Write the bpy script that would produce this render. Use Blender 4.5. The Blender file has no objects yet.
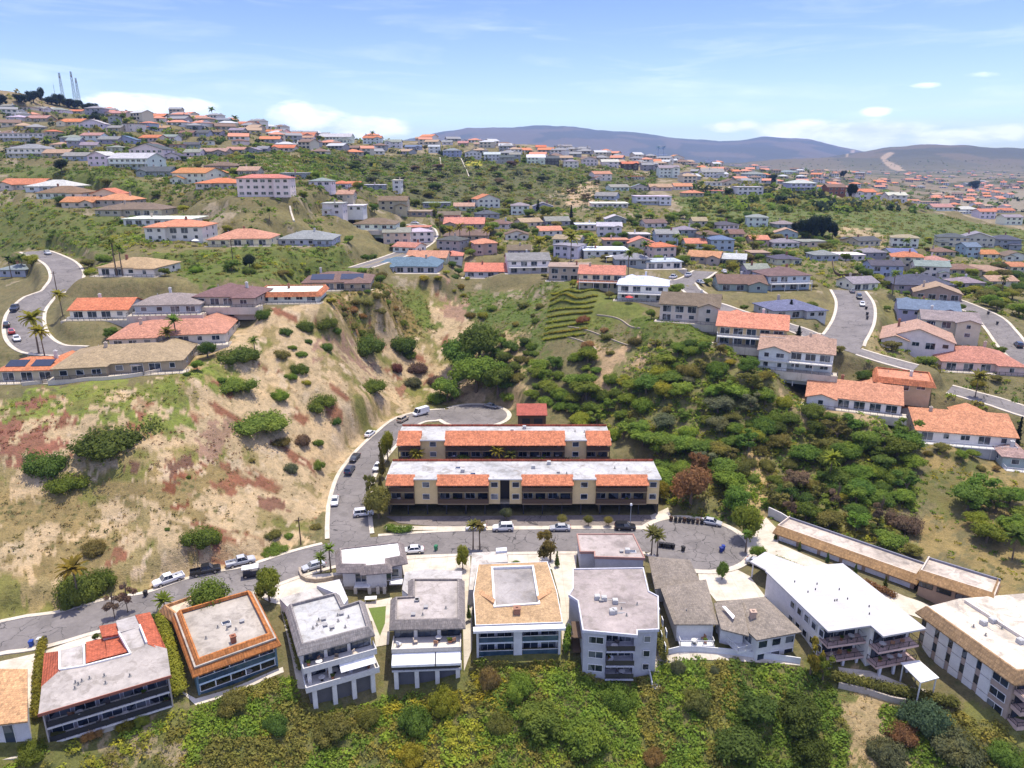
SKY_STR, SKY_SAT, SKY_VAL, SUN_STR, EXPO, HAZE = .15, 1.32, 1.0, 3.3, .76, 7e-5
import bpy, bmesh, math, random
import numpy as np
from mathutils import Vector, Matrix, geometry
random.seed(7); rng = np.random.default_rng(11)
R = math.radians
C = bpy.context.scene.collection
W_, H_, F_ = 1024, 768, 720.0
PITCH = R(17.0); SP, CP = math.sin(PITCH), math.cos(PITCH)
CAMH = 78.0

# ---------------------------------------------------------------- camera
cd = bpy.data.cameras.new('camera'); cam = bpy.data.objects.new('camera', cd); C.objects.link(cam)
cam.location = (0, 0, CAMH); cam.rotation_euler = (math.pi/2 - PITCH, 0, 0)
cd.sensor_fit = 'HORIZONTAL'; cd.sensor_width = 36; cd.lens = F_/W_*36
cd.clip_start = 1; cd.clip_end = 60000
bpy.context.scene.camera = cam

def ray(px, py):
    a = (px-512)/F_; b = (384-py)/F_
    return np.array([a, CP + b*SP, -SP + b*CP])
def at_depth(px, py, D):
    return np.array([0, 0, CAMH]) + ray(px, py)*D
def at_z(px, py, z):
    d = ray(px, py); return np.array([0, 0, CAMH]) + d*((z-CAMH)/d[2])
def proj(p):
    x, y, z = p[0], p[1], p[2]-CAMH
    D = y*CP - z*SP; v = y*SP + z*CP
    return 512 + F_*x/D, 384 - F_*v/D, D

# ---------------------------------------------------------------- terrain: control points read off the place
# (x, y, elevation) or (x, y, None, distance)
ANCH = []
def col(x, *pts):
    for p in pts: ANCH.append((x,)+p)
# near slope and the row of buildings below the street
for x, e in ((-150, -2), (50, -2), (200, -6), (350, -10), (500, -9), (650, -9.5), (800, -9), (920, -8), (1080, -5.5)): col(x, (768, e))
col(-150, (640, 0), (720, -.8)); col(0, (640, 0), (755, -1.2)); col(40, (745, -1.2)); col(178, (708, -1.5)); col(197, (700, -1.5))
col(282, (670, -1.5)); col(312, (708, -5)); col(376, (686, -5)); col(425, (684, -5)); col(475, (652, -1.5)); col(560, (650, -1.5))
col(590, (672, -3.5)); col(657, (674, -3.5)); col(672, (655, -1.2)); col(735, (655, -1)); col(800, (664, -1.5)); col(840, (672, -2.6))
col(870, (680, -3)); col(930, (692, -4)); col(922, (655, -2.6)); col(1004, (735, -4)); col(1080, (745, -4))
for x, y in ((100, 612), (200, 583), (300, 558), (420, 541), (560, 536), (660, 537), (740, 545), (690, 560), (330, 600), (240, 600), (430, 590), (520, 580), (610, 590), (700, 590), (770, 580), (120, 660), (60, 690)):
    col(x, (y, 0))
for x, y, e in ((776, 546, 1), (905, 600, 1), (850, 600, .6), (920, 640, -1), (1000, 625, 1), (1080, 640, 1), (400, 520, 0), (520, 516, 0), (645, 515, 0), (330, 520, .3), (370, 470, 1), (410, 428, 2), (455, 411, 2.5), (490, 409, 2.5), (500, 455, 2), (600, 452, 2), (400, 500, .5), (520, 490, .6), (650, 490, .8)): col(x, (y, e))
# left hillside
for x in (-160, 0): col(x, (600, 2.5), (560, 6), (500, 12), (450, 19), (400, 25), (378, 26.5), (340, 29), (290, 33), (262, 37.5), (250, 41))
col(100, (562, 4), (500, 10.5), (450, 18), (395, 26), (370, 28), (340, 30.5), (300, 36.5), (270, 42.5), (240, 48), (215, 55.5), (200, 61), (185, 68), (165, 77))
col(100, (140, None, 480), (120, None, 600))
col(190, (560, 3), (520, 7), (470, 13), (420, 20), (385, 25.5), (350, 29), (310, 35.5), (275, 41.5), (240, 49))
col(260, (540, 2.2), (500, 5), (450, 11), (400, 19), (370, 23.5), (330, 31), (305, 36.5), (290, 38.5), (270, 41.5), (250, 46), (235, 50), (215, 56.5), (197, 63.5), (180, None, 370), (160, None, 450), (140, None, 560), (128, None, 720))
col(330, (480, 2.2), (440, 6.5), (400, 15), (360, 22.5), (330, 27), (300, 33), (285, 35.5), (250, 43.5), (225, 50), (200, 61), (180, None, 430), (160, None, 540), (140, None, 720))
col(365, (350, 17.5), (330, 22.5), (300, 30.5), (285, 34))
col(400, (395, 4.2), (375, 7.6), (350, 13.3), (320, 20.8), (295, 28), (278, 32.8), (255, 37.5), (225, 47), (200, 57), (180, 67), (165, None, 600), (150, None, 690), (141, None, 770))
col(500, (400, 5.5), (370, 10), (340, 15.5), (310, 22), (282, 29), (262, 34.5), (240, 40), (210, 50), (190, 60), (170, None, 600), (150, None, 710), (143, None, 800))
col(600, (450, 4), (400, 10), (370, 16), (340, 22), (310, 28.5), (290, 32.5), (265, 36.5), (240, 40), (215, 48), (200, 54), (185, 62), (165, None, 680), (153, None, 800))
col(700, (500, 2.5), (460, 6), (420, 11.5), (390, 17), (360, 23), (330, 28.5), (310, 30.5), (285, 31.5), (260, 35), (240, 39), (220, 45), (200, None, 520), (188, None, 580), (180, None, 640), (172, None, 820), (163, None, 1100))
col(790, (505, 2), (460, 7), (420, 12.5), (385, 19), (360, 24), (330, 27), (300, 30), (275, 33), (250, None, 380), (225, None, 440), (205, None, 500), (190, None, 540))
col(850, (500, 4), (450, 9.5), (420, 13), (400, 17.5), (370, 21.5), (345, 24), (310, 27.5), (290, 29), (270, 31.5), (255, None, 375), (240, None, 410), (215, None, 470), (198, None, 525))
col(930, (540, 1.5), (500, 5), (450, 10), (420, 14), (390, 17), (345, 21.5), (310, 25.5), (280, None, 340), (255, None, 400), (235, None, 450), (207, None, 545))
col(1000, (560, 1), (520, 4), (490, 6), (450, 9.5), (420, 13), (400, 14.5), (370, 17), (340, 20), (310, 23), (280, None, 355), (255, None, 420), (235, None, 480), (221, None, 545))
col(1130, (560, 1), (500, 5), (440, 10), (400, 13), (340, 18), (280, None, 370), (230, None, 520))
# top left hill
for x, ys in ((-160, (205, 185, 160, 138, 118, 102, 96)), (30, (205, 185, 160, 140, 120, 105, 97))):
    for y, D in zip(ys, (345, 390, 440, 500, 600, 730, 880)): col(x, (y, None, D))
col(170, (200, 61), (180, None, 385), (160, None, 440), (140, None, 520), (122, None, 640), (114, None, 800))
# points out of sight that keep the hidden ground sane: (u, Y, z)
HID = []
for u in (-1.2, -.8, -.4, 0, .4, .8, 1.2):
    HID += [(u, 75, -14), (u, 60, -22), (u, 44, -30)]
for u in (-1.3, -.75, -.5): HID += [(u, 1300, 100), (u, 2000, 60), (u, 3200, 45)]
for u in (-.25, 0.0, .15): HID += [(u, 1200, 80), (u, 2000, 60), (u, 3200, 45)]
for u in (.3, .45): HID += [(u, 1500, 62), (u, 2200, 52), (u, 3200, 45)]
for u in (.55, .7, 1.0): HID += [(u, 720, 24), (u, 1000, 25), (u, 1500, 29), (u, 2200, 33), (u, 3200, 40)]
pu, pl, pz = [], [], []
for a in ANCH:
    q = at_z(a[0], a[1], a[2]) if a[2] is not None else at_depth(a[0], a[1], a[3])
    pu.append(q[0]/q[1]); pl.append(math.log(q[1])); pz.append(q[2])
for u, Y, z in HID: pu.append(u); pl.append(math.log(Y)); pz.append(z)
pu, pl, pz = map(np.array, (pu, pl, pz))
SU = 1.6
def _phi(r2): return np.where(r2 > 1e-12, r2*np.log(np.maximum(r2, 1e-12)), 0)
P = np.stack([pu*SU, pl], 1); n_ = len(P)
K = _phi(((P[:, None]-P[None])**2).sum(-1)) + np.eye(n_)*.0012
A_ = np.zeros((n_+3, n_+3)); A_[:n_, :n_] = K; A_[:n_, n_] = 1; A_[:n_, n_+1:] = P; A_[n_, :n_] = 1; A_[n_+1:, :n_] = P.T
wts = np.linalg.solve(A_, np.concatenate([pz, np.zeros(3)]))
NU, NL = 721, 940
U0, U1, L0, L1 = -.98, .98, math.log(42), math.log(14000)
gu = np.linspace(U0, U1, NU); gl = np.linspace(L0, L1, NL)
def tps(u, l):
    q = np.stack([u*SU, l], -1); out = np.empty(len(q))
    for i in range(0, len(q), 20000):
        s = q[i:i+20000]
        out[i:i+20000] = _phi(((s[:, None]-P[None])**2).sum(-1)) @ wts[:n_] + wts[n_] + s @ wts[n_+1:]
    return out
cu = np.linspace(U0, U1, 181); cl = np.linspace(L0, math.log(3200), 240)
CU, CL = np.meshgrid(cu, cl)
ZC = tps(CU.ravel(), CL.ravel()).reshape(CU.shape)
def bil(Z, x0, x1, y0, y1, x, y):
    ny, nx = Z.shape
    fx = np.clip((x-x0)/(x1-x0)*(nx-1), 0, nx-1.001); fy = np.clip((y-y0)/(y1-y0)*(ny-1), 0, ny-1.001)
    i = fx.astype(int); j = fy.astype(int); fx = fx-i; fy = fy-j
    return (Z[j, i]*(1-fx)+Z[j, i+1]*fx)*(1-fy) + (Z[j+1, i]*(1-fx)+Z[j+1, i+1]*fx)*fy
def hashn(i, j, s=0):
    v = np.sin(i*127.1 + j*311.7 + s*74.7)*43758.5453
    return v - np.floor(v)
def vnoise(x, y, s=0):
    i = np.floor(x); j = np.floor(y); fx = x-i; fy = y-j
    fx = fx*fx*(3-2*fx); fy = fy*fy*(3-2*fy)
    return (hashn(i, j, s)*(1-fx)+hashn(i+1, j, s)*fx)*(1-fy)+(hashn(i, j+1, s)*(1-fx)+hashn(i+1, j+1, s)*fx)*fy
def fbm(x, y, o=4, s=0):
    t = 0; a = .5; n = 0
    for k in range(o): t = t + a*vnoise(x*2**k, y*2**k, s+k); n += a; a *= .5
    return t/n
GU, GL = np.meshgrid(gu, gl); GY = np.exp(GL); GX = GU*GY
Z = bil(ZC, U0, U1, L0, math.log(3200), GU, np.minimum(GL, math.log(3199)))
# far ranges: rolling plain, a brown hill on the right and blue mountains behind
def ridge(u, Y, us, ys, D, sig, rough, s):
    # the crest heights come from the skyline; slopes fall off either side of the crest
    px = 512 + u*CP*F_*1.0
    crest = CAMH + D*(-(SP) + (384-np.interp(px, us, ys))/F_*CP)/(CP + (384-np.interp(px, us, ys))/F_*SP)
    sp = 1-np.clip(np.abs(np.log(Y/D))/sig, 0, 1)
    sp = sp*sp*(3-2*sp)
    nz = np.abs(fbm(u*Y/rough, Y/rough, 5, s)-.5)*2
    crest = crest+D*.0016*(fbm(u*26+s, u*0+s, 4, s)-.5)*2
    return (crest-45)*sp*(1-(1-sp)*.95*nz-.16*sp*np.abs(fbm(u*Y/(rough*.45), Y/(rough*1.3), 4, s+5)-.5))
far = np.clip((GY-1400)/1500, 0, 1)
Z = Z*(1-far) + far*(46 + 16*(fbm(GX/600, GY/600, 4, 5)-.5))
rA = ridge(GU, GY, [380, 440, 470, 520, 560, 590, 620, 670, 700, 740, 780, 830, 860, 900, 1000], [150, 133, 128, 127, 127, 131, 133, 138, 141, 137, 139, 150, 158, 166, 168], 9500, .45, 1500, 3)
rB = ridge(GU, GY, [740, 790, 820, 850, 890, 920, 950, 990, 1024, 1100, 1300], [175, 160, 153, 148, 145, 146, 148, 149, 147, 146, 150], 5200, .42, 900, 9)
rC = ridge(GU, GY, [640, 700, 760, 800, 840, 900], [170, 164, 160, 157, 158, 170], 4300, .2, 700, 19)
Z = Z + np.maximum(np.maximum(np.maximum(rA, rB), rC), 0)
# gentle lumps on open slopes
Z = Z + np.clip((GY-230)/300, 0, 1)*(1-far)*(fbm(GX/28, GY/28, 3, 1)-.5)*3.0

def elev(x, y):
    x = np.asarray(x, float); y = np.maximum(np.asarray(y, float), 1)
    return bil(Z, U0, U1, L0, L1, x/y, np.log(y))
def hit(px, py):
    """point of the ground seen at a pixel"""
    d = ray(px, py)
    Y = np.exp(np.arange(math.log(45), math.log(13500), .0015)); t = Y/d[1]
    z = CAMH + d[2]*t
    under = z < elev(d[0]*t, Y)
    k = int(np.argmax(under)) if under.any() else len(Y)-1
    return np.array([d[0]*t[k], Y[k], float(elev(d[0]*t[k], Y[k]))])
def pip(x, y, poly):
    c = np.zeros(np.shape(x), bool); n = len(poly)
    for i in range(n):
        x0, y0 = poly[i]; x1, y1 = poly[(i+1) % n]
        if y0 == y1: continue
        c ^= ((y0 > y) != (y1 > y)) & (x < (x1-x0)*(y-y0)/(y1-y0)+x0)
    return c

# ---------------------------------------------------------------- mesh and object helpers
class MB:
    """collects faces; build() links them as ONE mesh object"""
    def __init__(s): s.v = []; s.f = []; s.m = []
    def poly(s, pts, mi=0):
        k = len(s.v); s.v += [tuple(p) for p in pts]; s.f.append(tuple(range(k, k+len(pts)))); s.m.append(mi); return s
    def add(s, v, f, mi=0):
        k = len(s.v); s.v += [tuple(p) for p in v]; s.f += [tuple(i+k for i in q) for q in f]; s.m += [mi]*len(f); return s
    def box(s, x0, y0, z0, x1, y1, z1, mi=0, M=None):
        v = [(x0,y0,z0),(x1,y0,z0),(x1,y1,z0),(x0,y1,z0),(x0,y0,z1),(x1,y0,z1),(x1,y1,z1),(x0,y1,z1)]
        if M is not None: v = [tuple(M @ Vector(p)) for p in v]
        return s.add(v, [(0,3,2,1),(4,5,6,7),(0,1,5,4),(1,2,6,5),(2,3,7,6),(3,0,4,7)], mi)
    def prism(s, poly, z0, z1, mi=0, mtop=None, top=True, bot=True):
        n = len(poly); zz0 = list(z0) if hasattr(z0, '__len__') else [z0]*n; zz1 = list(z1) if hasattr(z1, '__len__') else [z1]*n
        if sum(poly[i][0]*poly[(i+1)%n][1]-poly[(i+1)%n][0]*poly[i][1] for i in range(n)) < 0: poly = poly[::-1]; zz0 = zz0[::-1]; zz1 = zz1[::-1]
        k = len(s.v); s.v += [(p[0], p[1], a) for p, a in zip(poly, zz0)] + [(p[0], p[1], b) for p, b in zip(poly, zz1)]
        for i in range(n):
            j = (i+1) % n; s.f.append((k+i, k+j, k+n+j, k+n+i)); s.m.append(mi)
        if top: s.f.append(tuple(k+n+i for i in range(n))); s.m.append(mi if mtop is None else mtop)
        if bot: s.f.append(tuple(k+i for i in range(n-1, -1, -1))); s.m.append(mi)
        return s
    def tube(s, pts, r, n=6, mi=0, cap=True):
        pts = [Vector(p) for p in pts]; rr = r if hasattr(r, '__len__') else [r]*len(pts); k = len(s.v)
        for i, p in enumerate(pts):
            d = (pts[min(i+1, len(pts)-1)]-pts[max(i-1, 0)]).normalized()
            a = d.orthogonal().normalized(); b = d.cross(a)
            for q in range(n):
                t = 2*math.pi*q/n; s.v.append(tuple(p + (a*math.cos(t)+b*math.sin(t))*rr[i]))
        for i in range(len(pts)-1):
            for q in range(n):
                s.f.append((k+i*n+q, k+i*n+(q+1) % n, k+(i+1)*n+(q+1) % n, k+(i+1)*n+q)); s.m.append(mi)
        if cap:
            s.f.append(tuple(k+q for q in range(n-1, -1, -1))); s.m.append(mi)
            s.f.append(tuple(k+(len(pts)-1)*n+q for q in range(n))); s.m.append(mi)
        return s
    def mesh(s, name, mats):
        me = bpy.data.meshes.new(name); me.from_pydata(s.v, [], s.f)
        for m in (mats if isinstance(mats, (list, tuple)) else [mats]): me.materials.append(m)
        if any(s.m): me.polygons.foreach_set('material_index', s.m)
        me.update(); return me
    def build(s, name, mats, parent=None, color=None, bevel=0, smooth=False):
        o = bpy.data.objects.new(name, s.mesh(name, mats)); C.objects.link(o)
        if parent is not None: o.parent = parent
        if color: o.color = (*color[:3], 1)
        if bevel:
            b = o.modifiers.new('bevel', 'BEVEL'); b.width = bevel; b.segments = 2; b.limit_method = 'ANGLE'
        if smooth: o.data.polygons.foreach_set('use_smooth', [True]*len(o.data.polygons))
        return o
def tag(o, label, cat, group=None, kind=None):
    o['label'] = label; o['category'] = cat
    if group: o['group'] = group
    if kind: o['kind'] = kind
    return o
def empty(name, loc, rz=0, label=None, cat=None, group=None):
    o = bpy.data.objects.new(name, None); C.objects.link(o); o.location = loc; o.rotation_euler = (0, 0, rz); o.empty_display_size = .5
    if label: tag(o, label, cat, group)
    return o
def structure(o): o['kind'] = 'structure'; return o
def link_copy(src, loc=None, rz=None, sc=None, parent=None, color=None):
    o = src.copy(); C.objects.link(o); o.parent = parent
    if loc is not None: o.location = loc
    if rz is not None: o.rotation_euler = (0, 0, rz)
    if sc is not None: o.scale = sc if hasattr(sc, '__len__') else (sc, sc, sc)
    if color: o.color = (*color[:3], 1)
    return o
def copy_tree(src, loc, rz, sc=1):
    r = link_copy(src, loc, rz, sc)
    for ch in src.children:
        c = link_copy(ch, parent=r); 
        for g in ch.children: link_copy(g, parent=c)
    return r
def drape(name, poly, mat, off=.05, step=2.0, z=None, kind='structure', thick=0):
    """a sheet lying on the ground inside a world outline"""
    n = len(poly); bd = []
    for i in range(n):
        a = np.array(poly[i][:2], float); b = np.array(poly[(i+1) % n][:2], float); m = max(1, int(np.linalg.norm(b-a)/step))
        for k in range(m): bd.append(a+(b-a)*k/m)
    bd = np.array(bd); x0, y0 = bd.min(0); x1, y1 = bd.max(0)
    gx, gy = np.meshgrid(np.arange(x0+step/2, x1, step), np.arange(y0+step/2, y1, step)); gx = gx.ravel(); gy = gy.ravel()
    k = pip(gx, gy, bd); pts = np.concatenate([bd, np.stack([gx[k], gy[k]], 1)]); nb = len(bd)
    r = geometry.delaunay_2d_cdt([Vector(p) for p in pts], [(i, (i+1) % nb) for i in range(nb)], [list(range(nb))], 2, 1e-4)
    v = np.array([(p.x, p.y) for p in r[0]]); zz = elev(v[:, 0], v[:, 1])+off if z is None else np.full(len(v), z)
    mb = MB(); mb.add(np.column_stack([v, zz]).tolist(), [tuple(f) for f in r[2]])
    if thick: 
        e = [(bd[i], bd[(i+1) % nb]) for i in range(nb)]
        for a, b in e:
            za = (float(elev(*a))+off) if z is None else z; zb = (float(elev(*b))+off) if z is None else z
            mb.poly([(a[0], a[1], za-thick), (b[0], b[1], zb-thick), (b[0], b[1], zb), (a[0], a[1], za)])
    o = mb.build(name, mat)
    if kind: o['kind'] = kind
    return o
def pxpoly(pts): return [hit(*p)[:2] for p in pts]
# ---------------------------------------------------------------- materials
class NT:
    def __init__(s, name):
        s.m = bpy.data.materials.new(name); s.m.use_nodes = True; s.t = s.m.node_tree; s.b = s.t.nodes['Principled BSDF']; s.out = s.t.nodes['Material Output']
    def n(s, ty, **kw):
        x = s.t.nodes.new('ShaderNode'+ty)
        for k, v in kw.items():
            if k.startswith('i_'): x.inputs[k[2:].replace('_', ' ')].default_value = v
            else: setattr(x, k, v)
        return x
    def l(s, a, b): s.t.links.new(a, b)
    def noise(s, vec, scale, detail=3, rough=.6, dist=0):
        x = s.n('TexNoise'); x.inputs['Scale'].default_value = scale; x.inputs['Detail'].default_value = detail; x.inputs['Roughness'].default_value = rough; x.inputs['Distortion'].default_value = dist
        s.l(vec, x.inputs['Vector']); return x.outputs['Fac']
    def ramp(s, fac, *stops):
        r = s.n('ValToRGB'); e = r.color_ramp.elements
        while len(e) < len(stops): e.new(.5)
        for q, (p, c) in zip(e, stops): q.position = p; q.color = (*c, 1) if hasattr(c, '__len__') else (c, c, c, 1)
        s.l(fac, r.inputs[0]); return r.outputs[0]
    def mix(s, a, b, fac, mode='MIX'):
        x = s.n('Mix', data_type='RGBA', blend_type=mode)
        for k, v in ((6, a), (7, b), (0, fac)):
            if hasattr(v, 'links') or hasattr(v, 'is_linked'): s.l(v, x.inputs[k])
            elif hasattr(v, '__len__'): x.inputs[k].default_value = (*v, 1)
            else: x.inputs[k].default_value = v
        return x.outputs[2]
    def math(s, op, a, b=0.0):
        x = s.n('Math', operation=op)
        for k, v in ((0, a), (1, b)):
            if hasattr(v, 'is_linked'): s.l(v, x.inputs[k])
            else: x.inputs[k].default_value = v
        return x.outputs[0]
    def bump(s, h, strength=.5, dist=.1):
        x = s.n('Bump'); x.inputs['Strength'].default_value = strength; x.inputs['Distance'].default_value = dist; s.l(h, x.inputs['Height']); s.l(x.outputs[0], s.b.inputs['Normal'])
    def done(s, color=None, rough=.8, metal=0, spec=.3):
        if color is not None:
            if hasattr(color, 'is_linked'): s.l(color, s.b.inputs['Base Color'])
            else: s.b.inputs['Base Color'].default_value = (*color, 1)
        if hasattr(rough, 'is_linked'): s.l(rough, s.b.inputs['Roughness'])
        else: s.b.inputs['Roughness'].default_value = rough
        s.b.inputs['Metallic'].default_value = metal; s.b.inputs['Specular IOR Level'].default_value = spec
        return s.m
M = {}
def objcol(t): return t.n('ObjectInfo').outputs['Color']
def pos(t): return t.n('NewGeometry').outputs['Position']
def ocoord(t): return t.n('TexCoord').outputs['Object']
def rnd(t): return t.n('ObjectInfo').outputs['Random']

t = NT('stucco'); p = pos(t); c = t.mix(objcol(t), t.ramp(t.noise(p, .7, 5), (.3, .78), (.7, 1.1)), .55, 'MULTIPLY')
c = t.mix(c, t.ramp(t.noise(p, 6, 3), (.3, .85), (.7, 1.08)), .6, 'MULTIPLY')
t.bump(t.noise(p, 14, 2), .15, .03); M['stucco'] = t.done(c, .9, spec=.15)

def tile(name, sx, var, bumpk):
    t = NT(name); o = ocoord(t)
    sep = t.n('SeparateXYZ'); t.l(o, sep.inputs[0])
    b = t.n('TexBrick'); b.offset = .5; b.inputs['Scale'].default_value = 1; b.inputs['Brick Width'].default_value = .34*sx; b.inputs['Row Height'].default_value = .3*sx; b.inputs['Mortar Size'].default_value = .025
    b.inputs['Color1'].default_value = (.62, .62, .62, 1); b.inputs['Color2'].default_value = (1.25, 1.2, 1.15, 1); b.inputs['Mortar'].default_value = (.55, .5, .5, 1); t.l(o, b.inputs['Vector'])
    c = t.mix(objcol(t), b.outputs['Color'], var, 'MULTIPLY')
    c = t.mix(c, t.ramp(t.noise(o, .5, 4), (.3, .72), (.68, 1.15)), .75, 'MULTIPLY')
    c = t.mix(c, t.ramp(t.noise(o, 2.6, 3), (.35, .7), (.65, 1.2)), .6, 'MULTIPLY')
    w = t.n('TexWave', wave_type='BANDS', bands_direction='X'); w.inputs['Scale'].default_value = 1.0/sx; w.inputs['Distortion'].default_value = .4; t.l(o, w.inputs['Vector'])
    t.bump(t.math('ADD', w.outputs['Fac'], t.math('MULTIPLY', t.noise(o, 5, 2), .5)), bumpk, .08); return t.done(c, .85, spec=.2)
M['tile'] = tile('clay_tile', 1.3, .75, .6)
M['shingle'] = tile('shingle', 1.1, .55, .2)

t = NT('flat_roof'); o = pos(t); c = t.mix(objcol(t), t.ramp(t.noise(o, .16, 5, .65), (.33, .55), (.44, .88), (.54, 1.0), (.66, 1.18)), .9, 'MULTIPLY')
c = t.mix(c, (.2, .175, .15), t.math('MULTIPLY', t.ramp(t.noise(o, .33, 6, .72, .8), (.52, 0), (.62, 1)), .55)); w = t.noise(o, .22, 3, .5, .5); c = t.mix(c, (.3, .27, .24), t.math('MULTIPLY', t.ramp(w, (.5, 0), (.52, 1), (.54, 0)), .5))
c = t.mix(c, t.ramp(t.noise(o, 1.1, 5, .7), (.3, .8), (.6, 1.05)), .7, 'MULTIPLY')
c = t.mix(c, t.ramp(t.noise(o, 9, 2), (.3, .85), (.7, 1.1)), .7, 'MULTIPLY')
v = t.n('TexVoronoi'); v.inputs['Scale'].default_value = .35; t.l(o, v.inputs['Vector']); c = t.mix(c, (.2, .18, .16), t.ramp(v.outputs['Distance'], (.04, .55), (.16, 0)))
t.bump(t.noise(o, 7, 3), .25, .04); M['flat_roof'] = t.done(c, .92, spec=.15)

t = NT('metal_roof'); o = ocoord(t); sep = t.n('SeparateXYZ'); t.l(o, sep.inputs[0]); st = t.math('FRACT', t.math('MULTIPLY', sep.outputs[1], .8))
c = t.mix((.47, .46, .455), (.36, .355, .36), t.ramp(st, (.0, 1), (.05, 0)))
c = t.mix(c, t.ramp(t.noise(o, .25, 4), (.3, .8), (.65, 1.05)), .7, 'MULTIPLY'); c = t.mix(c, t.ramp(t.noise(o, 1.2, 4, .7), (.62, 1.0), (.75, .55)), .6, 'MULTIPLY')
t.bump(t.ramp(st, (0, 1), (.06, 0)), .4, .04); M['metal_roof'] = t.done(c, .55, spec=.4)

t = NT('glass'); p = pos(t); cell = t.n('TexVoronoi'); cell.inputs['Scale'].default_value = .45; t.l(p, cell.inputs['Vector'])
c = t.ramp(cell.outputs['Color'], (.3, (.012, .018, .03)), (.62, (.035, .05, .075)), (.8, (.16, .17, .18)))
M['glass'] = t.done(c, .06, spec=.6)
t = NT('blue_glass'); p = pos(t); c = t.ramp(t.noise(p, .5, 3), (.35, (.02, .045, .075)), (.7, (.07, .12, .17))); M['blue_glass'] = t.done(c, .08, spec=.7)
def plain(name, col_, rough=.7, metal=0, spec=.3, ns=3.0, lo=.8, hi=1.1):
    t = NT(name); p = pos(t); c = t.mix(col_ if col_ else objcol(t), t.ramp(t.noise(p, ns, 4), (.3, lo), (.7, hi)), .8, 'MULTIPLY'); return t.done(c, rough, metal, spec)
M['paint'] = plain('paint', None, .6); M['trim'] = plain('white_trim', (.74, .73, .71), .6)
M['dark'] = plain('dark_trim', (.03, .03, .035), .6); M['wood'] = plain('brown_wood', (.11, .07, .045), .75, ns=6)
M['rail'] = plain('metal_rail', (.07, .065, .06), .5, .3)
M['canvas'] = plain('canvas', (.78, .77, .75), .8, ns=1.5); M['solar'] = plain('solar_cells', (.018, .026, .055), .2, .1, .5)
M['bark'] = plain('bark', (.16, .12, .085), .95, ns=5, lo=.6, hi=1.3); M['rubber'] = plain('rubber', (.015, .015, .016), .8)
M['chrome'] = plain('rim_metal', (.5, .5, .52), .3, .9); M['lamp'] = plain('lamp_lens', (.75, .75, .72), .15, 0, .6); M['tail'] = plain('tail_lens', (.4, .02, .02), .2, 0, .6)
M['stone'] = plain('stone', (.4, .33, .25), .9, ns=2.2, lo=.55, hi=1.25); M['block'] = plain('block', (.42, .37, .32), .9, ns=2.2, lo=.75)
t = NT('car_paint'); t.b.inputs['Coat Weight'].default_value = .7; t.b.inputs['Coat Roughness'].default_value = .05; M['car'] = t.done(objcol(t), .35, .1, .5)

t = NT('concrete'); p = pos(t); c = t.ramp(t.noise(p, .35, 5, .65), (.25, (.40, .345, .27)), (.5, (.56, .5, .41)), (.75, (.64, .58, .49)))
c = t.mix(c, t.ramp(t.noise(p, 5, 3), (.3, .85), (.7, 1.07)), .8, 'MULTIPLY')
b = t.n('TexBrick'); b.offset = 0; b.inputs['Scale'].default_value = .3; b.inputs['Brick Width'].default_value = 1; b.inputs['Row Height'].default_value = 1; b.inputs['Mortar Size'].default_value = .012; t.l(p, b.inputs['Vector'])
c = t.mix(c, (.3, .26, .2), t.math('MULTIPLY', b.outputs['Fac'], .55)); M['concrete'] = t.done(c, .9, spec=.2)

def asphalt(name, base, cracks):
    t = NT(name); p = pos(t)
    c = t.ramp(t.noise(p, .12, 5, .65), (.25, tuple(x*.74 for x in base)), (.5, base), (.75, tuple(x*1.25 for x in base)))
    c = t.mix(c, t.ramp(t.noise(p, 12, 3), (.3, .75), (.7, 1.2)), .7, 'MULTIPLY')
    c = t.mix(c, t.ramp(t.noise(p, 1.1, 4), (.35, .85), (.7, 1.1)), .7, 'MULTIPLY')
    c = t.mix(c, tuple(x*.55 for x in base), t.math('MULTIPLY', t.ramp(t.noise(p, .2, 2, .4), (.6, 0), (.62, 1)), .35))
    c = t.mix(c, tuple(x*.5 for x in base), t.math('MULTIPLY', t.ramp(t.noise(p, .75, 4, .6), (.62, 0), (.74, 1)), .6))
    if cracks:
        dv = t.n('TexNoise'); dv.inputs['Scale'].default_value = .5; dv.inputs['Detail'].default_value = 4; t.l(p, dv.inputs['Vector'])
        pp = t.n('VectorMath', operation='MULTIPLY_ADD'); t.l(dv.outputs['Color'], pp.inputs[0]); pp.inputs[1].default_value = (2.6, 2.6, 0); t.l(p, pp.inputs[2])
        v = t.n('TexVoronoi', feature='DISTANCE_TO_EDGE'); v.inputs['Scale'].default_value = .27; t.l(pp.outputs[0], v.inputs['Vector'])
        line = t.math('LESS_THAN', v.outputs['Distance'], .0135); keep = t.ramp(t.noise(p, .11, 2), (.42, 0), (.5, 1))
        c = t.mix(c, (.025, .024, .025), t.math('MULTIPLY', t.math('MULTIPLY', line, keep), .75))
    t.bump(t.noise(p, 9, 3), .2, .02); return t.done(c, .9, spec=.25)
M['asphalt'] = asphalt('asphalt', (.185, .168, .16), True); M['asphalt_lot'] = asphalt('parking_asphalt', (.2, .17, .155), True)

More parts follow.
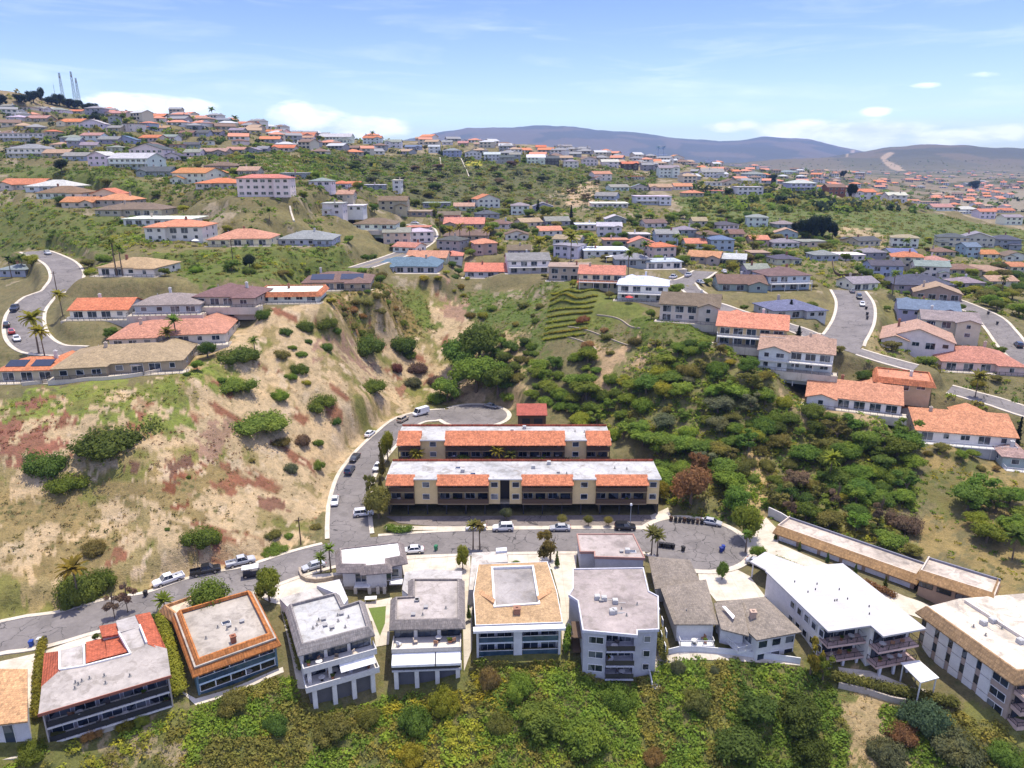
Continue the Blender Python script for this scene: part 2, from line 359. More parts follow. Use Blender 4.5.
def leafmat(name, hue):
    t = NT(name); p = pos(t); oc = objcol(t)
    at = t.n('Attribute', attribute_name='tone').outputs['Color']
    c = t.mix(oc, at, 1.0, 'MULTIPLY') if hue else oc
    c = t.mix(c, t.ramp(t.noise(p, .28, 3), (.3, (.66, .72, .6)), (.5, (1, 1, 1)), (.72, (1.42, 1.25, .9))), .8, 'MULTIPLY')
    c = t.mix(c, t.ramp(t.noise(p, 1.6, 2), (.3, .7), (.7, 1.3)), .8, 'MULTIPLY')
    if not hue:
        hs = t.n('HueSaturation'); t.l(c, hs.inputs['Color']); t.l(t.ramp(rnd(t), (0, .478), (1, .52)), hs.inputs['Hue']); t.l(t.ramp(rnd(t), (0, .72), (.5, 1.1), (1, .85)), hs.inputs['Value']); c = hs.outputs[0]
    t.done(c, .75, spec=.15)
    tr = t.n('BsdfTranslucent'); t.l(c, tr.inputs['Color']); mx = t.n('MixShader'); mx.inputs[0].default_value = .48
    t.l(t.b.outputs[0], mx.inputs[1]); t.l(tr.outputs[0], mx.inputs[2]); t.l(mx.outputs[0], t.out.inputs['Surface']); return t.m
M['leaf'] = leafmat('leaf', False); M['scrub'] = leafmat('scrub_leaf', True)

# ground: colour of soil and low growth comes from the 'soil' attribute, broken up at several scales
t = NT('ground'); p = pos(t); at = t.n('Attribute', attribute_name='soil').outputs['Color']; al = t.n('Attribute', attribute_name='growth').outputs['Fac']
n1 = t.noise(p, .09, 5, .65); n2 = t.noise(p, .55, 5, .7); n3 = t.noise(p, 3.2, 3, .7)
c = t.mix(at, t.ramp(n1, (.3, (.78, .8, .78)), (.5, (1, 1, 1)), (.72, (1.2, 1.13, 1.05))), .9, 'MULTIPLY')
c = t.mix(c, t.ramp(n2, (.33, (.6, .62, .58)), (.5, (1, 1, 1)), (.7, (1.22, 1.18, 1.12))), .8, 'MULTIPLY')
c = t.mix(c, t.ramp(n3, (.3, (.66, .66, .64)), (.5, (1, 1, 1)), (.7, (1.25, 1.22, 1.18))), .75, 'MULTIPLY')
c = t.mix(c, (.16, .12, .055), t.math('MULTIPLY', t.math('MULTIPLY', t.ramp(t.noise(p, .16, 6, .7), (.47, 0), (.6, 1)), al), .55))
# tufts of low growth
v = t.n('TexVoronoi'); v.inputs['Scale'].default_value = .75; v.inputs['Randomness'].default_value = 1; t.l(p, v.inputs['Vector'])
tuft = t.math('MULTIPLY', t.ramp(v.outputs['Distance'], (.25, 1), (.5, 0)), t.ramp(t.noise(p, .2, 3), (.44, 0), (.6, 1)))
c = t.mix(c, (.07, .085, .03), t.math('MULTIPLY', t.math('MULTIPLY', tuft, al), .75))
t.bump(t.math('ADD', n2, t.math('MULTIPLY', n3, .5)), .8, .5); M['ground'] = t.done(c, .95, spec=.1)
# ---------------------------------------------------------------- streets: centre lines, then the ground is graded to them
def smooth(pts, step=2.0):
    p = [np.array(q[:2], float) for q in pts]; p = [2*p[0]-p[1]] + p + [2*p[-1]-p[-2]]; out = []
    for i in range(1, len(p)-2):
        n = max(2, int(np.linalg.norm(p[i+1]-p[i])/step))
        for k in range(n):
            t = k/n
            out.append(.5*((2*p[i])+(-p[i-1]+p[i+1])*t+(2*p[i-1]-5*p[i]+4*p[i+1]-p[i+2])*t*t+(-p[i-1]+3*p[i]-3*p[i+1]+p[i+2])*t**3))
    out.append(p[-2]); return np.array(out)
ROADS = [
 ('main', [(-60,655),(0,637),(50,627),(100,617),(150,605),(200,591),(250,576),(300,563),(350,553),(420,545),(500,541.5),(600,541),(670,541)], 9.6),
 ('branch', [(352,553),(350,538),(349,520),(350,500),(356,480),(366,462),(376,445),(390,431),(410,422),(440,415.5),(470,414)], 8.6),
 ('left', [(34,251),(46,256),(60,263),(67,274),(58,288),(40,300),(26,316),(27,336),(44,350),(75,351)], 9.5),
 ('centre', [(408,221),(418,225),(426,230),(428,238),(419,247),(400,255),(380,262),(360,268)], 8.5),
 ('right', [(712,304),(740,312),(790,328),(815,336),(845,347),(880,359),(915,373)], 7.5),
 ('right stem', [(848,290),(855,304),(853,322),(842,340),(836,345)], 12),
 ('east', [(945,298),(962,304),(988,317),(1002,332),(1018,352),(1050,380)], 8.5),
 ('east low', [(950,386),(975,395),(995,402),(1030,416),(1060,425)], 8.5),
 ('mid', [(662,279),(676,284),(692,280),(705,271)], 9),
 ('mid low', [(684,284),(698,295),(712,304)], 6.5),
 ('upper', [(745,178),(737,186),(722,191),(708,193)], 8),
]
RLINES = []
for nm, pts, w in ROADS:
    P3 = smooth([hit(*p) for p in pts], 2.0)
    zz = elev(P3[:, 0], P3[:, 1]); k = 9
    zp = np.concatenate([np.full(k, zz[0]), zz, np.full(k, zz[-1])]); zs = np.convolve(zp, np.ones(2*k+1)/(2*k+1), 'valid')
    if nm == 'main': zs = zs*0 + 0.0
    if nm == 'branch': zs = zs*np.clip(np.arange(len(zs))/8, 0, 1)
    RLINES.append((nm, P3, zs, w))
    if nm == 'right stem':
        q = RLINES[-2]; d = [np.hypot(*(q[1]-P3[-1]).T)]; ze = q[2][int(np.argmin(d[0]))]; f = np.clip((np.arange(len(zs))-len(zs)+12)/10, 0, 1); zs[:] = zs*(1-f)+ze*f
def seg_dist(x, y, P3, zs):
    best = np.full(x.shape, 1e9); zb = np.zeros(x.shape)
    for i in range(len(P3)-1):
        a, b = P3[i], P3[i+1]; d = b-a; L2 = d@d+1e-9
        t = np.clip(((x-a[0])*d[0]+(y-a[1])*d[1])/L2, 0, 1)
        q = np.hypot(x-a[0]-t*d[0], y-a[1]-t*d[1]); m = q < best
        best = np.where(m, q, best); zb = np.where(m, zs[i]+(zs[i+1]-zs[i])*t, zb)
    return best, zb
CULS = [('main cul', at_z(694, 543, 0)[:2], 11.0, 0.0)]
q = hit(474, 416); CULS.append(('branch cul', q[:2], 10.5, float(RLINES[1][2][-1])))
def carve_disc(c, r, z, blend=5):
    global Z
    d = np.hypot(GX-c[0], GY-c[1]); t = np.clip((d-r-1.5)/blend, 0, 1); t = t*t*(3-2*t); Z = np.where(d < r+1.5+blend, Z*t+(z-.03)*(1-t), Z)
def carve_line(P3, zs, w, blend=5):
    global Z
    x0, y0 = P3.min(0)-w-blend; x1, y1 = P3.max(0)+w+blend
    m = (GX > x0) & (GX < x1) & (GY > y0) & (GY < y1)
    d, zb = seg_dist(GX[m], GY[m], P3, zs); t = np.clip((d-w/2-1.6)/blend, 0, 1); t = t*t*(3-2*t)
    Z[m] = Z[m]*t+(zb-.03)*(1-t)
def carve_rect(cx, cy, rz, x0, x1, y0, y1, z, blend=4):
    global Z
    rr = max(abs(x0), abs(x1), abs(y0), abs(y1))*1.5+blend+2
    m = (np.abs(GX-cx) < rr) & (np.abs(GY-cy) < rr)
    if not m.any(): return
    c, s = math.cos(-rz), math.sin(-rz); lx = (GX[m]-cx)*c-(GY[m]-cy)*s; ly = (GX[m]-cx)*s+(GY[m]-cy)*c
    d = np.hypot(np.maximum(np.maximum(x0-lx, lx-x1), 0), np.maximum(np.maximum(y0-ly, ly-y1), 0))
    t = np.clip(d/blend, 0, 1); t = t*t*(3-2*t); Z[m] = Z[m]*t+(z-.04)*(1-t)
for nm, P3, zs, w in RLINES[::-1]: carve_line(P3, zs, w)
for nm, c, r, z in CULS: carve_disc(c, r, z)

_c = at_z(524, 500, 0); carve_rect(_c[0], _c[1], 0, -33, 33, -14, 14, 0, 6)
# ---------------------------------------------------------------- houses: (x of front, y of its foot, width, walls, roof, roof type, storeys, yaw, depth or 0, extras)
WALL = dict(W=(.74,.7,.64), C=(.66,.58,.44), B=(.48,.4,.3), G=(.36,.36,.36), L=(.42,.45,.5), D=(.1,.09,.085), P=(.55,.4,.24), T=(.4,.32,.22), R=(.3,.14,.09))
ROOF = dict(o=(.52,.195,.095), s=(.52,.23,.15), b=(.19,.125,.095), t=(.36,.255,.17), g=(.24,.24,.245), d=(.085,.09,.105), l=(.44,.45,.46), w=(.74,.74,.73), p=(.4,.25,.2), e=(.13,.17,.26), u=(.5,.64,.74))
WN = dict(W='white', C='cream', B='beige', G='grey', L='blue-grey', D='dark', P='peach', T='tan', R='red-brown')
RN = dict(o='orange', s='salmon', b='brown', t='tan', g='grey', d='charcoal', l='pale grey', w='white', p='pinkish', e='slate blue', u='light blue')
ROWS = [
('top row below the masts', [(6,109,11,'G','g','x',1,0,0,''),(22,110,18,'C','t','f',1,5,0,''),(37,112,16,'W','g','x',1,0,0,''),(53,113,20,'W','g','h',1,-5,0,''),(75,114,14,'B','o','x',1,0,0,''),(94,116,17,'G','g','h',2,0,0,''),(115,117,20,'C','p','x',1,4,0,''),(134,118,14,'G','b','x',1,0,0,''),(154,119,20,'D','o','x',1,0,0,''),(175,121,20,'G','d','x',1,-6,0,''),(202,122,18,'B','p','h',1,0,0,''),(222,123,14,'G','g','x',1,0,0,''),(248,127,18,'C','o','x',1,10,0,'')]),
('second row below the masts', [(37,122,20,'B','p','x',1,0,0,''),(70,126,24,'C','o','x',1,-8,0,''),(92,128,24,'W','l','y',1,10,0,''),(114,132,13,'B','g','x',1,0,0,''),(236,134,14,'G','g','x',1,0,0,'')]),
('third row below the masts', [(22,142,46,'W','l','f',2,0,0,'d'),(70,142,20,'G','g','h',1,0,0,''),(91,140,20,'W','p','x',1,0,0,''),(108,144,20,'G','g','x',1,0,0,''),(124,144,22,'L','e','y',1,10,0,''),(149,142,20,'C','o','x',1,-10,0,''),(168,141,15,'W','g','x',1,0,0,''),(186,137,14,'B','b','x',1,0,0,''),(198,137,20,'L','d','x',1,0,0,''),(214,136,14,'G','b','x',1,0,0,'')]),
('pale row above left bank', [(26,158,36,'W','g','h',2,0,0,'d'),(56,158,24,'B','t','x',1,4,0,''),(75,161,23,'L','g','x',1,4,0,''),(98,166,22,'W','l','y',2,-14,0,''),(129,169,42,'W','l','x',2,-8,0,'d'),(147,159,34,'W','d','y',2,0,0,''),(172,161,18,'W','d','y',1,0,0,''),(192,157,16,'W','g','x',1,0,0,''),(212,156,28,'B','p','x',1,0,0,''),(235,154,18,'B','p','x',1,0,0,''),(251,154,13,'G','g','y',1,0,0,'')]),
('left of the white mansion', [(154,177,32,'G','d','x',1,0,0,''),(190,184,38,'W','o','x',2,-16,0,'g'),(218,189,40,'C','o','h',1,0,0,''),(220,171,32,'B','b','h',1,0,0,''),(248,176,20,'B','p','x',1,0,0,'')]),
('on upper left bank', [(20,190,42,'C','o','x',1,0,0,''),(50,192,44,'W','l','h',1,0,0,''),(60,199,44,'W','b','h',1,5,0,'g'),(105,200,28,'C','o','y',1,0,0,''),(78,208,32,'C','o','x',1,0,0,''),(113,206,38,'B','s','h',1,0,0,''),(130,216,64,'B','b','h',1,0,0,''),(158,226,68,'W','w','f',1,0,0,'')]),
('on terrace below mansion', [(176,241,54,'W','s','m',2,2,0,'g'),(240,246,58,'C','s','h',1,4,0,'t'),(265,197,52,'W','s','m',3,6,12,'g'),(306,246,54,'L','g','h',1,3,0,'t'),(12,277,28,'L','g','h',1,0,0,''),(128,276,60,'W','t','h',1,-4,0,'t')]),
('atop dry hillside', [(100,319,56,'W','o','x',1,4,0,'td'),(168,314,62,'L','g','z',1,6,0,'td'),(226,306,62,'B','b','h',1,0,0,'t'),(288,303,60,'W','w','k',1,4,14,'td'),(337,290,66,'B','b','h',1,6,0,'tS'),(404,273,66,'L','e','h',1,-4,0,'t'),(426,264,40,'C','s','x',1,-6,0,''),(452,262,20,'W','s','h',1,0,0,'')]),
('on left spur', [(170,345,104,'C','s','h',1,10,0,'t'),(122,374,112,'T','t','h',1,12,0,'t'),(28,381,56,'B','o','h',1,4,0,'tS')]),
('on middle skyline', [(262,153,11,'G','g','x',1,0,0,''),(273,135,15,'C','o','x',1,0,0,''),(288,129,12,'G','g','x',1,0,0,''),(297,139,34,'B','o','x',1,0,0,''),(335,143,32,'W','l','x',2,0,0,''),(345,135,12,'L','l','x',1,0,0,''),(358,135,14,'B','b','h',1,0,0,''),(372,144,18,'W','o','x',2,0,0,''),(393,148,16,'W','g','x',2,0,0,''),(413,150,16,'L','e','x',1,0,0,''),(434,153,11,'W','l','x',2,0,0,''),(452,157,18,'L','g','h',2,0,0,''),(473,159,16,'W','g','y',2,0,0,''),(492,161,16,'W','l','x',2,0,0,''),(507,164,14,'G','d','x',2,0,0,''),(306,141,14,'W','p','x',1,0,0,''),(323,137,11,'C','g','x',1,0,0,''),(384,139,10,'W','g','x',1,0,0,''),(403,140,10,'G','b','x',1,0,0,''),(421,141,11,'B','t','x',1,0,0,''),(447,145,10,'W','g','x',1,0,0,''),(463,146,10,'B','p','x',1,0,0,''),(480,147,12,'C','t','x',1,0,0,'')]),
('in wooded middle slope', [(283,152,22,'C','o','x',1,0,0,''),(320,187,22,'W','g','h',1,0,0,''),(293,179,24,'G','l','f',1,0,0,''),(340,189,15,'W','o','h',1,0,0,''),(353,190,13,'C','o','x',1,0,0,''),(374,190,20,'G','l','f',1,0,0,''),(397,194,8,'W','w','f',3,0,0,''),(333,216,20,'W','l','f',2,0,0,'g'),(355,212,16,'W','w','f',1,0,0,''),(345,200,16,'B','p','x',1,0,0,''),(393,211,28,'B','b','x',2,0,0,''),(414,217,32,'T','t','f',1,0,0,''),(375,230,42,'W','b','h',1,2,0,'t'),(449,220,22,'B','b','x',1,0,0,''),(464,229,40,'B','s','x',1,0,0,''),(466,241,44,'B','b','h',1,0,0,''),(464,211,20,'C','p','x',1,0,0,''),(436,208,26,'G','g','f',1,0,0,'')]),
('ridge below blue mountains', [(515,161,11,'G','g','x',2,0,0,''),(536,164,18,'W','w','x',2,0,0,''),(551,165,16,'D','d','x',2,0,0,''),(571,168,15,'W','g','h',2,0,0,''),(590,166,16,'W','g','y',2,0,0,''),(610,168,17,'W','l','x',2,0,0,''),(630,170,16,'D','o','x',2,0,0,''),(650,171,16,'G','g','x',2,0,0,''),(669,178,20,'W','g','x',3,0,0,''),(688,177,15,'G','d','h',1,0,0,''),(713,178,22,'W','g','x',2,0,0,''),(714,186,16,'W','l','f',1,0,0,''),(755,179,20,'L','g','h',2,0,0,''),(541,150,10,'C','o','x',1,0,0,''),(565,149,14,'W','g','x',1,0,0,''),(605,152,11,'C','o','x',1,0,0,''),(628,153,12,'B','b','x',1,0,0,''),(585,151,10,'G','g','x',1,0,0,''),(660,155,14,'W','g','x',1,0,0,''),(736,166,12,'C','p','x',1,0,0,''),(765,168,11,'C','s','x',1,0,0,'')]),
('on slope below ridge', [(653,205,35,'W','l','f',2,0,0,'dg'),(661,191,22,'C','t','x',1,0,0,''),(683,190,18,'W','s','x',1,0,0,''),(694,197,20,'B','s','h',1,4,0,''),(610,208,36,'W','w','f',1,0,0,''),(543,211,20,'L','g','y',1,0,0,''),(520,215,18,'W','g','h',2,0,0,''),(558,226,24,'G','g','x',1,10,0,''),(586,230,20,'W','w','f',1,0,0,''),(609,237,24,'W','l','x',2,-5,0,'g'),(616,224,20,'G','l','y',1,0,0,''),(750,195,26,'W','l','f',2,0,0,'')]),
('in middle valley', [(667,245,22,'L','g','x',2,0,0,''),(686,235,20,'G','g','h',1,0,0,''),(710,240,20,'G','b','h',1,0,0,''),(696,249,20,'W','s','x',1,0,0,''),(722,251,23,'L','e','h',2,0,0,''),(760,245,18,'B','s','x',1,0,0,''),(737,239,14,'B','b','x',1,0,0,''),(760,259,18,'T','t','f',1,0,0,''),(758,276,22,'G','g','x',1,0,0,''),(786,248,26,'W','g','h',1,0,0,''),(742,291,46,'G','b','x',1,-6,0,''),(633,266,34,'G','g','h',1,0,0,''),(664,269,36,'W','l','f',1,6,0,'t'),(606,257,44,'W','w','f',1,0,0,''),(640,240,20,'G','l','f',1,0,0,''),(700,226,14,'C','t','x',1,0,0,'')]),
('above the central canyon', [(486,278,42,'L','s','x',1,2,0,'td'),(519,256,22,'L','b','x',1,0,0,''),(529,273,42,'W','g','x',2,-6,0,'dt'),(569,281,40,'B','t','f',2,6,0,'t'),(601,289,44,'C','s','k2',2,10,0,'d'),(642,301,48,'W','u','h',2,12,0,'dt'),(688,322,54,'C','b','x',2,18,0,'t'),(750,346,62,'P','s','x',2,20,0,'dt'),(794,370,64,'W','p','x',2,22,0,'dtg'),(852,410,78,'W','s','x',1,24,0,'t'),(903,391,44,'B','s','k',1,24,0,''),(964,444,86,'W','s','x',1,14,0,'dT'),(1014,468,22,'G','p','h',1,16,0,'d')]),
('in right valley', [(788,290,44,'L','b','h',2,8,0,'d'),(798,318,52,'L','e','h',1,10,0,''),(826,261,24,'L','g','h',1,0,0,''),(852,261,24,'W','w','f',1,0,0,''),(874,258,24,'G','g','h',1,0,0,''),(903,258,26,'W','e','x',1,0,0,''),(944,257,22,'B','b','h',1,0,0,''),(972,257,14,'L','e','x',2,0,0,''),(989,259,18,'C','o','x',1,0,0,''),(938,266,22,'B','p','h',1,0,0,''),(964,275,30,'B','b','h',1,0,0,''),(1003,287,28,'C','p','x',1,0,0,''),(1018,272,16,'C','o','x',1,0,0,'')]),
('by right cul-de-sac', [(923,291,56,'G','d','h',1,10,0,''),(937,300,38,'T','t','y',1,24,0,''),(928,318,50,'L','e','x',1,22,0,''),(948,337,46,'C','g','x',2,22,0,''),(916,349,58,'W','p','y',1,26,0,'g'),(980,372,70,'C','s','h',1,12,0,'t')]),
('on right crest', [(772,184,11,'W','g','x',1,0,0,''),(803,191,26,'L','l','h',2,0,0,'d'),(820,189,12,'W','o','x',1,0,0,''),(836,195,18,'R','b','x',2,0,0,''),(864,200,22,'W','o','x',2,0,0,'g'),(882,199,12,'W','o','x',2,0,0,''),(897,203,19,'W','l','x',2,0,0,'g'),(914,203,12,'W','s','x',1,0,0,''),(930,204,20,'C','t','f',1,0,0,''),(943,211,20,'W','p','x',1,0,0,''),(968,214,21,'W','l','h',2,0,0,''),(987,219,16,'W','s','x',2,0,0,''),(1005,213,20,'C','o','x',1,0,0,''),(1013,225,18,'W','g','x',2,0,0,'')]),
]
NUM = ['first','second','third','fourth','fifth','sixth','seventh','eighth','ninth','tenth','eleventh','twelfth','thirteenth','fourteenth','fifteenth','sixteenth','seventeenth','eighteenth','nineteenth','twentieth','twenty-first','twenty-second','twenty-third','twenty-fourth','twenty-fifth']
_ri = random.Random(31); _all = [(h[0], h[1], h[2]) for r in ROWS for h in r[1]]
for row, n, (xa, xb), (ya, yb) in (('in valley infill', 24, (560, 815), (224, 266)), ('in right infill', 15, (865, 1018), (246, 296)), ('in slope infill', 12, (395, 560), (206, 262)), ('in left hill infill', 16, (5, 250), (116, 168)), ('in ridge infill', 12, (600, 800), (160, 200))):
    hs = []; k = 0
    while len(hs) < n and k < 900:
        k += 1; x = _ri.uniform(xa, xb); y = _ri.uniform(ya, yb); w = 11+max(0, y-130)*.11
        if any(abs(x-q[0]) < (w+q[2])*.5+1 and abs(y-q[1]) < 5+w*.16 for q in _all): continue
        if 670 < x < 760 and y > 268: continue
        _all.append((x, y, w)); hs.append((round(x), round(y), w*_ri.uniform(.85, 1.15), _ri.choice('WWCCBGLW'), _ri.choice('ossbbtggdl'), _ri.choice('xxhhyf'), _ri.choice((1, 1, 2)), _ri.uniform(-25, 25), 0, _ri.choice(('', '', 'g'))))
    ROWS.append((row, hs))
HOUSES = []
for row, hs in ROWS:
    order = sorted(range(len(hs)), key=lambda i: hs[i][0])
    for i, h in enumerate(hs):
        cx, by, w, wa, ro, rt, st, yaw, dep, ex = h
        g = hit(cx, by); D = proj(g)[2]
        # the facade turns with the line of sight a little, as houses along a contour do
        rz = R(-yaw if row in ('above the central canyon', 'by right cul-de-sac') else yaw); Wm = w*D/F_/max(.6, math.cos(rz))
        dp = dep or min(max(Wm*.78, 10.5), 17)
        looks = [(k[3], k[4]) for k in hs]
        same = [k for k in order if (hs[k][3], hs[k][4]) == (wa, ro)]
        desc = f"{WN[wa]}{' two-storey' if st==2 else ' three-storey' if st==3 else ''} house with {'flat ' if rt=='f' else ''}{RN[ro]} roof"
        if len(same) > 1: where = f"{NUM[same.index(i)]} such from left {row}"
        else: where = f"{row}"
        HOUSES.append(dict(g=g, D=D, W=Wm, dep=dp, rz=rz, wa=wa, ro=ro, rt=rt, st=st, ex=ex, row=row, idx=order.index(i), label=f"{desc}, {where}", px=(cx, by)))
for h in HOUSES:
    g = h['g']; carve_rect(g[0], g[1], h['rz'], -h['W']/2-1.5, h['W']/2+1.5, -1.5 if h['D'] > 330 else -3.2, h['dep']+1.5, g[2], 10 if h['D'] < 330 else 7)
for nm, P3, zs, w in RLINES[::-1]: carve_line(P3, zs, w, 3.5)
for nm, c, r, z in CULS: carve_disc(c, r, z, 4)
# ---------------------------------------------------------------- ground sheet and streets
def zone_poly(pts): 
    q = [hit(*p) for p in pts]; return [(a[0]/a[1], math.log(a[1])) for a in q]
TAN = (.43,.325,.195); DRY = (.34,.25,.13); OLIVE = (.105,.115,.038); GREEN = (.075,.12,.03); BRIGHT = (.13,.21,.04); RUST = (.24,.11,.075); URBAN = (.23,.2,.15); BROWNG = (.17,.13,.06); LEAFM = (.06,.075,.025); ROSE=(.28,.18,.125)
ZONES = [ # outline seen from above the street, colour, low growth amount, ragged edge
 ([(-40,262),(150,292),(330,300),(470,262),(700,300),(760,330),(900,300),(1060,330),(1060,240),(760,235),(640,215),(420,215),(300,212),(150,240),(-40,250)], (.17,.15,.07), .5, 1),
 ([(-40,395),(60,400),(150,390),(240,330),(290,312),(410,290),(470,300),(480,340),(500,412),(430,412),(385,430),(340,500),(318,545),(250,570),(130,598),(60,612),(-40,625)], TAN, .35, .6),
 ([(-40,400),(60,392),(150,385),(190,372),(235,345),(240,372),(200,405),(120,412),(40,412),(-40,425)], (.17,.2,.045), .8, 1),
 ([(-40,405),(62,412),(66,432),(20,450),(-40,455)], RUST, .4, 1),
 ([(175,430),(235,428),(250,455),(235,475),(190,470)], ROSE, .4, 1),
 ([(150,447),(185,448),(188,475),(160,482),(142,465)], (.14,.08,.055), .3, 1),
 ([(162,484),(188,484),(190,507),(166,512)], (.17,.065,.035), .2, .5),
 ([(-40,500),(60,490),(140,495),(200,500),(230,470),(235,520),(160,530),(120,545),(-40,560)], (.25,.19,.085), .9, 1.2),
 ([(310,352),(360,348),(365,368),(330,372),(308,362)], ROSE, .3, 1),
 ([(440,275),(470,300),(455,330),(432,300)], ROSE, .3, 1),
 ([(392,385),(406,383),(408,396),(394,398)], (.25,.13,.08), .2, .5),
 ([(268,500),(288,497),(290,510),(272,512)], (.2,.105,.07), .2, .5),
 ([(330,296),(400,288),(420,300),(435,330),(415,335),(370,322),(335,315)], (.2,.15,.055), .5, .8),
 ([(395,290),(418,294),(438,332),(420,332)], (.12,.15,.035), .6, .6),
 ([(455,284),(560,282),(565,300),(545,345),(530,378),(505,395),(480,345),(463,310)], (.1,.135,.035), .8, .8),
 ([(490,345),(515,325),(530,350),(520,400),(500,405)], (.36,.27,.15), .3, .8),
 ([(545,288),(600,288),(640,303),(632,322),(590,325),(548,340)], (.13,.15,.04), .5, .5),
 ([(630,318),(690,322),(735,340),(690,350),(640,340)], (.1,.13,.03), .6, .5),
 ([(600,335),(640,338),(655,360),(620,400),(585,405),(595,370)], (.38,.27,.16), .35, .7),
 ([(640,345),(730,350),(800,400),(830,420),(900,430),(920,500),(900,560),(770,520),(700,520),(660,500),(650,440),(620,430),(590,420)], (.17,.165,.065), .8, .8),
 ([(725,460),(760,450),(785,480),(765,515),(730,515)], (.38,.28,.14), .3, .7),
 ([(790,395),(830,398),(890,420),(925,430),(900,420),(870,430),(790,410)], (.35,.26,.15), .3, .7),
 ([(915,430),(1060,470),(1060,620),(1010,590),(940,560),(900,545),(940,510),(925,470)], (.24,.185,.08), .6, .8),
 ([(930,460),(985,470),(985,500),(940,520),(905,495)], (.13,.13,.045), .8, .8),
 ([(670,195),(760,192),(860,203),(940,215),(1060,232),(1060,255),(960,250),(850,240),(760,235),(690,222)], (.115,.142,.045), .5, .5),
 ([(835,225),(870,228),(905,248),(880,250),(840,238)], (.36,.28,.17), .3, .8),
 ([(330,150),(500,152),(660,180),(640,205),(560,190),(510,215),(400,205),(310,170)], (.095,.1,.042), .6, .6),
 ([(566,190),(598,180),(600,195),(590,208),(570,205)], (.38,.28,.18), .2, .6),
 ([(440,158),(455,160),(456,168),(441,167)], (.085,.1,.03), .2, .1),
 ([(465,160),(482,161),(482,166),(465,166)], (.36,.33,.05), .2, .1),
 ([(150,255),(250,250),(370,262),(360,275),(270,280),(200,282),(130,270)], (.11,.135,.035), .5, .6),
 ([(-40,198),(40,205),(120,218),(150,235),(110,255),(60,250),(-40,245)], (.115,.135,.04), .6, .6),
 ([(0,165),(100,170),(150,185),(150,205),(60,185),(0,175)], (.11,.135,.04), .6, .6),
 ([(-60,700),(200,690),(480,640),(800,655),(1060,720),(1060,800),(-60,800)], (.135,.14,.045), .9, .6),
 ([(835,690),(880,698),(912,700),(905,775),(845,775)], (.36,.27,.145), .5, .6),
 ([(95,745),(180,715),(190,775),(90,775)], (.3,.24,.14), .8, .8),
 ([(940,190),(1060,190),(1060,212),(940,205)], URBAN, .4, .5),
 ([(-40,96),(110,100),(250,126),(420,150),(330,150),(250,160),(100,140),(-40,130)], (.16,.14,.07), .5, .6),
 ([(-40,95),(50,98),(100,104),(60,108),(-40,106)], (.23,.18,.1), .3, .5),
 ([(880,298),(905,300),(950,330),(905,345),(880,320)], (.16,.15,.06), .5, .5),
 ([(845,335),(880,335),(905,350),(890,358),(850,348)], (.27,.22,.11), .8, .5),
]
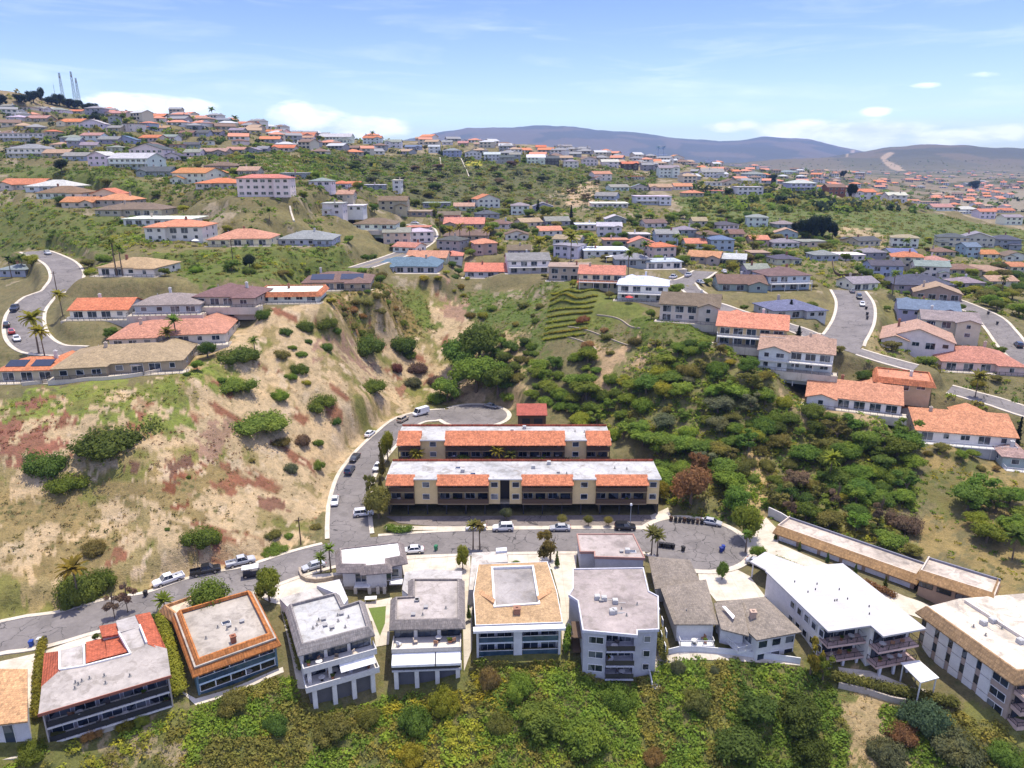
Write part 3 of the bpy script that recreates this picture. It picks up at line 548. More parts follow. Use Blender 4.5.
def build_ground():
    eu = np.concatenate([[-6, -3.5, -2.2, -1.5, -1.15], gu, [1.15, 1.5, 2.2, 3.5, 6]])
    el = np.concatenate([[math.log(6), math.log(15), math.log(28)], gl, [math.log(22000), math.log(40000)]])
    EU, EL = np.meshgrid(eu, el); Y = np.exp(EL); X = EU*Y
    z = elev(np.clip(EU, U0, U1)*np.clip(Y, 42, 13999), np.clip(Y, 42, 13999)); z = np.where(Y < 42, z-(42-Y)*.4, z); z = np.where(Y > 14000, 40, z)
    nl, nu = EU.shape
    me = bpy.data.meshes.new('ground'); i = (np.arange(nl-1)[:, None]*nu+np.arange(nu-1)[None]).ravel()
    me.from_pydata(np.column_stack([X.ravel(), Y.ravel(), z.ravel()]).tolist(), [], np.column_stack([i, i+1, i+nu+1, i+nu]).tolist())
    # soil colours
    base = np.empty(X.shape+(3,)); grow = np.full(X.shape, .6)
    w = fbm(X/70, Y/70, 4, 3)[..., None]; base[:] = np.array((.135,.125,.055))*(1-w)+np.array((.17,.145,.08))*w
    d = np.clip((Y-3200)/1200, 0, 1)[..., None]; base = base*(1-d) + d*np.where(fbm(X/500, Y/500, 4, 8)[..., None] > .55, np.array((.13,.105,.06)), np.array((.075,.075,.04)))
    far = (Y > 900) & (Y < 3600); cc = fbm(X/90, Y/90, 3, 14)
    base[far] = np.where(cc[far][:, None] > .5, np.array((.2,.16,.11)), np.array((.07,.08,.035)))
    mid = (Y > 270) & (Y < 900) & (fbm(X/14, Y/14, 4, 61) > .585); base[mid] = (.27,.225,.155)
    jx = (fbm(X/11, Y/11, 5, 21)-.5)*2; jy = (fbm(X/11, Y/11, 5, 22)-.5)*2; fine = (fbm(X/2.4, Y/2.4, 3, 23)-.5)*2; fin2 = (fbm(X/1.3, Y/1.3, 2, 24)-.5)*2; patch = fbm(X/3.2, Y/3.2, 4, 25)
    for pts, c, g, rag in ZONES:
        pl_ = zone_poly(pts); a = np.array(pl_); k = rag*9/Y
        uu = EU+(jx*1.3+fine*.5+fin2*.3)*k; ll = EL+(jy*1.3+fine*.5-fin2*.3)*k
        m = (EU > a[:, 0].min()-.1) & (EU < a[:, 0].max()+.1) & (EL > a[:, 1].min()-.2) & (EL < a[:, 1].max()+.2)
        ins = np.zeros(m.shape, bool); ins[m] = pip(uu[m], ll[m], pl_)
        thr = .30 if g > .25 else .1
        if rag >= .8: ins &= patch > thr+.08
        base[ins] = c; grow[ins] = g
        if c == TAN:
            b1 = fbm(X/7+jx, Y/7, 5, 41); b2 = fbm(X/9, Y/9+jy, 5, 42); b3 = fbm(X/3, Y/3, 4, 43)
            for kk, cc in ((b1 > .65, (.3,.2,.115)), (b1 > .68, (.22,.1,.06)), (b2 > .55, (.27,.215,.1)), (b2 > .64, (.17,.165,.05)), ((b3 > .7), (.46,.36,.24))): q_ = ins & kk; base[q_] = cc
    # dirt scar and cut on the brown hill far right
    for pts in ([(888,152),(895,153),(885,160),(900,166),(907,171),(898,171),(884,163),(880,158)], [(852,150),(855,150),(848,157),(845,157)]):
        ins = pip(EU, EL, zone_poly(pts)); base[ins] = (.36,.27,.17)
    n = X.size
    for nm, ty, arr in (('soil', 'FLOAT_COLOR', np.concatenate([base.reshape(n, 3), np.ones((n, 1))], 1).ravel()), ('growth', 'FLOAT', grow.ravel())):
        at = me.attributes.new(nm, ty, 'POINT'); at.data.foreach_set('color' if ty == 'FLOAT_COLOR' else 'value', arr.astype(np.float32))
    me.materials.append(M['ground']); me.polygons.foreach_set('use_smooth', [True]*len(me.polygons))
    o = bpy.data.objects.new('ground', me); C.objects.link(o); structure(o)
build_ground()

def ribbon(P3, zs, offs, dz):
    """offs: list of lateral offsets, dz: heights above the grade"""
    T = np.gradient(P3, axis=0); T /= np.linalg.norm(T, axis=1)[:, None]+1e-9; N = np.stack([-T[:, 1], T[:, 0]], 1); mb = MB(); k = len(offs)
    for i in range(len(P3)):
        for o_, h in zip(offs, dz): mb.v.append((P3[i, 0]+N[i, 0]*o_, P3[i, 1]+N[i, 1]*o_, float(elev(P3[i, 0]+N[i, 0]*o_, P3[i, 1]+N[i, 1]*o_))+.03+h))
    for i in range(len(P3)-1):
        for j in range(k-1): mb.f.append((i*k+j, (i+1)*k+j, (i+1)*k+j+1, i*k+j+1)); mb.m.append(0)
    return mb
CULW = {c[0]: c for c in CULS}
def near_cul(p, skip): return any(np.hypot(p[0]-c[1][0], p[1]-c[1][1]) < c[2]-.3 for c in CULS if c[0] != skip)
def in_other_road(p, me_):
    for nm, P3, zs, w in RLINES:
        if nm == me_: continue
        if np.min(np.hypot(P3[:, 0]-p[0], P3[:, 1]-p[1])) < w/2+.1: return True
    return near_cul(p, None)
for nr, (nm, P3, zs, w) in enumerate(RLINES):
    lift = .06 + .005*nr
    o = ribbon(P3, zs, np.linspace(-w/2, w/2, 5), [lift]*5).build('road', M['asphalt']); structure(o)
    T = np.gradient(P3, axis=0); T /= np.linalg.norm(T, axis=1)[:, None]+1e-9; N = np.stack([-T[:, 1], T[:, 0]], 1)
    for sgn in (1, -1):
        run = []
        runs = []
        for i in range(len(P3)):
            q = P3[i]+N[i]*sgn*(w/2+.3)
            if in_other_road(q, nm): 
                if len(run) > 2: runs.append(run)
                run = []
            else: run.append(i)
        if len(run) > 2: runs.append(run)
        for r in runs:
            # a raised kerb and a strip of pale walk behind it
            a, b, c2 = sgn*(w/2), sgn*(w/2+.2), sgn*(w/2+1.0)
            o = ribbon(P3[r], zs[r], [a, a, b, b+sgn*.001, c2, c2], [0, .17, .17, .16, .16, -.4]).build('kerb', M['concrete']); structure(o)
for nm, c, r, z in CULS:
    mb = MB(); n = 48; pts = [(c[0]+r*math.cos(2*math.pi*i/n), c[1]+r*math.sin(2*math.pi*i/n)) for i in range(n)]
    mb.poly([(x, y, z+.13) for x, y in pts]); structure(mb.build('road', M['asphalt']))
    mb = MB()
    for i in range(n):
        a = 2*math.pi*i/n; b = 2*math.pi*(i+1)/n; mid = (c[0]+(r+.3)*math.cos((a+b)/2), c[1]+(r+.3)*math.sin((a+b)/2))
        if any(np.min(np.hypot(L[1][:, 0]-mid[0], L[1][:, 1]-mid[1])) < L[3]/2+.2 for L in RLINES): continue
        for r0, z0, r1, z1 in ((r, 0, r, .2), (r, .2, r+1.4, .19), (r+1.4, .19, r+1.4, -.4)):
            mb.poly([(c[0]+r0*math.cos(a), c[1]+r0*math.sin(a), z+z0), (c[0]+r0*math.cos(b), c[1]+r0*math.sin(b), z+z0), (c[0]+r1*math.cos(b), c[1]+r1*math.sin(b), z+z1), (c[0]+r1*math.cos(a), c[1]+r1*math.sin(a), z+z1)])
    structure(mb.build('kerb', M['concrete']))
# centre line on the curved street in the middle
for nm, P3, zs, w in RLINES:
    if nm == 'centre': structure(ribbon(P3, zs, [-.12, .12], [.13, .13]).build('road_marking', plain('yellow_paint', (.55, .42, .1), .8)))
# car park in front of the apartments, drives, patios and paths
structure(drape('parking_lot', [at_z(*p, 0)[:2] for p in ((386,516.5),(655,515),(655,526),(610,526),(440,527),(398,523))], M['asphalt_lot'], z=.05))
def flat(name, pts, z, mat='concrete', dz=.0): return structure(drape(name, [at_z(*p, z)[:2] for p in pts], M[mat], z=z+dz, step=6, thick=.5))
def apron(pts, name='driveway', mat='concrete', off=.1): return structure(drape(name, pxpoly(pts), M[mat], off=off, step=1.5))
# ---------------------------------------------------------------- building blocks for houses
_win = {}
def window_mesh(w, h, style='slider', frame='trim'):
    """a framed window: frame stands proud of the wall, panes behind it, a mullion or two; lies in the xz plane facing -y"""
    key = (round(w, 1), round(h, 1), style, frame)
    if key not in _win:
        w, h = key[0], key[1]; mb = MB(); f = .07 if w < 2.5 else .08
        mb.box(-w/2, -.03, 0, w/2, .02, h, 1)
        mb.box(-w/2-f, -.09, -f, -w/2, .02, h+f); mb.box(w/2, -.09, -f, w/2+f, .02, h+f); mb.box(-w/2, -.09, h, w/2, .02, h+f); mb.box(-w/2, -.11, -f, w/2, .02, 0)
        n = max(1, int(round(w/1.1))) if style == 'slider' else 1
        for k in range(1, n): x = -w/2+w*k/n; mb.box(x-.03, -.07, 0, x+.03, -.03, h)
        _win[key] = mb.mesh('window', [M[frame], M['glass']])
    return _win[key]
def put_window(parent, x, y, z, w, h, rz=0, name='window', style='slider', frame='trim'):
    o = bpy.data.objects.new(name, window_mesh(w, h, style, frame)); C.objects.link(o); o.parent = parent; o.location = (x, y, z); o.rotation_euler = (0, 0, rz); return o
def gable_roof(mb, x0, x1, y0, y1, z, rise, axis='x', ov=.55, th=.2):
    x0 -= ov; x1 += ov; y0 -= ov; y1 += ov; half = (y1-y0)/2 if axis == 'x' else (x1-x0)/2; drop = rise*ov/max(half-ov, .1); z0 = z-drop; zr = z+rise
    if axis == 'x':
        ym = (y0+y1)/2; prof = [(y0, z0), (ym, zr), (y1, z0), (y1, z0+th), (ym, zr+th), (y0, z0+th)]; pts = [[(x, p[0], p[1]) for p in prof] for x in (x0, x1)]
    else:
        xm = (x0+x1)/2; prof = [(x0, z0), (xm, zr), (x1, z0), (x1, z0+th), (xm, zr+th), (x0, z0+th)]; pts = [[(p[0], y, p[1]) for p in prof] for y in (y1, y0)]
    k = len(mb.v); mb.v += pts[0]+pts[1]
    for q in ((0,1,7,6),(1,2,8,7),(2,3,9,8),(3,4,10,9),(4,5,11,10),(5,0,6,11)): mb.f.append(tuple(k+i for i in q)); mb.m.append(0)
    for q in ((0,5,4,1),(1,4,3,2),(6,7,10,11),(7,8,9,10)): mb.f.append(tuple(k+i for i in q)); mb.m.append(0)
def gable_wall(mb, x0, x1, y0, y1, z, rise, axis='x'):
    if axis == 'x':
        ym = (y0+y1)/2
        for x in (x0, x1): mb.poly([(x, y0, z), (x, y1, z), (x, ym, z+rise)])
    else:
        xm = (x0+x1)/2
        for y in (y0, y1): mb.poly([(x0, y, z), (x1, y, z), (xm, y, z+rise)])
def hip_roof(mb, x0, x1, y0, y1, z, rise, ov=.55, th=.2):
    x0 -= ov; x1 += ov; y0 -= ov; y1 += ov; W = x1-x0; Dp = y1-y0; z -= .12
    if W >= Dp: r0, r1 = (x0+Dp/2, (y0+y1)/2), (x1-Dp/2, (y0+y1)/2)
    else: r0, r1 = ((x0+x1)/2, y0+W/2), ((x0+x1)/2, y1-W/2)
    a = [(x0,y0,z),(x1,y0,z),(x1,y1,z),(x0,y1,z)]; b = [(p[0],p[1],z+th) for p in a]; q0 = (*r0, z+th+rise); q1 = (*r1, z+th+rise)
    mb.poly(a[::-1])
    for i in range(4): mb.poly([a[i], a[(i+1)%4], b[(i+1)%4], b[i]])
    if W >= Dp: mb.poly([b[0], b[1], q1, q0]); mb.poly([b[1], b[2], q1]); mb.poly([b[2], b[3], q0, q1]); mb.poly([b[3], b[0], q0])
    else: mb.poly([b[0], b[1], q0]); mb.poly([b[1], b[2], q1, q0]); mb.poly([b[2], b[3], q1]); mb.poly([b[3], b[0], q0, q1])
def flat_roof(mb, x0, x1, y0, y1, z, ov=.6, th=.32):
    mb.box(x0-ov, y0-ov, z, x1+ov, y1+ov, z+th)
def railing(mb, pts, h=1.0, pitch=.14, post=.04, solid=False):
    """rail, posts and pickets along a line of points (x, y, z)"""
    for a, b in zip(pts[:-1], pts[1:]):
        a = Vector(a); b = Vector(b); L = (b-a).length; d = (b-a)/L; ang = math.atan2(d.y, d.x); Mx = Matrix.Translation(a) @ Matrix.Rotation(ang, 4, 'Z')
        mb.box(0, -.035, h-.07, L, .035, h, M=Mx); mb.box(0, -.025, .1, L, .025, .15, M=Mx)
        n = max(1, int(L/1.6))
        for k in range(n+1): x = L*k/n; mb.box(x-post, -post, 0, x+post, post, h-.07, M=Mx)
        if solid: mb.box(post, -.012, .15, L-post, .012, h-.07, M=Mx)
        else:
            m = int(L/pitch)
            for k in range(1, m): x = L*k/m; mb.box(x-.012, -.012, .15, x+.012, .012, h-.07, M=Mx)
def fake_color(c, k=.06):
    return tuple(max(.01, v*(1+random.uniform(-k, k)*1.6)) for v in c)
def chimney(parent, x, y, z, c=(.5, .42, .34), w=.7, h=1.5):
    mb = MB(); mb.box(x-w/2, y-w/2, z-1.4, x+w/2, y+w/2, z+h); mb.box(x-w/2-.08, y-w/2-.08, z+h, x+w/2+.08, y+w/2+.08, z+h+.14); mb.box(x-.18, y-.18, z+h+.14, x+.18, y+.18, z+h+.35)
    return mb.build('chimney', M['stucco'], parent, c)
def make_house(h, n):
    random.seed(n*17+3); g, D, W, dep, rt, st, ex = h['g'], h['D'], h['W'], h['dep'], h['rt'], h['st'], h['ex']
    wc = fake_color(WALL[h['wa']]); rc = fake_color(ROOF[h['ro']], .08)
    grp = 'houses, ' + h['row']
    root = empty('house', (g[0], g[1], g[2]), h['rz'], h['label'], 'house', grp)
    Hs = st*2.75; x0, x1 = -W/2, W/2; wall = MB(); roof = MB(); pitch = random.uniform(.3, .38)
    rmat = M['tile'] if h['ro'] in 'osp' else M['shingle'] if rt not in ('f', 'k') else M['flat_roof']
    if rt == 'f' or rt == 'k': rmat = M['flat_roof'] if h['ro'] in 'wlgtd' else rmat
    near = D < 330
    # main volume, perhaps with a wing that steps forward and one that steps back
    wing = (W > 15 and rt in 'xhz' and not set('dT') & set(ex)) or 'g' in ex
    wall.prism([(x0, 0), (x1, 0), (x1, dep), (x0, dep)], -4, Hs, top=False, bot=False)
    wins = []
    if rt in ('x', 'k2'):
        rise = dep/2*pitch; gable_wall(wall, x0, x1, 0, dep, Hs, rise); gable_roof(roof, x0, x1, 0, dep, Hs, rise)
    elif rt == 'y':
        rise = W/2*pitch; gable_wall(wall, x0, x1, 0, dep, Hs, rise, 'y'); gable_roof(roof, x0, x1, 0, dep, Hs, rise, 'y')
    elif rt in 'hzm':
        rise = min(W, dep)/2*pitch*(.75 if rt == 'm' else 1); hip_roof(roof, x0, x1, 0, dep, Hs, rise)
    else:
        rise = .3; flat_roof(roof, x0, x1, 0, dep, Hs, .55 if rt == 'f' else .1)
    sgn = random.choice((-1, 1)); wx = None
    if wing:
        ww = W*random.uniform(.3, .42); a = x1-ww if sgn > 0 else x0; b = a+ww; yo = -random.uniform(1.6, 2.6); hh = Hs if st == 1 or random.random() < .5 else 2.75; wx = (a, b, yo)
        wall.prism([(a, yo), (b, yo), (b, .5), (a, .5)], -4, hh, top=False, bot=False)
        wr = ww/2*pitch
        if rt in ('h', 'm'):
            hip_roof(roof, a, b, yo, dep*.45, hh-.03, wr)
        elif rt == 'f' : flat_roof(roof, a, b, yo, 0, hh-.04, .4)
        else: gable_wall(wall, a, b, yo, yo+.001, hh, wr, 'y'); gable_roof(roof, a, b, yo, dep*.45, hh-.03, wr, 'y')
    if W > 13 and rt in 'xhz' and random.random() < .6:      # a wing at the back on the other side
        ww = W*.36; a = x0+.8 if sgn > 0 else x1-ww-.8; b = a+ww
        wall.prism([(a, dep-.5), (b, dep-.5), (b, dep+4), (a, dep+4)], -4, Hs, top=False, bot=False)
        gable_wall(wall, a, b, dep+4, dep+4.001, Hs, ww/2*pitch, 'y'); gable_roof(roof, a, b, dep*.5, dep+4, Hs-.03, ww/2*pitch, 'y')
    wo = wall.build('wall', M['stucco'], root, wc)
    ro_ = roof.build('roof', rmat, root, rc)
    if rt == 'k':        # tiled mansard round the flat roof
        mb = MB(); zt, zb = Hs+.75, Hs-.75
        for (ax, ay, bx, by_) in ((x0-.1, -.1, x1+.1, -.1), (x1+.1, -.1, x1+.1, dep+.1), (x1+.1, dep+.1, x0-.1, dep+.1), (x0-.1, dep+.1, x0-.1, -.1)):
            d = Vector((bx-ax, by_-ay, 0)).normalized(); o_ = Vector((d.y, -d.x, 0))
            A, B = Vector((ax, ay, 0)), Vector((bx, by_, 0)); e = 1.0
            mb.poly([A+o_*e-d*e+Vector((0,0,zb)), B+o_*e+d*e+Vector((0,0,zb)), B+Vector((0,0,zt)), A+Vector((0,0,zt))])
            mb.poly([A+Vector((0,0,zt)), B+Vector((0,0,zt)), B-o_*.25-d*.25+Vector((0,0,zt)), A-o_*.25+d*.25+Vector((0,0,zt))])
            mb.poly([A-o_*.25+d*.25+Vector((0,0,zt)), B-o_*.25-d*.25+Vector((0,0,zt)), B-o_*.25-d*.25+Vector((0,0,Hs)), A-o_*.25+d*.25+Vector((0,0,Hs))])
        mb.build('mansard', M['tile'], root, ROOF['o'])
    if rt == 'k2':
        mb = MB(); mb.poly([(x0-.6, -2.4, 2.5), (x1+.6, -2.4, 2.5), (x1+.6, 0, 3.3), (x0-.6, 0, 3.3)]); mb.poly([(x0-.6, -2.4, 2.3), (x1+.6, -2.4, 2.3), (x1+.6, -2.4, 2.5), (x0-.6, -2.4, 2.5)]); mb.poly([(x0-.6,-2.4,2.3),(x0-.6,0,2.3),(x1+.6,0,2.3),(x1+.6,-2.4,2.3)])
        for k in range(4): x = x0+(x1-x0)*k/3; mb.box(x-.12, -2.3, -1, x+.12, -2.1, 2.4)
        mb.build('porch_roof', M['tile'], root, ROOF['o'])
    # windows and doors on the front, both sides
    fr = 'trim' if h['wa'] in 'WCLGP' else 'dark' 
    def row(y, a, b, z, big):
        L = b-a; n = max(1, int(L/(3.6 if big else 3.2))); 
        for k in range(n):
            x = a+L*(k+.5)/n
            if big and random.random() < .55: put_window(root, x, y, z+.25, min(2.6, L/n*.74), 2.05, 0, 'glass_door')
            else: put_window(root, x, y, z+.95, min(random.choice((1.2, 1.6, 2.0)), L/n*.8), 1.25)
    nst = st
    for s in range(nst):
        if wx:
            if wx[0]-x0 > 2: row(-.005, x0+.3, wx[0]-.3, s*2.75, near)
            if x1-wx[1] > 2: row(-.005, wx[1]+.3, x1-.3, s*2.75, near)
            if s == 0 or hh > 3: row(wx[2]-.005, wx[0]+.3, wx[1]-.3, s*2.75, False)
        else: row(-.005, x0+.4, x1-.4, s*2.75, near)
        if D < 480:
            for k in range(2): put_window(root, x1+.005, dep*(.3+.4*k), s*2.75+1, 1.3, 1.15, math.pi/2); put_window(root, x0-.005, dep*(.3+.4*k), s*2.75+1, 1.3, 1.15, -math.pi/2)
    if near or random.random() < .35:
        chimney(root, x0+W*random.uniform(.2, .8), dep*random.uniform(.35, .75), Hs+rise*.75, random.choice(((.5,.42,.34), (.33,.16,.11), (.6,.58,.55))))
    if near:
        mb = MB(); 
        for k in range(random.randint(2, 4)):
            x = x0+W*random.uniform(.15, .85); y = dep*random.uniform(.55, .75); zz = Hs+rise*(2*(1-y/dep) if rt in 'xhz' else 1)*.95
            mb.tube([(x, y, zz-.2), (x, y, zz+.5)], .09, 6)
        mb.build('vent_pipe', M['paint'], root, (.5, .5, .5))
        # garage door or entrance on the uphill side
        mb = MB(); mb.box(-2.4, dep, 0, 2.4, dep+.06, 2.2)
        for k in range(1, 4): mb.box(-2.38, dep+.06, k*.55-.02, 2.38, dep+.075, k*.55+.02)
        mb.build('garage_door', M['paint'], root, (.62, .6, .56))
    if 'd' in ex or 'T' in ex:
        dz = 0.0 if st == 1 and 'T' not in ex else 2.75 if st >= 2 else 0; out = 2.6 if near else 2.0; mb = MB(); mb.box(x0+.2, -out, dz-.28, x1-.2, -.01, dz)
        lift = dz
        n = max(3, int(W/4.5))
        for k in range(n+1): x = x0+.4+(W-.8)*k/n; mb.box(x-.11, -out+.05, -4, x+.11, -out+.27, dz-.28)
        dk = mb.build('deck', M['paint'], root, (.66, .64, .6)); mb = MB(); railing(mb, [(x0+.25, -.05, dz), (x0+.25, -out+.06, dz), (x1-.25, -out+.06, dz), (x1-.25, -.05, dz)], 1.0, .3 if near else .8); mb.build('railing', M['trim'], dk)
        if 'T' in ex:
            mb = MB(); mb.prism([(x0+.3, -out+.35), (x1-.3, -out+.35), (x1-.3, -.02), (x0+.3, -.02)], -4, dz-.3); mb.build('lower_wall', M['stucco'], root, (.5, .5, .5))
    if 't' in ex:
        mb = MB(); o_ = 3.0; mb.prism([(x0-1.5, -o_), (x1+1.5, -o_), (x1+1.5, 1), (x0-1.5, 1)], -2.2, .07); tr = mb.build('terrace', M['concrete'], root)
        if D < 300:
            mb = MB(); railing(mb, [(x0-1.4, -.5, .07), (x0-1.4, -o_+.1, .07), (x1+1.4, -o_+.1, .07), (x1+1.4, -.5, .07)], .9, .4); mb.build('railing', M['rail'], tr)
    if 'S' in ex:
        for sx in (-.22, .22):
            mb = MB(); hw = W*.17; y0_ = dep*.1; y1_ = dep*.36; sl = 2*rise/(dep+1.1); zf = lambda y: Hs+.32+(y+.55)*sl-.12
            mb.add([(sx*W-hw, y0_, zf(y0_)), (sx*W+hw, y0_, zf(y0_)), (sx*W+hw, y1_, zf(y1_)), (sx*W-hw, y1_, zf(y1_)), (sx*W-hw, y0_, zf(y0_)-.14), (sx*W+hw, y0_, zf(y0_)-.14), (sx*W+hw, y1_, zf(y1_)-.14), (sx*W-hw, y1_, zf(y1_)-.14)], [(0,1,2,3),(0,4,5,1),(1,5,6,2),(2,6,7,3),(3,7,4,0)])
            mb.build('solar_panel', M['solar'], root)
    return root
for n, h in enumerate(HOUSES): h['root'] = make_house(h, n)
# far-off houses: the ones that show largest are things, the rest of that far crowd is one mass
FARW = {k: plain('far_wall_'+WN[k], WALL[k], .9) for k in 'WCBG'}; FARR = {k: plain('far_roof_'+RN[k], ROOF[k], .9) for k in 'osbtgl'}
FARN = []; FARM = MB(); FMATS = [FARW[k] for k in 'WCBG']+[FARR[k] for k in 'osbtgl']+[M['glass']]
rs = random.Random(5)
def far_house(x, y, W, dep, rz, st, rt, wc, rc, label, grp):
    mb = MB(); x0, x1 = -W/2, W/2; Hs = st*2.7; wi, ri, gi = ('WCBG'.index(wc), 4+'osbtgl'.index(rc), 10) if label is None else (0, 1, 2)
    mb.prism([(x0, 0), (x1, 0), (x1, dep), (x0, dep)], -3, Hs, wi, top=False, bot=False); rise = dep*.2
    k = len(mb.f); gable_wall(mb, x0, x1, 0, dep, Hs, rise); mb.m[k:] = [wi]*(len(mb.f)-k); r = MB()
    (gable_roof if rt == 'x' else hip_roof)(r, x0, x1, 0, dep, Hs, rise); mb.add(r.v, r.f, ri)
    for s in range(st):
        for q in range(int(W/4)): mb.box(x0+4*q+1, -.06, s*2.7+.7, x0+4*q+3.2, -.01, s*2.7+2.2, gi)
    z = float(elev(x, y))
    if label is None:
        c, s = math.cos(rz), math.sin(rz); o = len(FARM.v); FARM.v += [(x+p[0]*c-p[1]*s, y+p[0]*s+p[1]*c, z+p[2]) for p in mb.v]; FARM.f += [tuple(i+o for i in f) for f in mb.f]; FARM.m += mb.m; return
    o = mb.build('house', [FARW[wc], FARR[rc], M['glass']], None); o.location = (x, y, z); o.rotation_euler = (0, 0, rz); tag(o, label, 'house', grp); return o
FARL = []
def far_area(n, fx, fy, place, grp, colors):
    c = 0; tries = 0
    while c < n and tries < n*30:
        tries += 1; px = rs.uniform(*fx); py = rs.uniform(*fy); g = hit(px, py)
        if any((g[0]-q[0])**2+(g[1]-q[1])**2 < (9+g[1]*.008)**2 for q in FARN) or g[1] > 3300: continue
        if any((g[0]-q['g'][0])**2+(g[1]-q['g'][1]-5)**2 < 20**2 for q in HOUSES): continue
        FARN.append(g); FARL.append((g[1], g[0], rs.uniform(11, 17), rs.uniform(9, 12), rs.uniform(-.7, .7), rs.choice((1, 1, 1, 2)), rs.choice('xh'), rs.choice('WWCCBG'), rs.choice(colors), place, grp)); c += 1
far_area(90, (820, 1020), (168, 190), 'on the plain below the brown hill', 'far houses on the plain', 'oosssbbtg')
far_area(26, (930, 1020), (190, 212), 'in the dip behind the right crest', 'far houses in the dip', 'oosssbt')
far_area(40, (690, 850), (162, 184), 'on the plateau before the blue mountains', 'far houses on the plateau', 'ossbbtgl')
far_area(44, (250, 520), (126, 156), 'along the crowded middle skyline', 'far houses on the middle skyline', 'ossbtggl')
far_area(32, (520, 700), (148, 166), 'behind the ridge row by the mountains', 'far houses behind the ridge', 'osbtggl')
far_area(34, (5, 250), (110, 150), 'scattered on the upper left hill', 'far houses on the left hill', 'osbtggl')
FARL.sort()
for i, (y, x, W, dp, rz, st, rt, wc, rc, place, grp) in enumerate(FARL):
    far_house(x, y, W, dp, rz, st, rt, wc, rc, f"tiny distant {WN[wc]} {'two-storey' if st == 2 else 'low'} house with {RN[rc]} roof {place}" if i < 24 else None, grp)
o = FARM.build('distant_houses', FMATS); o['kind'] = 'stuff'
# ---------------------------------------------------------------- the apartment blocks and the buildings along the street
class Site:
    """a building set out from two front corners of its roof"""
    def __init__(s, pa, pb, z, label, name='apartment_building', cat='apartment building', group=None):
        a = at_z(*pa, z); b = at_z(*pb, z); s.a = a[:2]; s.ang = math.atan2(b[1]-a[1], b[0]-a[0]); s.W = float(np.hypot(*(b-a)[:2])); s.z = z
        s.root = empty(name, (a[0], a[1], 0), s.ang, label, cat, group); s.where = 'the '+' '.join(label.split(' with ')[0].split(' edged ')[0].split(' under ')[0].split(' behind ')[0].split()[:6])
    def L(s, px, py, z=None):
        q = at_z(px, py, s.z if z is None else z)[:2]-s.a; c, n = math.cos(-s.ang), math.sin(-s.ang); return (q[0]*c-q[1]*n, q[0]*n+q[1]*c)
    def LP(s, pts, z=None): return [s.L(*p, z) for p in pts]
    def L3(s, pts): return [(*s.L(p[0], p[1], p[2]), p[2]) for p in pts]
    def world(s, x, y): c, n = math.cos(s.ang), math.sin(s.ang); return (s.a[0]+x*c-y*n, s.a[1]+x*n+y*c)
    def box(s, name, mat, boxes, color=None, parent=None, bevel=0):
        mb = MB()
        for b in boxes: mb.box(*b)
        return mb.build(name, mat, parent or s.root, color, bevel)
    def prism(s, name, mat, poly, z0, z1, color=None, top=True, parent=None):
        mb = MB(); mb.prism(poly, z0, z1, top=top, bot=False); return mb.build(name, mat, parent or s.root, color)
    def rail(s, pts, h=1.0, mat='rail', pitch=.14, solid=False, parent=None):
        mb = MB(); railing(mb, pts, h, pitch, .04, solid); return mb.build('railing', M[mat], parent or s.root)
    def win(s, x, y, z, w, h, rz=0, name='window', frame='trim', style='slider'): return put_window(s.root, x, y, z, w, h, rz, name, style, frame)
    def furn(s, n, x0, x1, y0, y1, z): 
        for k in range(n): FURN.append((s.world(random.uniform(x0, x1), random.uniform(y0, y1)), z, s.ang+random.uniform(-.5, .5), s.where))
FURN = []
def inset(poly, d):
    """an outline moved inwards by d (outwards when negative); counter-clockwise"""
    n = len(poly)
    if sum(poly[i][0]*poly[(i+1)%n][1]-poly[(i+1)%n][0]*poly[i][1] for i in range(n)) < 0: poly = poly[::-1]
    out = []
    for i in range(n):
        p0, p1, p2 = map(np.array, (poly[i-1], poly[i], poly[(i+1) % n])); a = (p1-p0)/np.linalg.norm(p1-p0); b = (p2-p1)/np.linalg.norm(p2-p1)
        na = np.array((-a[1], a[0])); nb = np.array((-b[1], b[0])); k = 1+na@nb; out.append(tuple(p1+(na+nb)*d/max(k, .35)))
    return poly, out
def sloped(mb, pts, th=.18):
    """a roof plane given by its corners, with thickness"""
    n = len(pts); lo = [(p[0], p[1], p[2]-th) for p in pts]
    mb.poly(pts); mb.poly(lo[::-1])
    for i in range(n): mb.poly([lo[i], lo[(i+1)%n], pts[(i+1)%n], pts[i]])
def mansard(site, poly, zt, zb, ins, out, mat, color, edges=None, lip=.3, name='mansard'):
    """sloping tiled skirt round a flat roof: top edge inset, bottom edge outset, upright inner face"""
    poly, top = inset(poly, ins); _, bot = inset(poly, -out); _, inn = inset(poly, ins+.28); n = len(poly); mb = MB()
    for i in range(n):
        if edges is not None and i not in edges: continue
        j = (i+1) % n
        mb.poly([(*bot[i], zb), (*bot[j], zb), (*top[j], zt), (*top[i], zt)]); mb.poly([(*top[i], zt), (*top[j], zt), (*inn[j], zt), (*inn[i], zt)])
        mb.poly([(*inn[i], zt), (*inn[j], zt), (*inn[j], zt-lip-.3), (*inn[i], zt-lip-.3)]); mb.poly([(*bot[i], zb), (*bot[i], zb-.2), (*bot[j], zb-.2), (*bot[j], zb)]); mb.poly([(*bot[i], zb-.2), (*poly[i], zb-.2), (*poly[j], zb-.2), (*bot[j], zb-.2)])
    return mb.build(name, mat, site.root, color), poly
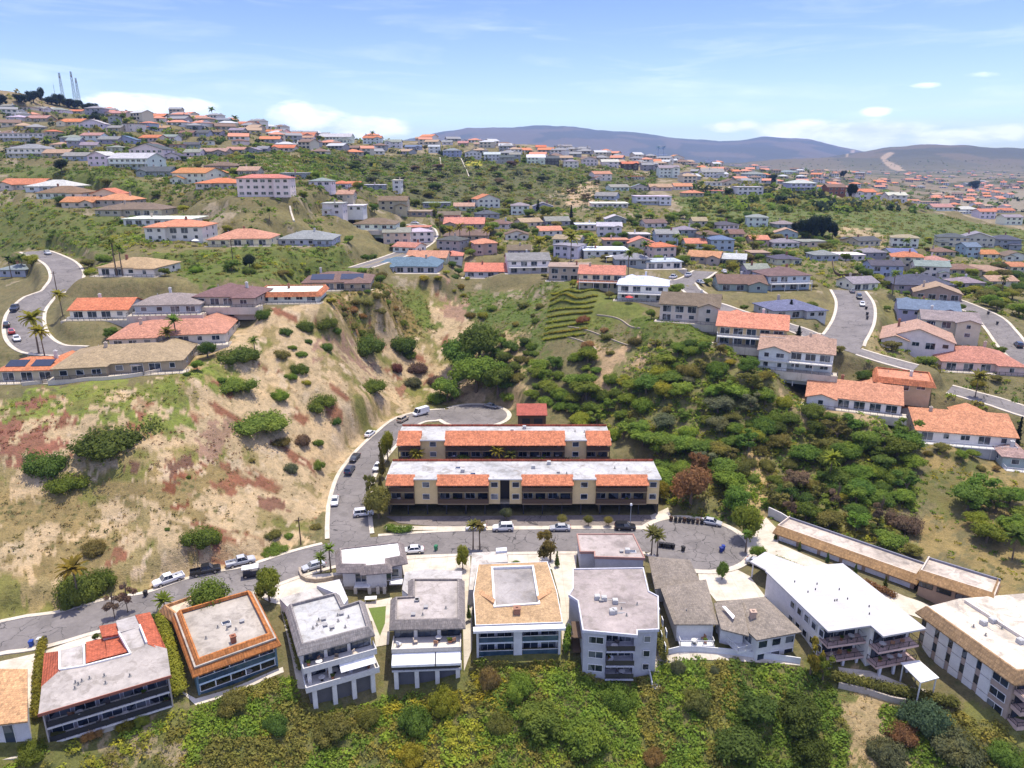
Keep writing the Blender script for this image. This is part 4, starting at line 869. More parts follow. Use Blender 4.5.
def roof_bits(s, n, x0, x1, y0, y1, z, names=('vent_pipe', 'roof_vent', 'skylight', 'air_unit')):
    for k in range(n):
        x, y = random.uniform(x0, x1), random.uniform(y0, y1); w = random.choice(names); mb = MB()
        if w == 'vent_pipe': mb.tube([(x, y, z-.1), (x, y, z+.55)], .1, 8); mb.tube([(x, y, z), (x, y, z+.06)], .3, 8); o = mb.build(w, M['paint'], s.root, (.25, .24, .23))
        elif w == 'air_unit': mb.box(x-.45, y-.45, z-.02, x+.45, y+.45, z+.75); mb.tube([(x, y, z+.75), (x, y, z+.8)], .36, 12); mb.box(x+.46, y-.05, z, x+1.8, y+.05, z+.08); o = mb.build(w, M['paint'], s.root, (.45, .45, .44))
        elif w == 'roof_vent': mb.box(x-.28, y-.28, z-.02, x+.28, y+.28, z+.3); mb.box(x-.38, y-.38, z+.3, x+.38, y+.38, z+.38); o = mb.build(w, M['paint'], s.root, (.32, .31, .3))
        else: mb.box(x-.7, y-.45, z-.02, x+.7, y+.45, z+.14, 0); mb.box(x-.6, y-.36, z+.14, x+.6, y+.36, z+.2, 1); o = mb.build(w, [M['trim'], M['glass']], s.root)
MUST = (.68, .52, .27)
RED = (.42, .11, .06)
# the two long mustard blocks
def longblock(pa, pb, pc, z, zb, bays, label, tile_top, tile_y, deep, stair=None, wcol=MUST):
    s = Site(pa, pb, z, label, group='long mustard apartment blocks'); W = s.W; dep = s.L(*pc)[1]; f = lambda px: (px-pa[0])/(pb[0]-pa[0])*W
    B = [(f(a), f(b)) for a, b in bays]; fl = (z-zb)/3.0
    lv = [zb+fl*i for i in range(3)]; rec = 2.1
    wall = MB(); x = .15; gaps = []
    for a, b in B: gaps.append((x, a)); x = b
    gaps.append((x, W-.15))
    wall.box(.15, rec+.6, lv[1] if deep else lv[0]-3, W-.15, dep-.3, z-.02)
    gg = []
    for a, b in gaps:
        if b-a < .4: continue
        if stair and a < f(stair[0]) < b: gg += [(a, f(stair[0])), (f(stair[1]), b)]
        else: gg.append((a, b))
    for a, b in gg: wall.box(a, .6, lv[1]-.35 if deep else lv[0]-3, b, rec+.6, z-.02)
    wall.build('wall', M['stucco'], s.root, wcol)
    yb_ = tile_y[1]-.06; rf = MB(); rf.box(-.05, yb_, z, W+.05, dep, z+.22)
    for a, b in gaps:
        if b-a > .3: rf.box(a-.02 if a > 1 else -.05, -.05, z, b+.02 if b < W-1 else W+.05, yb_-.003, z+.22)
    rf.build('roof', M['flat_roof'], s.root, (.44, .44, .435))
    s.box('roof_edge', M['paint'], [(a if a > 1 else -.05, -.12, z+.02, b if b < W-1 else W+.05, -.055, z+.3) for a, b in gaps if b-a > .3]+[(-.12, -.02, z+.02, -.055, dep+.02, z+.3), (W+.055, -.02, z+.02, W+.12, dep+.02, z+.3)], (.72, .71, .68))
    mb = MB(); sloped(mb, [(-.1, dep-.1, z+.75), (W+.1, dep-.1, z+.75), (W+.1, dep+1.1, z+.05), (-.1, dep+1.1, z+.05)]); mb.box(-.1, dep-.12, z+.2, W+.1, dep-.02, z+.78); mb.build('rear_tile_edge', M['tile'], s.root, RED)
    for a, b in B:       # tiled hoods over the balcony bays
        mb = MB(); sloped(mb, [(a-.15, tile_y[0], z+tile_top[1]), (b+.15, tile_y[0], z+tile_top[1]), (b+.15, tile_y[1], z+tile_top[0]), (a-.15, tile_y[1], z+tile_top[0])]); mb.poly([(a-.15, tile_y[1], z+tile_top[0]), (b+.15, tile_y[1], z+tile_top[0]), (b+.15, tile_y[1]+.05, z+.1), (a-.15, tile_y[1]+.05, z+.1)])
        for x in (a-.15, b+.15): mb.poly([(x, tile_y[0], z+tile_top[1]-.2), (x, tile_y[1], z+tile_top[0]), (x, tile_y[1], z+.1), (x, .5, z-.2)])
        mb.build('tiled_hood', M['tile'], s.root, (.53, .2, .105))
        for zl in lv[1:] if deep else lv:
            s.box('balcony', M['stucco'], [(a+.02, .05, zl-.3, b-.02, rec+.58, zl)], (.27, .2, .12))
            s.rail([(a+.1, .12, zl), (b-.1, .12, zl)], 1.05, 'wood', .2, True)
            n = max(2, int((b-a)/5.2))
            for k in range(n+1):
                x = a+.1+(b-a-.2)*k/n
                if zl == lv[1]: s.box('post', M['wood'], [(x-.09, .16, lv[1], x+.09, .34, z-.2)])
            m = max(1, int(round((b-a)/3.1)))
            for k in range(m):
                x = a+(b-a)*(k+.5)/m; s.win(x, rec+.595, zl+.1, 2.1, 2.05, 0, 'sliding_door', 'dark' if k % 2 else 'trim')
            s.furn(max(1, int((b-a)/4)), a+.8, b-.8, .7, 1.9, zl)
    for a, b in gg:
        n = max(1, int(round((b-a)/4.2)))
        for k in range(n):
            for zl in lv[1:] if deep else lv: s.win(a+(b-a)*(k+.5)/n, .595, zl+.95, 1.5, 1.2)
    if stair:
        a, b = f(stair[0]), f(stair[1]); st = MB()
        for q in range(14): st.box(a+.05, rec+.6-q*.12, zb+q*.2, b-.05, rec+.55, zb+q*.2+.2)
        st.build('stairs', M['dark'], s.root); s.box('stairwell', M['dark'], [(a, rec+.5, zb, b, rec+.62, z-.1)])
    if deep:            # open parking under the block
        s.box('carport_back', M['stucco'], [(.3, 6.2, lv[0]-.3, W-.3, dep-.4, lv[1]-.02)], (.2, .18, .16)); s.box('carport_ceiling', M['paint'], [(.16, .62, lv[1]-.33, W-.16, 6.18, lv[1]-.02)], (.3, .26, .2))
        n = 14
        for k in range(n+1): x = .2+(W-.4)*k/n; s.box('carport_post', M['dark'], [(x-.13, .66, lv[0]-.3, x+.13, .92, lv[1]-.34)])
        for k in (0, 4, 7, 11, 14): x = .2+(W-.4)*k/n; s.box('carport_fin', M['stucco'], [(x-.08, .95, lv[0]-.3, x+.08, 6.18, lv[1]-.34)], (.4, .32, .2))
    random.seed(3); roof_bits(s, 9, 2, W-2, 2.5, dep-1.2, z+.22)
    return s, lv
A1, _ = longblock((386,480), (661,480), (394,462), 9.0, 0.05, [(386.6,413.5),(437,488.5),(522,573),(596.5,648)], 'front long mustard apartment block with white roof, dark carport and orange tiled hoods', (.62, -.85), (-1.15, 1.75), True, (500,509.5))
A2, lv2 = longblock((397,441), (611,441), (400.5,427), 11.6, 3.6, [(397.4,420),(445,565),(587,610.6)], 'rear long mustard apartment block behind hedges, with large orange tiled hoods', (1.5, -.75), (-1.1, 3.4), False)
# small dark store under a red roof behind the rear block
s = Site((518,414), (546,414), 9.6, 'small dark brown building with red sloping roof behind the rear apartments', 'outbuilding', 'outbuilding')
mb = MB(); sloped(mb, [(-.4,-.6,9.4),(s.W+.4,-.6,9.4),(s.W+.4,6.5,10.6),(-.4,6.5,10.6)]); mb.build('roof', M['shingle'], s.root, (.36,.1,.07)); s.box('wall', M['wood'], [(0,0,1,s.W,6,9.25)]); s.box('door', M['dark'], [(1.2,-.05,5.5,3.4,-.002,8.2),(4.6,-.05,5.5,7,-.002,8.2)])
# flat block: generic shell
WHT = (.7, .675, .635)
def shell(pts, z, zb, label, wcol, rcol, name='apartment_building', ia=0, ib=1, group='blocks along the street', roofmat='flat_roof', lip=.0):
    s = Site(pts[ia], pts[ib], z, label, name, 'apartment building' if name.startswith('apart') else name.replace('_', ' '), group); s.poly = s.LP(pts)
    return s
def storey_front(s, x0, x1, ye, yw, levels, wcol, slabcol=(.66,.65,.63), rail='rail', win=3.0, frame='dark', solid=False, glass=False, posts=0, railh=1.0, furn=0):
    """open balconies: slab, railing and glazed doors for each level (floor, ceiling) from x0 to x1"""
    for zf, zc in levels:
        b = s.box('balcony', M['paint'], [(x0, ye, zf-.28, x1, yw-.01, zf)], slabcol)
        if glass:
            mb = MB(); mb.box(x0+.05, ye+.05, zf+.02, x1-.05, ye+.07, zf+railh); mb.build('glass_screen', M['blue_glass'], s.root); s.box('handrail', M['trim'], [(x0, ye+.01, zf+railh, x1, ye+.11, zf+railh+.07)])
        else: s.rail([(x0+.08, ye+.09, zf), (x1-.08, ye+.09, zf)], railh, rail, .16, solid)
        n = max(1, int(round((x1-x0)/win)))
        for k in range(n): s.win(x0+(x1-x0)*(k+.5)/n, yw-.005, zf+.08, (x1-x0)/n*.82, min(2.25, zc-zf-.45), 0, 'sliding_door', frame)
        if posts:
            for k in range(posts+1): x = x0+.1+(x1-x0-.2)*k/posts; s.box('post', M['trim'], [(x-.08, ye+.14, zf, x+.08, ye+.3, zc-.3)])
        if furn: s.furn(furn, x0+.6, x1-.6, ye+.6, max(ye+.7, yw-.5), zf)
# --- 1: tiled-corner block at far left
random.seed(21)
z = 4.2; s = Site((38.7,716), (171,677), z, 'long grey flat-roofed block with red tiled corners and two dark full-width balconies', group='blocks along the street')
W = s.W; main = s.LP([(38.7,716),(171,677),(167,650),(147,645),(131,656),(85,668.5),(60,672),(42,688)]); wl = [(.5,2.3),(W-.5,2.3)]+main[2:]
s.prism('wall', M['stucco'], wl, -5, z-.02, (.36,.33,.33), top=False); s.prism('roof', M['flat_roof'], main, z, z+.3, (.37,.335,.305))
mb = MB(); mb.box(-.1,-.12,z-.1,W+.1,-.005,z+.36); mb.build('roof_edge', M['paint'], s.root, (.33,.12,.08))
for pts in ([(60,672),(85,668),(84,645),(60,651)], [(119,634),(140,627),(147.5,645),(131,656)], [(116,621),(135,616),(140,627),(119,633)]):
    q = s.LP(pts, z-.25); s.prism('rear_wing', M['stucco'], q, -2, z-.5, (.5,.46,.42), top=False); s.prism('wing_roof', M['flat_roof'], q, z-.5, z-.2, (.44,.41,.39))
mb = MB()
for a, b in (((60,651),(60,672)),((60,672),(85,668)),((84,645),(85,668)),((119,634),(131,656)),((131,656),(85,668)),((140,627),(147,645))):
    p, q = s.L(*a), s.L(*b); d = np.array(q)-p; n_2 = np.array((-d[1], d[0]))/np.linalg.norm(d)*.12; mb.prism([tuple(p-n_2), tuple(q-n_2), tuple(q+n_2), tuple(p+n_2)], z-.25, z+.55)
mb.build('parapet', M['trim'], s.root)
for pts in ([(44,653,2.6),(59,651,4.6),(60,671,4.6),(41,689,2.8)], [(86,642,2.8),(104,638,2.8),(107,657,4.4),(86,663,4.4)], [(105,638,2.9),(122,633,2.9),(127,652,4.4),(107,657,4.4)], [(99,626,2.6),(116,623,2.6),(119,634,3.9),(102,637,3.9)], [(135,615,3.0),(150,612,2.8),(166,648,3.0),(165,652,4.4),(148,644,4.6),(141,627,4.4)]):
    mb = MB(); sloped(mb, s.L3(pts), .3); mb.build('tiled_roof', M['tile'], s.root, (.43,.12,.065)); q = s.L3(pts); c = np.mean([p[:2] for p in q], 0)
    s.prism('tiled_wall', M['stucco'], [tuple(c+(np.array(p[:2])-c)*.9) for p in q], -2, [p[2]-.3 for p in q], (.55,.5,.46), top=False)
storey_front(s, .5, W-.5, .5, 2.29, [(1.4,4.2),(-1.2,1.3)], None, (.6,.58,.58), 'dark', 3.2, 'trim', True, furn=5)
s.box('side_wall', M['stucco'], [(.3,.55,-4,.49,2.6,4.1),(W-.49,.55,-4,W-.3,2.6,4.1)], (.4,.36,.34)); s.box('lower_wall', M['stucco'], [(.6,.9,-5,W-.6,2.28,-1.5)], (.5,.47,.44))
roof_bits(s, 8, 3, W-3, 2, 5, z+.3, ('vent_pipe','roof_vent','air_unit','vent_pipe'))
# --- 2: orange mansard and blue glass balconies
z = 4.0; inner = [(195,663),(273.3,634),(251.3,594.5),(176.6,616.4)]
s = Site((193.5,671), (279.5,641), 3.4, 'grey flat-roofed block edged with orange tiled mansard and blue glass balconies', group='blocks along the street')
poly = s.LP([(194.5,668.5),(276.5,639),(252.5,591.5),(174.5,614)], 3.8); W = poly[1][0]-poly[0][0]
_, wl = inset(poly, .25); ybk = 2.2
wl = [(wl[0][0], wl[0][1]+ybk), (wl[1][0], wl[1][1]+ybk)]+wl[2:]
s.prism('wall', M['stucco'], wl, -5, 3.75, (.3,.27,.25), top=False); s.prism('roof', M['flat_roof'], poly, 3.75, 4.0, (.4,.36,.31)); mansard(s, poly, 4.75, 2.75, .75, .55, M['tile'], (.47,.185,.06))
y0 = min(poly[0][1], poly[1][1])
storey_front(s, .5, W-.3, y0+.3, y0+ybk+.2, [(.5,3.4),(-2.0,.4)], None, (.55,.66,.74), glass=True, win=3.2, frame='trim', posts=5, furn=3)
s.box('side_frame', M['paint'], [(.2,y0+.2,-3,.48,y0+2.6,3.1),(W-.28,y0+.2,-3,W,y0+2.6,3.1)], (.12,.2,.27)); s.box('lower_wall', M['block'], [(.3,y0+.35,-6,W-.1,y0+2.2,-2.3)])
q = s.LP([(162,607),(194,596),(202,606),(177,618)], 3.2); s.prism('rear_wing', M['stucco'], q, -2, 2.9, (.5,.36,.22), top=False); s.prism('wing_roof', M['flat_roof'], q, 2.9, 3.05, (.62,.5,.37)); mansard(s, q, 3.6, 2.2, .25, .45, M['tile'], (.5,.28,.13))
random.seed(5); chimney(s.root, *s.L(233.5,641,4.2), 4.0, (.3,.13,.08), .8, 1.1); roof_bits(s, 7, 3, W-3, 4, 9, 4.0, ('vent_pipe','vent_pipe','roof_vent')); roof_bits(s, 1, 6, 7, 8.5, 9, 4.0, ('skylight',))
# --- 3: light roof, grey shingled skirt, stepped terraces
z = 4.4; s = Site((301,649), (371,630.5), z, 'pale-roofed block with grey shingled skirt and two stepped furnished terraces', group='blocks along the street')
poly = s.LP([(300.5,650),(371,631),(362,602),(343.5,608),(337,594.5),(288,607)]); W = s.W; wl = [(.1,.2),(W-.1,.2)]+poly[2:]
s.prism('wall', M['stucco'], wl, -7, z-.02, WHT, top=False); s.prism('roof', M['flat_roof'], poly, z, z+.25, (.46,.46,.455)); mansard(s, poly, z+.75, z-.6, .35, .55, M['shingle'], (.27,.25,.24))
for x in np.linspace(.7, W-.7, 4): s.box('column', M['stucco'], [(x-.3,-1.6,-7,x+.3,-1.0,1.3)] , WHT)
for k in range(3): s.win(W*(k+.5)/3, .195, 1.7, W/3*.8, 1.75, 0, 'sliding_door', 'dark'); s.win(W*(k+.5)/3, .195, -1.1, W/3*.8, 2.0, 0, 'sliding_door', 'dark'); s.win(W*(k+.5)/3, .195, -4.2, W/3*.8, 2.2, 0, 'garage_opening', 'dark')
for zf, out in ((1.5,-2.1),(-1.3,-3.2)):
    s.box('terrace', M['paint'], [(-.2,out,zf-.3,W+.3,.18,zf),(-.2,out,zf,W+.3,out+.16,zf+.75),(-.2,out+.17,zf,-.04,.17,zf+.75),(W+.14,out+.17,zf,W+.3,.17,zf+.75)], (.62,.6,.57)); s.furn(6, .8, W-.8, out+.7, -.5, zf)
mb = MB(); sloped(mb, [(W*.48,-3.1,.35),(W*.98,-3.1,.35),(W*.98,-1.9,1.15),(W*.48,-1.9,1.15)], .06); mb.build('awning', M['canvas'], s.root)
for x in np.linspace(1.1, W-.8, 4): s.box('pillar', M['stucco'], [(x-.35,-2.9,-8,x+.35,-2.2,-1.62)], WHT)
s.box('lower_wall', M['stucco'], [(.4,-2.1,-8,W-.3,.1,-1.63)], (.13,.125,.13))  # dark box; its colour paints in the shade of the openings between pillars
q = s.LP([(279.5,598),(316,587),(326,598),(289,608)], 3.4); s.prism('rear_wing', M['stucco'], q, -2, 3.0, WHT, top=False); s.prism('wing_roof', M['flat_roof'], q, 3.0, 3.3, (.5,.47,.43))
q = s.LP([(316.5,585.5),(339.5,579),(348,599),(343,606),(337,594)], 3.8); s.prism('rear_wing', M['stucco'], q, -2, 3.5, WHT, top=False); s.prism('wing_roof', M['flat_roof'], q, 3.5, 3.8, (.62,.62,.62))
random.seed(6); roof_bits(s, 12, 2, W-2, 2, 7, z+.25, ('vent_pipe','roof_vent','vent_pipe'))
# --- 3b: white-roofed house by the street
z = 5.0; s = Site((340.5,566.5), (387.5,565), z, 'white-roofed house with grey shingled skirt on a stone base by the street', 'house', group=None)
poly = s.LP([(340.5,566.5),(364,566.5),(364.2,568.5),(387.5,566.5),(387,561),(403,558),(400,543),(339,550)]); _, wl = inset(poly, .3)
s.prism('wall', M['stucco'], wl, .5, z-.02, WHT, top=False); s.prism('base', M['stone'], inset(poly, .32)[1], -3, .5); s.prism('roof', M['flat_roof'], poly, z, z+.2, (.88,.88,.87)); mansard(s, poly, z+.45, z-.85, .15, .85, M['shingle'], (.25,.215,.2))
W = s.W; s.win(W*.42,.02,1.6,2.1,1.7); s.win(W*.83,-.1,1.8,4.2,1.7,0,'window','trim'); s.win(W*1.12,1.5,1.6,1.6,1.6); s.box('balcony', M['trim'], [(W*.28,-1.3,1.0,W*.62,.2,1.25)]); s.box('balcony', M['trim'], [(W*1.02,-.6,1.0,W*1.3,1.2,1.25)])
for x in (W*.3,W*.6,W*.78,W*.92): s.box('pillar', M['stucco'], [(x-.3,-1.2,-2,x+.3,-.6,.98)], (.6,.55,.46))
# --- 4: awnings
z = 4.4; s = Site((391,627), (462,624.5), z, 'grey flat-roofed block with shingled skirt and white awnings over the lower terrace', group='blocks along the street'); W = s.W
poly = s.LP([(393.5,624),(461,622.5),(460.5,580.5),(412,580.5),(412,598),(394.5,599)]); wl = [(poly[0][0]+.3,1.0),(poly[1][0]-.3,1.0)]+poly[2:]
s.prism('wall', M['stucco'], wl, -7, z-.02, WHT, top=False); s.prism('roof', M['flat_roof'], poly, z, z+.25, (.39,.35,.325)); mansard(s, poly, z+.6, z-.6, .25, .75, M['shingle'], (.25,.225,.21))
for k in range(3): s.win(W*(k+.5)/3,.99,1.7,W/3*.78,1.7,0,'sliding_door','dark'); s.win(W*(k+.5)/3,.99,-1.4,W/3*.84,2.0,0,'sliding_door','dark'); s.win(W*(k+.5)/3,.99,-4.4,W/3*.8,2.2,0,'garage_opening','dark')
s.box('terrace', M['paint'], [(.2,-2.6,1.2,W-.2,.98,1.5),(.2,-2.6,1.5,W-.2,-2.44,2.0),(.2,-2.43,1.5,.36,.97,2.0),(W-.36,-2.43,1.5,W-.2,.97,2.0)], (.6,.55,.48)); s.furn(7,1,W-1,-1.9,.3,1.5)
for a, b in ((.3,W*.62),(W*.635,W-.3)):
    mb = MB(); sloped(mb, [(a,-4.3,.15),(b,-4.3,.15),(b,-2.62,1.15),(a,-2.62,1.15)], .05); mb.poly([(a,-4.31,.12),(b,-4.31,.12),(b,-4.33,-.25),(a,-4.33,-.25)]); mb.build('awning', M['canvas'], s.root)
s.box('lower_terrace', M['paint'], [(.2,-3.4,-1.9,W-.2,.98,-1.6)], (.55,.55,.58)); s.rail([(.3,-3.3,-1.6),(W-.3,-3.3,-1.6)], 1, 'rail', .2, True)
for x in np.linspace(.8, W-.8, 4): s.box('pillar', M['stucco'], [(x-.35,-3.2,-8,x+.35,-2.5,-1.92)], WHT)
s.box('lower_wall', M['stucco'], [(.4,-2.4,-8,W-.4,.9,-1.93)], (.13,.13,.15))  # dark colour stands in for the shaded openings behind these pillars
q = s.LP([(402,590),(405,572.5),(428,569.5),(462,571.5),(462,579.5),(411,579.5),(411,597)], 3.6); s.prism('garage_wing', M['stucco'], q, -2, 3.4, WHT, top=False); s.prism('wing_roof', M['flat_roof'], q, 3.4, 3.7, (.42,.4,.38))
random.seed(8); roof_bits(s, 6, 2, W-2, 2.5, 7, z+.25, ('vent_pipe','roof_vent','air_unit','vent_pipe'))
# --- 5: tan roof with a sunken grey centre
z = 4.4; s = Site((475,627), (562.5,624), z, 'square tan-roofed block with sunken grey centre and white fascia above blue glazing', group='blocks along the street'); W = s.W
poly = s.LP([(476,625),(562,622),(556.5,592),(547,562),(478.5,564.5),(474,594)]); wl = [(.6,1.6),(W-.6,1.6)]+[inset(poly, .4)[1][i] for i in (2,3,4,5)]
s.prism('wall', M['stucco'], wl, -5, z-.02, (.63,.63,.64), top=False)
mb = MB(); c = s.LP([(493,568),(532,566.6),(538,603),(495.5,606)], z+.9); outer = poly; lo = [(*p, z) for p in outer]; hi = [(*p, z+.9) for p in c]
for q in ([lo[0],lo[1],hi[2],hi[3]], [lo[1],lo[2],hi[2]], [lo[2],lo[3],hi[1],hi[2]], [lo[3],lo[4],hi[0],hi[1]], [lo[4],lo[5],hi[3],hi[0]], [lo[5],lo[0],hi[3]]): mb.poly(q)
mb.build('roof', M['shingle'], s.root, (.46,.315,.175)); s.prism('roof_well', M['flat_roof'], c, z+.2, z+.55, (.33,.305,.29))
mb = MB(); cc, ci = inset(c, .02); _, co = inset(c, -.35)
for i in range(4): mb.prism([co[i], co[(i+1)%4], ci[(i+1)%4], ci[i]], z+.3, z+1.05)
mb.build('kerb_wall', M['trim'], s.root); _, of = inset(poly, -.12); mb = MB()
pc_, _ = inset(poly, 0)
for i in range(6): mb.prism([of[i], of[(i+1)%6], pc_[(i+1)%6], pc_[i]], z-.55, z+.06)
mb.build('fascia', M['trim'], s.root)
s.box('front_hood', M['trim'], [(-.3,-1.1,z-.5,W+.4,.1,z-.05)])
for pts in ([(478,593,z+.15),(480,589,z+.3),(495,599,z+1.3),(494,603,z+1.3)], [(538,600,z+1.3),(537,596,z+1.3),(551,588,z+.35),(552,592,z+.2)]):
    mb = MB(); sloped(mb, s.L3(pts), .35); mb.build('roof_ridge', M['shingle'], s.root, (.5,.3,.16))
chimney(s.root, *s.L(517,611,z+.8), z+.3, (.3,.16,.11), 1.1, 1.1)
storey_front(s, .6, W*.44, .3, 1.59, [(1.0,3.9),(-1.7,.9)], None, (.6,.64,.7), glass=True, win=3.4, frame='trim'); storey_front(s, W*.54, W-.6, .3, 1.59, [(1.0,3.9),(-1.7,.9)], None, (.6,.64,.7), glass=True, win=3.4, frame='trim'); s.box('pier', M['stucco'], [(W*.44+.02,.2,-5,W*.54-.02,1.58,3.8),(.2,.2,-5,.58,1.62,3.8),(W-.58,.2,-5,W-.2,1.62,3.8)], (.63,.63,.64)); s.box('lower_wall', M['stucco'], [(.6,.5,-6,W*.44,1.58,-2.0),(W*.54,.5,-6,W-.6,1.58,-2.0)], (.5,.52,.56))
q = s.LP([(472,553),(507,551),(508,562),(478,564),(473,590),(469,590)], 3.4); s.prism('garage_wing', M['stucco'], q, -2, 3.2, (.6,.58,.55), top=False); s.prism('wing_roof', M['flat_roof'], q, 3.2, 3.45, (.52,.48,.43)); q = s.LP([(496,548.5),(506.5,547.5),(507,551),(496,552)], 3.8); s.prism('roof_box', M['paint'], q, 3.4, 3.9, (.6,.62,.66))
# --- 6: blue-grey three-storey block
BG = (.46,.46,.49); z = 4.8; s = Site((583,632), (658,632), z, 'blue-grey three-storey block with stepped front, lilac-grey roof and central balconies', group='blocks along the street'); W = s.W
poly = s.LP([(583,632),(637,637),(637,632),(658.5,631),(658,598),(648.5,593),(643,569.5),(573,570.5),(573,590),(569,596.5),(578,602.5)])
x1, x2 = s.L(606.5,634.2)[0], s.L(636,636.8)[0]; yb = poly[1][1]; _, wl = inset(poly, .15)
wl2 = [wl[0], (x1, wl[0][1]+(x1-wl[0][0])/(wl[1][0]-wl[0][0])*(wl[1][1]-wl[0][1])), (x1, 1.4), (x2, 1.4), (x2, wl[2][1]), *wl[3:]] if poly[0] == inset(poly, 0)[0][0] else None
s.prism('wall', M['stucco'], wl2 or wl, -7, z-.02, BG, top=False); s.prism('roof', M['flat_roof'], poly, z, z+.22, (.36,.31,.29)); mb = MB(); a_, o_ = inset(poly, -.1); _, i_ = inset(poly, .12); n = len(poly)
for k in range(n): mb.prism([o_[k], o_[(k+1)%n], i_[(k+1)%n], i_[k]], z-.1, z+.42)
mb.build('parapet', M['paint'], s.root, (.55,.55,.6))
ysl = lambda x: poly[0][1]+(x-poly[0][0])/(poly[1][0]-poly[0][0])*(poly[1][1]-poly[0][1]); ang = math.atan2(poly[1][1]-poly[0][1], poly[1][0]-poly[0][0])
for zf in (1.9, -.9, -3.5):
    s.box('balcony', M['paint'], [(x1+.02, min(yb+.1, 1.3), zf-.25, x2-.02, 1.39, zf)], (.5,.5,.56)); s.rail([(x1+.05, yb+.2, zf), (x2-.05, yb+.2, zf)], 1.0, 'rail', .2, True)
    for k in range(2): s.win(x1+(x2-x1)*(.27+.46*k), 1.395, zf+.1, 1.9, 2.0, 0, 'sliding_door')
    xm = (poly[0][0]+x1)/2+.3; s.win(xm, ysl(xm)+.14, zf+.9, 2.3, 1.25, ang); xr = s.L(648,632)[0]; s.win(xr, poly[2][1]+.14, zf+.9, 1.0, 1.1); s.furn(2, x1+.6, x2-.6, yb+.8, 1.0, zf)
for k in range(3): 
    for zf in (1.9,-.9): s.win(poly[4][0]-.13, poly[3][1]+(poly[4][1]-poly[3][1])*(k+.5)/3, zf+.9, 1.1, 1.1, math.pi/2)
for zf in (1.9,-.9): s.box('side_balcony', M['wood'], [(s.L(572,610)[0], 2.5, zf-.2, s.L(579,610)[0]+.4, 7, zf)])
random.seed(10); roof_bits(s, 9, 3, W-2, 3, 10, z+.22, ('vent_pipe','roof_vent','air_unit','vent_pipe'))
# --- 6b: the lower part on the street
z = 4.2; s = Site((594.5,558), (644.5,559), z, 'flat lilac-grey roofed block on the street with red-brown parapet side', group='blocks along the street')
poly = s.LP([(594.5,558),(644.5,559.5),(633,535.5),(577,535.5),(580,553),(594.5,553)]); s.prism('wall', M['stucco'], inset(poly, .15)[1], -2, z-.02, BG, top=False); s.prism('roof', M['flat_roof'], poly, z, z+.22, (.39,.335,.31)); mb = MB(); a_, o_ = inset(poly, -.1); _, i_ = inset(poly, .14); n = len(poly)
for k in range(n): mb.prism([o_[k], o_[(k+1)%n], i_[(k+1)%n], i_[k]], z-.12, z+.4)
mb.build('parapet', M['paint'], s.root, (.36,.2,.16)); s.win(s.W*.72, .14, 1.6, 2.4, 1.5); s.win(s.W*.95, .14, .3, 1.0, 2.2, 0, 'door', 'dark'); roof_bits(s, 3, 2, 8, 1.5, 4, z+.22)
# --- 7: brown hipped roofs
def hip4(mb, q, z, rise, th=.22):
    q = [np.array(p) for p in q]
    if np.linalg.norm(q[1]-q[0]) < np.linalg.norm(q[2]-q[1]): q = q[1:]+q[:1]
    m0 = (q[3]+q[0])/2; m1 = (q[1]+q[2])/2; d = (m1-m0)/np.linalg.norm(m1-m0); h = np.linalg.norm(q[3]-q[0])/2*.95; h = min(h, np.linalg.norm(m1-m0)*.46)
    r0 = (*(m0+d*h), z+rise); r1 = (*(m1-d*h), z+rise); e = [(*p, z) for p in q]; lo = [(*p, z-th) for p in q]
    mb.poly([e[0], e[1], r1, r0]); mb.poly([e[1], e[2], r1]); mb.poly([e[2], e[3], r0, r1]); mb.poly([e[3], e[0], r0]); mb.poly(lo[::-1])
    for i in range(4): mb.poly([lo[i], lo[(i+1)%4], e[(i+1)%4], e[i]])
z = 3.3; s = Site((674,624), (718,624), z, 'angled house of brown hipped shingle roofs with white railed decks facing the thicket', 'house', group=None)
quads = [[(655,589),(701,583),(690,560),(648,556)], [(674,624.5),(718.5,624.5),(706,579.5),(660,587)], [(757,640.5),(802,632),(765,597),(716,602)]]
for k, q in enumerate(quads):
    c = s.LP(q); mb = MB(); hip4(mb, c, z+.03*k, 2.3-.25*k); mb.build('roof', M['shingle'], s.root, (.26,.225,.185)); s.prism('wall', M['stucco'], inset(c, .7)[1], -5, z-.15, (.66,.65,.64), top=False)
mb = MB(); sloped(mb, s.L3([(714,603,z+.9),(742,600,z+1.7),(749,636,z+.15),(721,629,z+.15)]), .25); mb.build('link_roof', M['shingle'], s.root, (.26,.225,.185)); q_ = s.LP([(717,606),(742,604),(744,628),(721,624)]); s.prism('link_wall', M['stucco'], q_, -4, z-.1, (.66,.65,.64), top=False)
mb = MB(); sloped(mb, s.L3([(722,606,z+1.5),(725,606,z+1.55),(735,616,z+1.2),(733,619,z+1.1)]), .08); mb.build('roof_valley', M['trim'], s.root)
W = s.W
for k in range(3): s.win(W*(.2+.3*k), .69, .9, 1.6, 1.3, 0, 'window' if k != 1 else 'sliding_door')
s.box('deck', M['trim'], [(.8,-1.9,.1,W-.8,.68,.3)]); s.rail([(.9,.5,.3),(.9,-1.8,.3),(W-.9,-1.8,.3),(W-.9,.5,.3)], 1, 'trim', .25); s.furn(4,1.5,W-1.5,-1.3,.2,.3)
c = s.LP(quads[2]); a0, b0 = np.array(c[3]), np.array(c[0]); ang = math.atan2(b0[1]-a0[1], b0[0]-a0[0]); nrm_ = np.array((math.sin(ang), -math.cos(ang)))
for t_ in (.25,.5,.75): q = a0+(b0-a0)*t_-nrm_*.69; s.win(q[0], q[1], .9, 1.7, 1.4, ang)
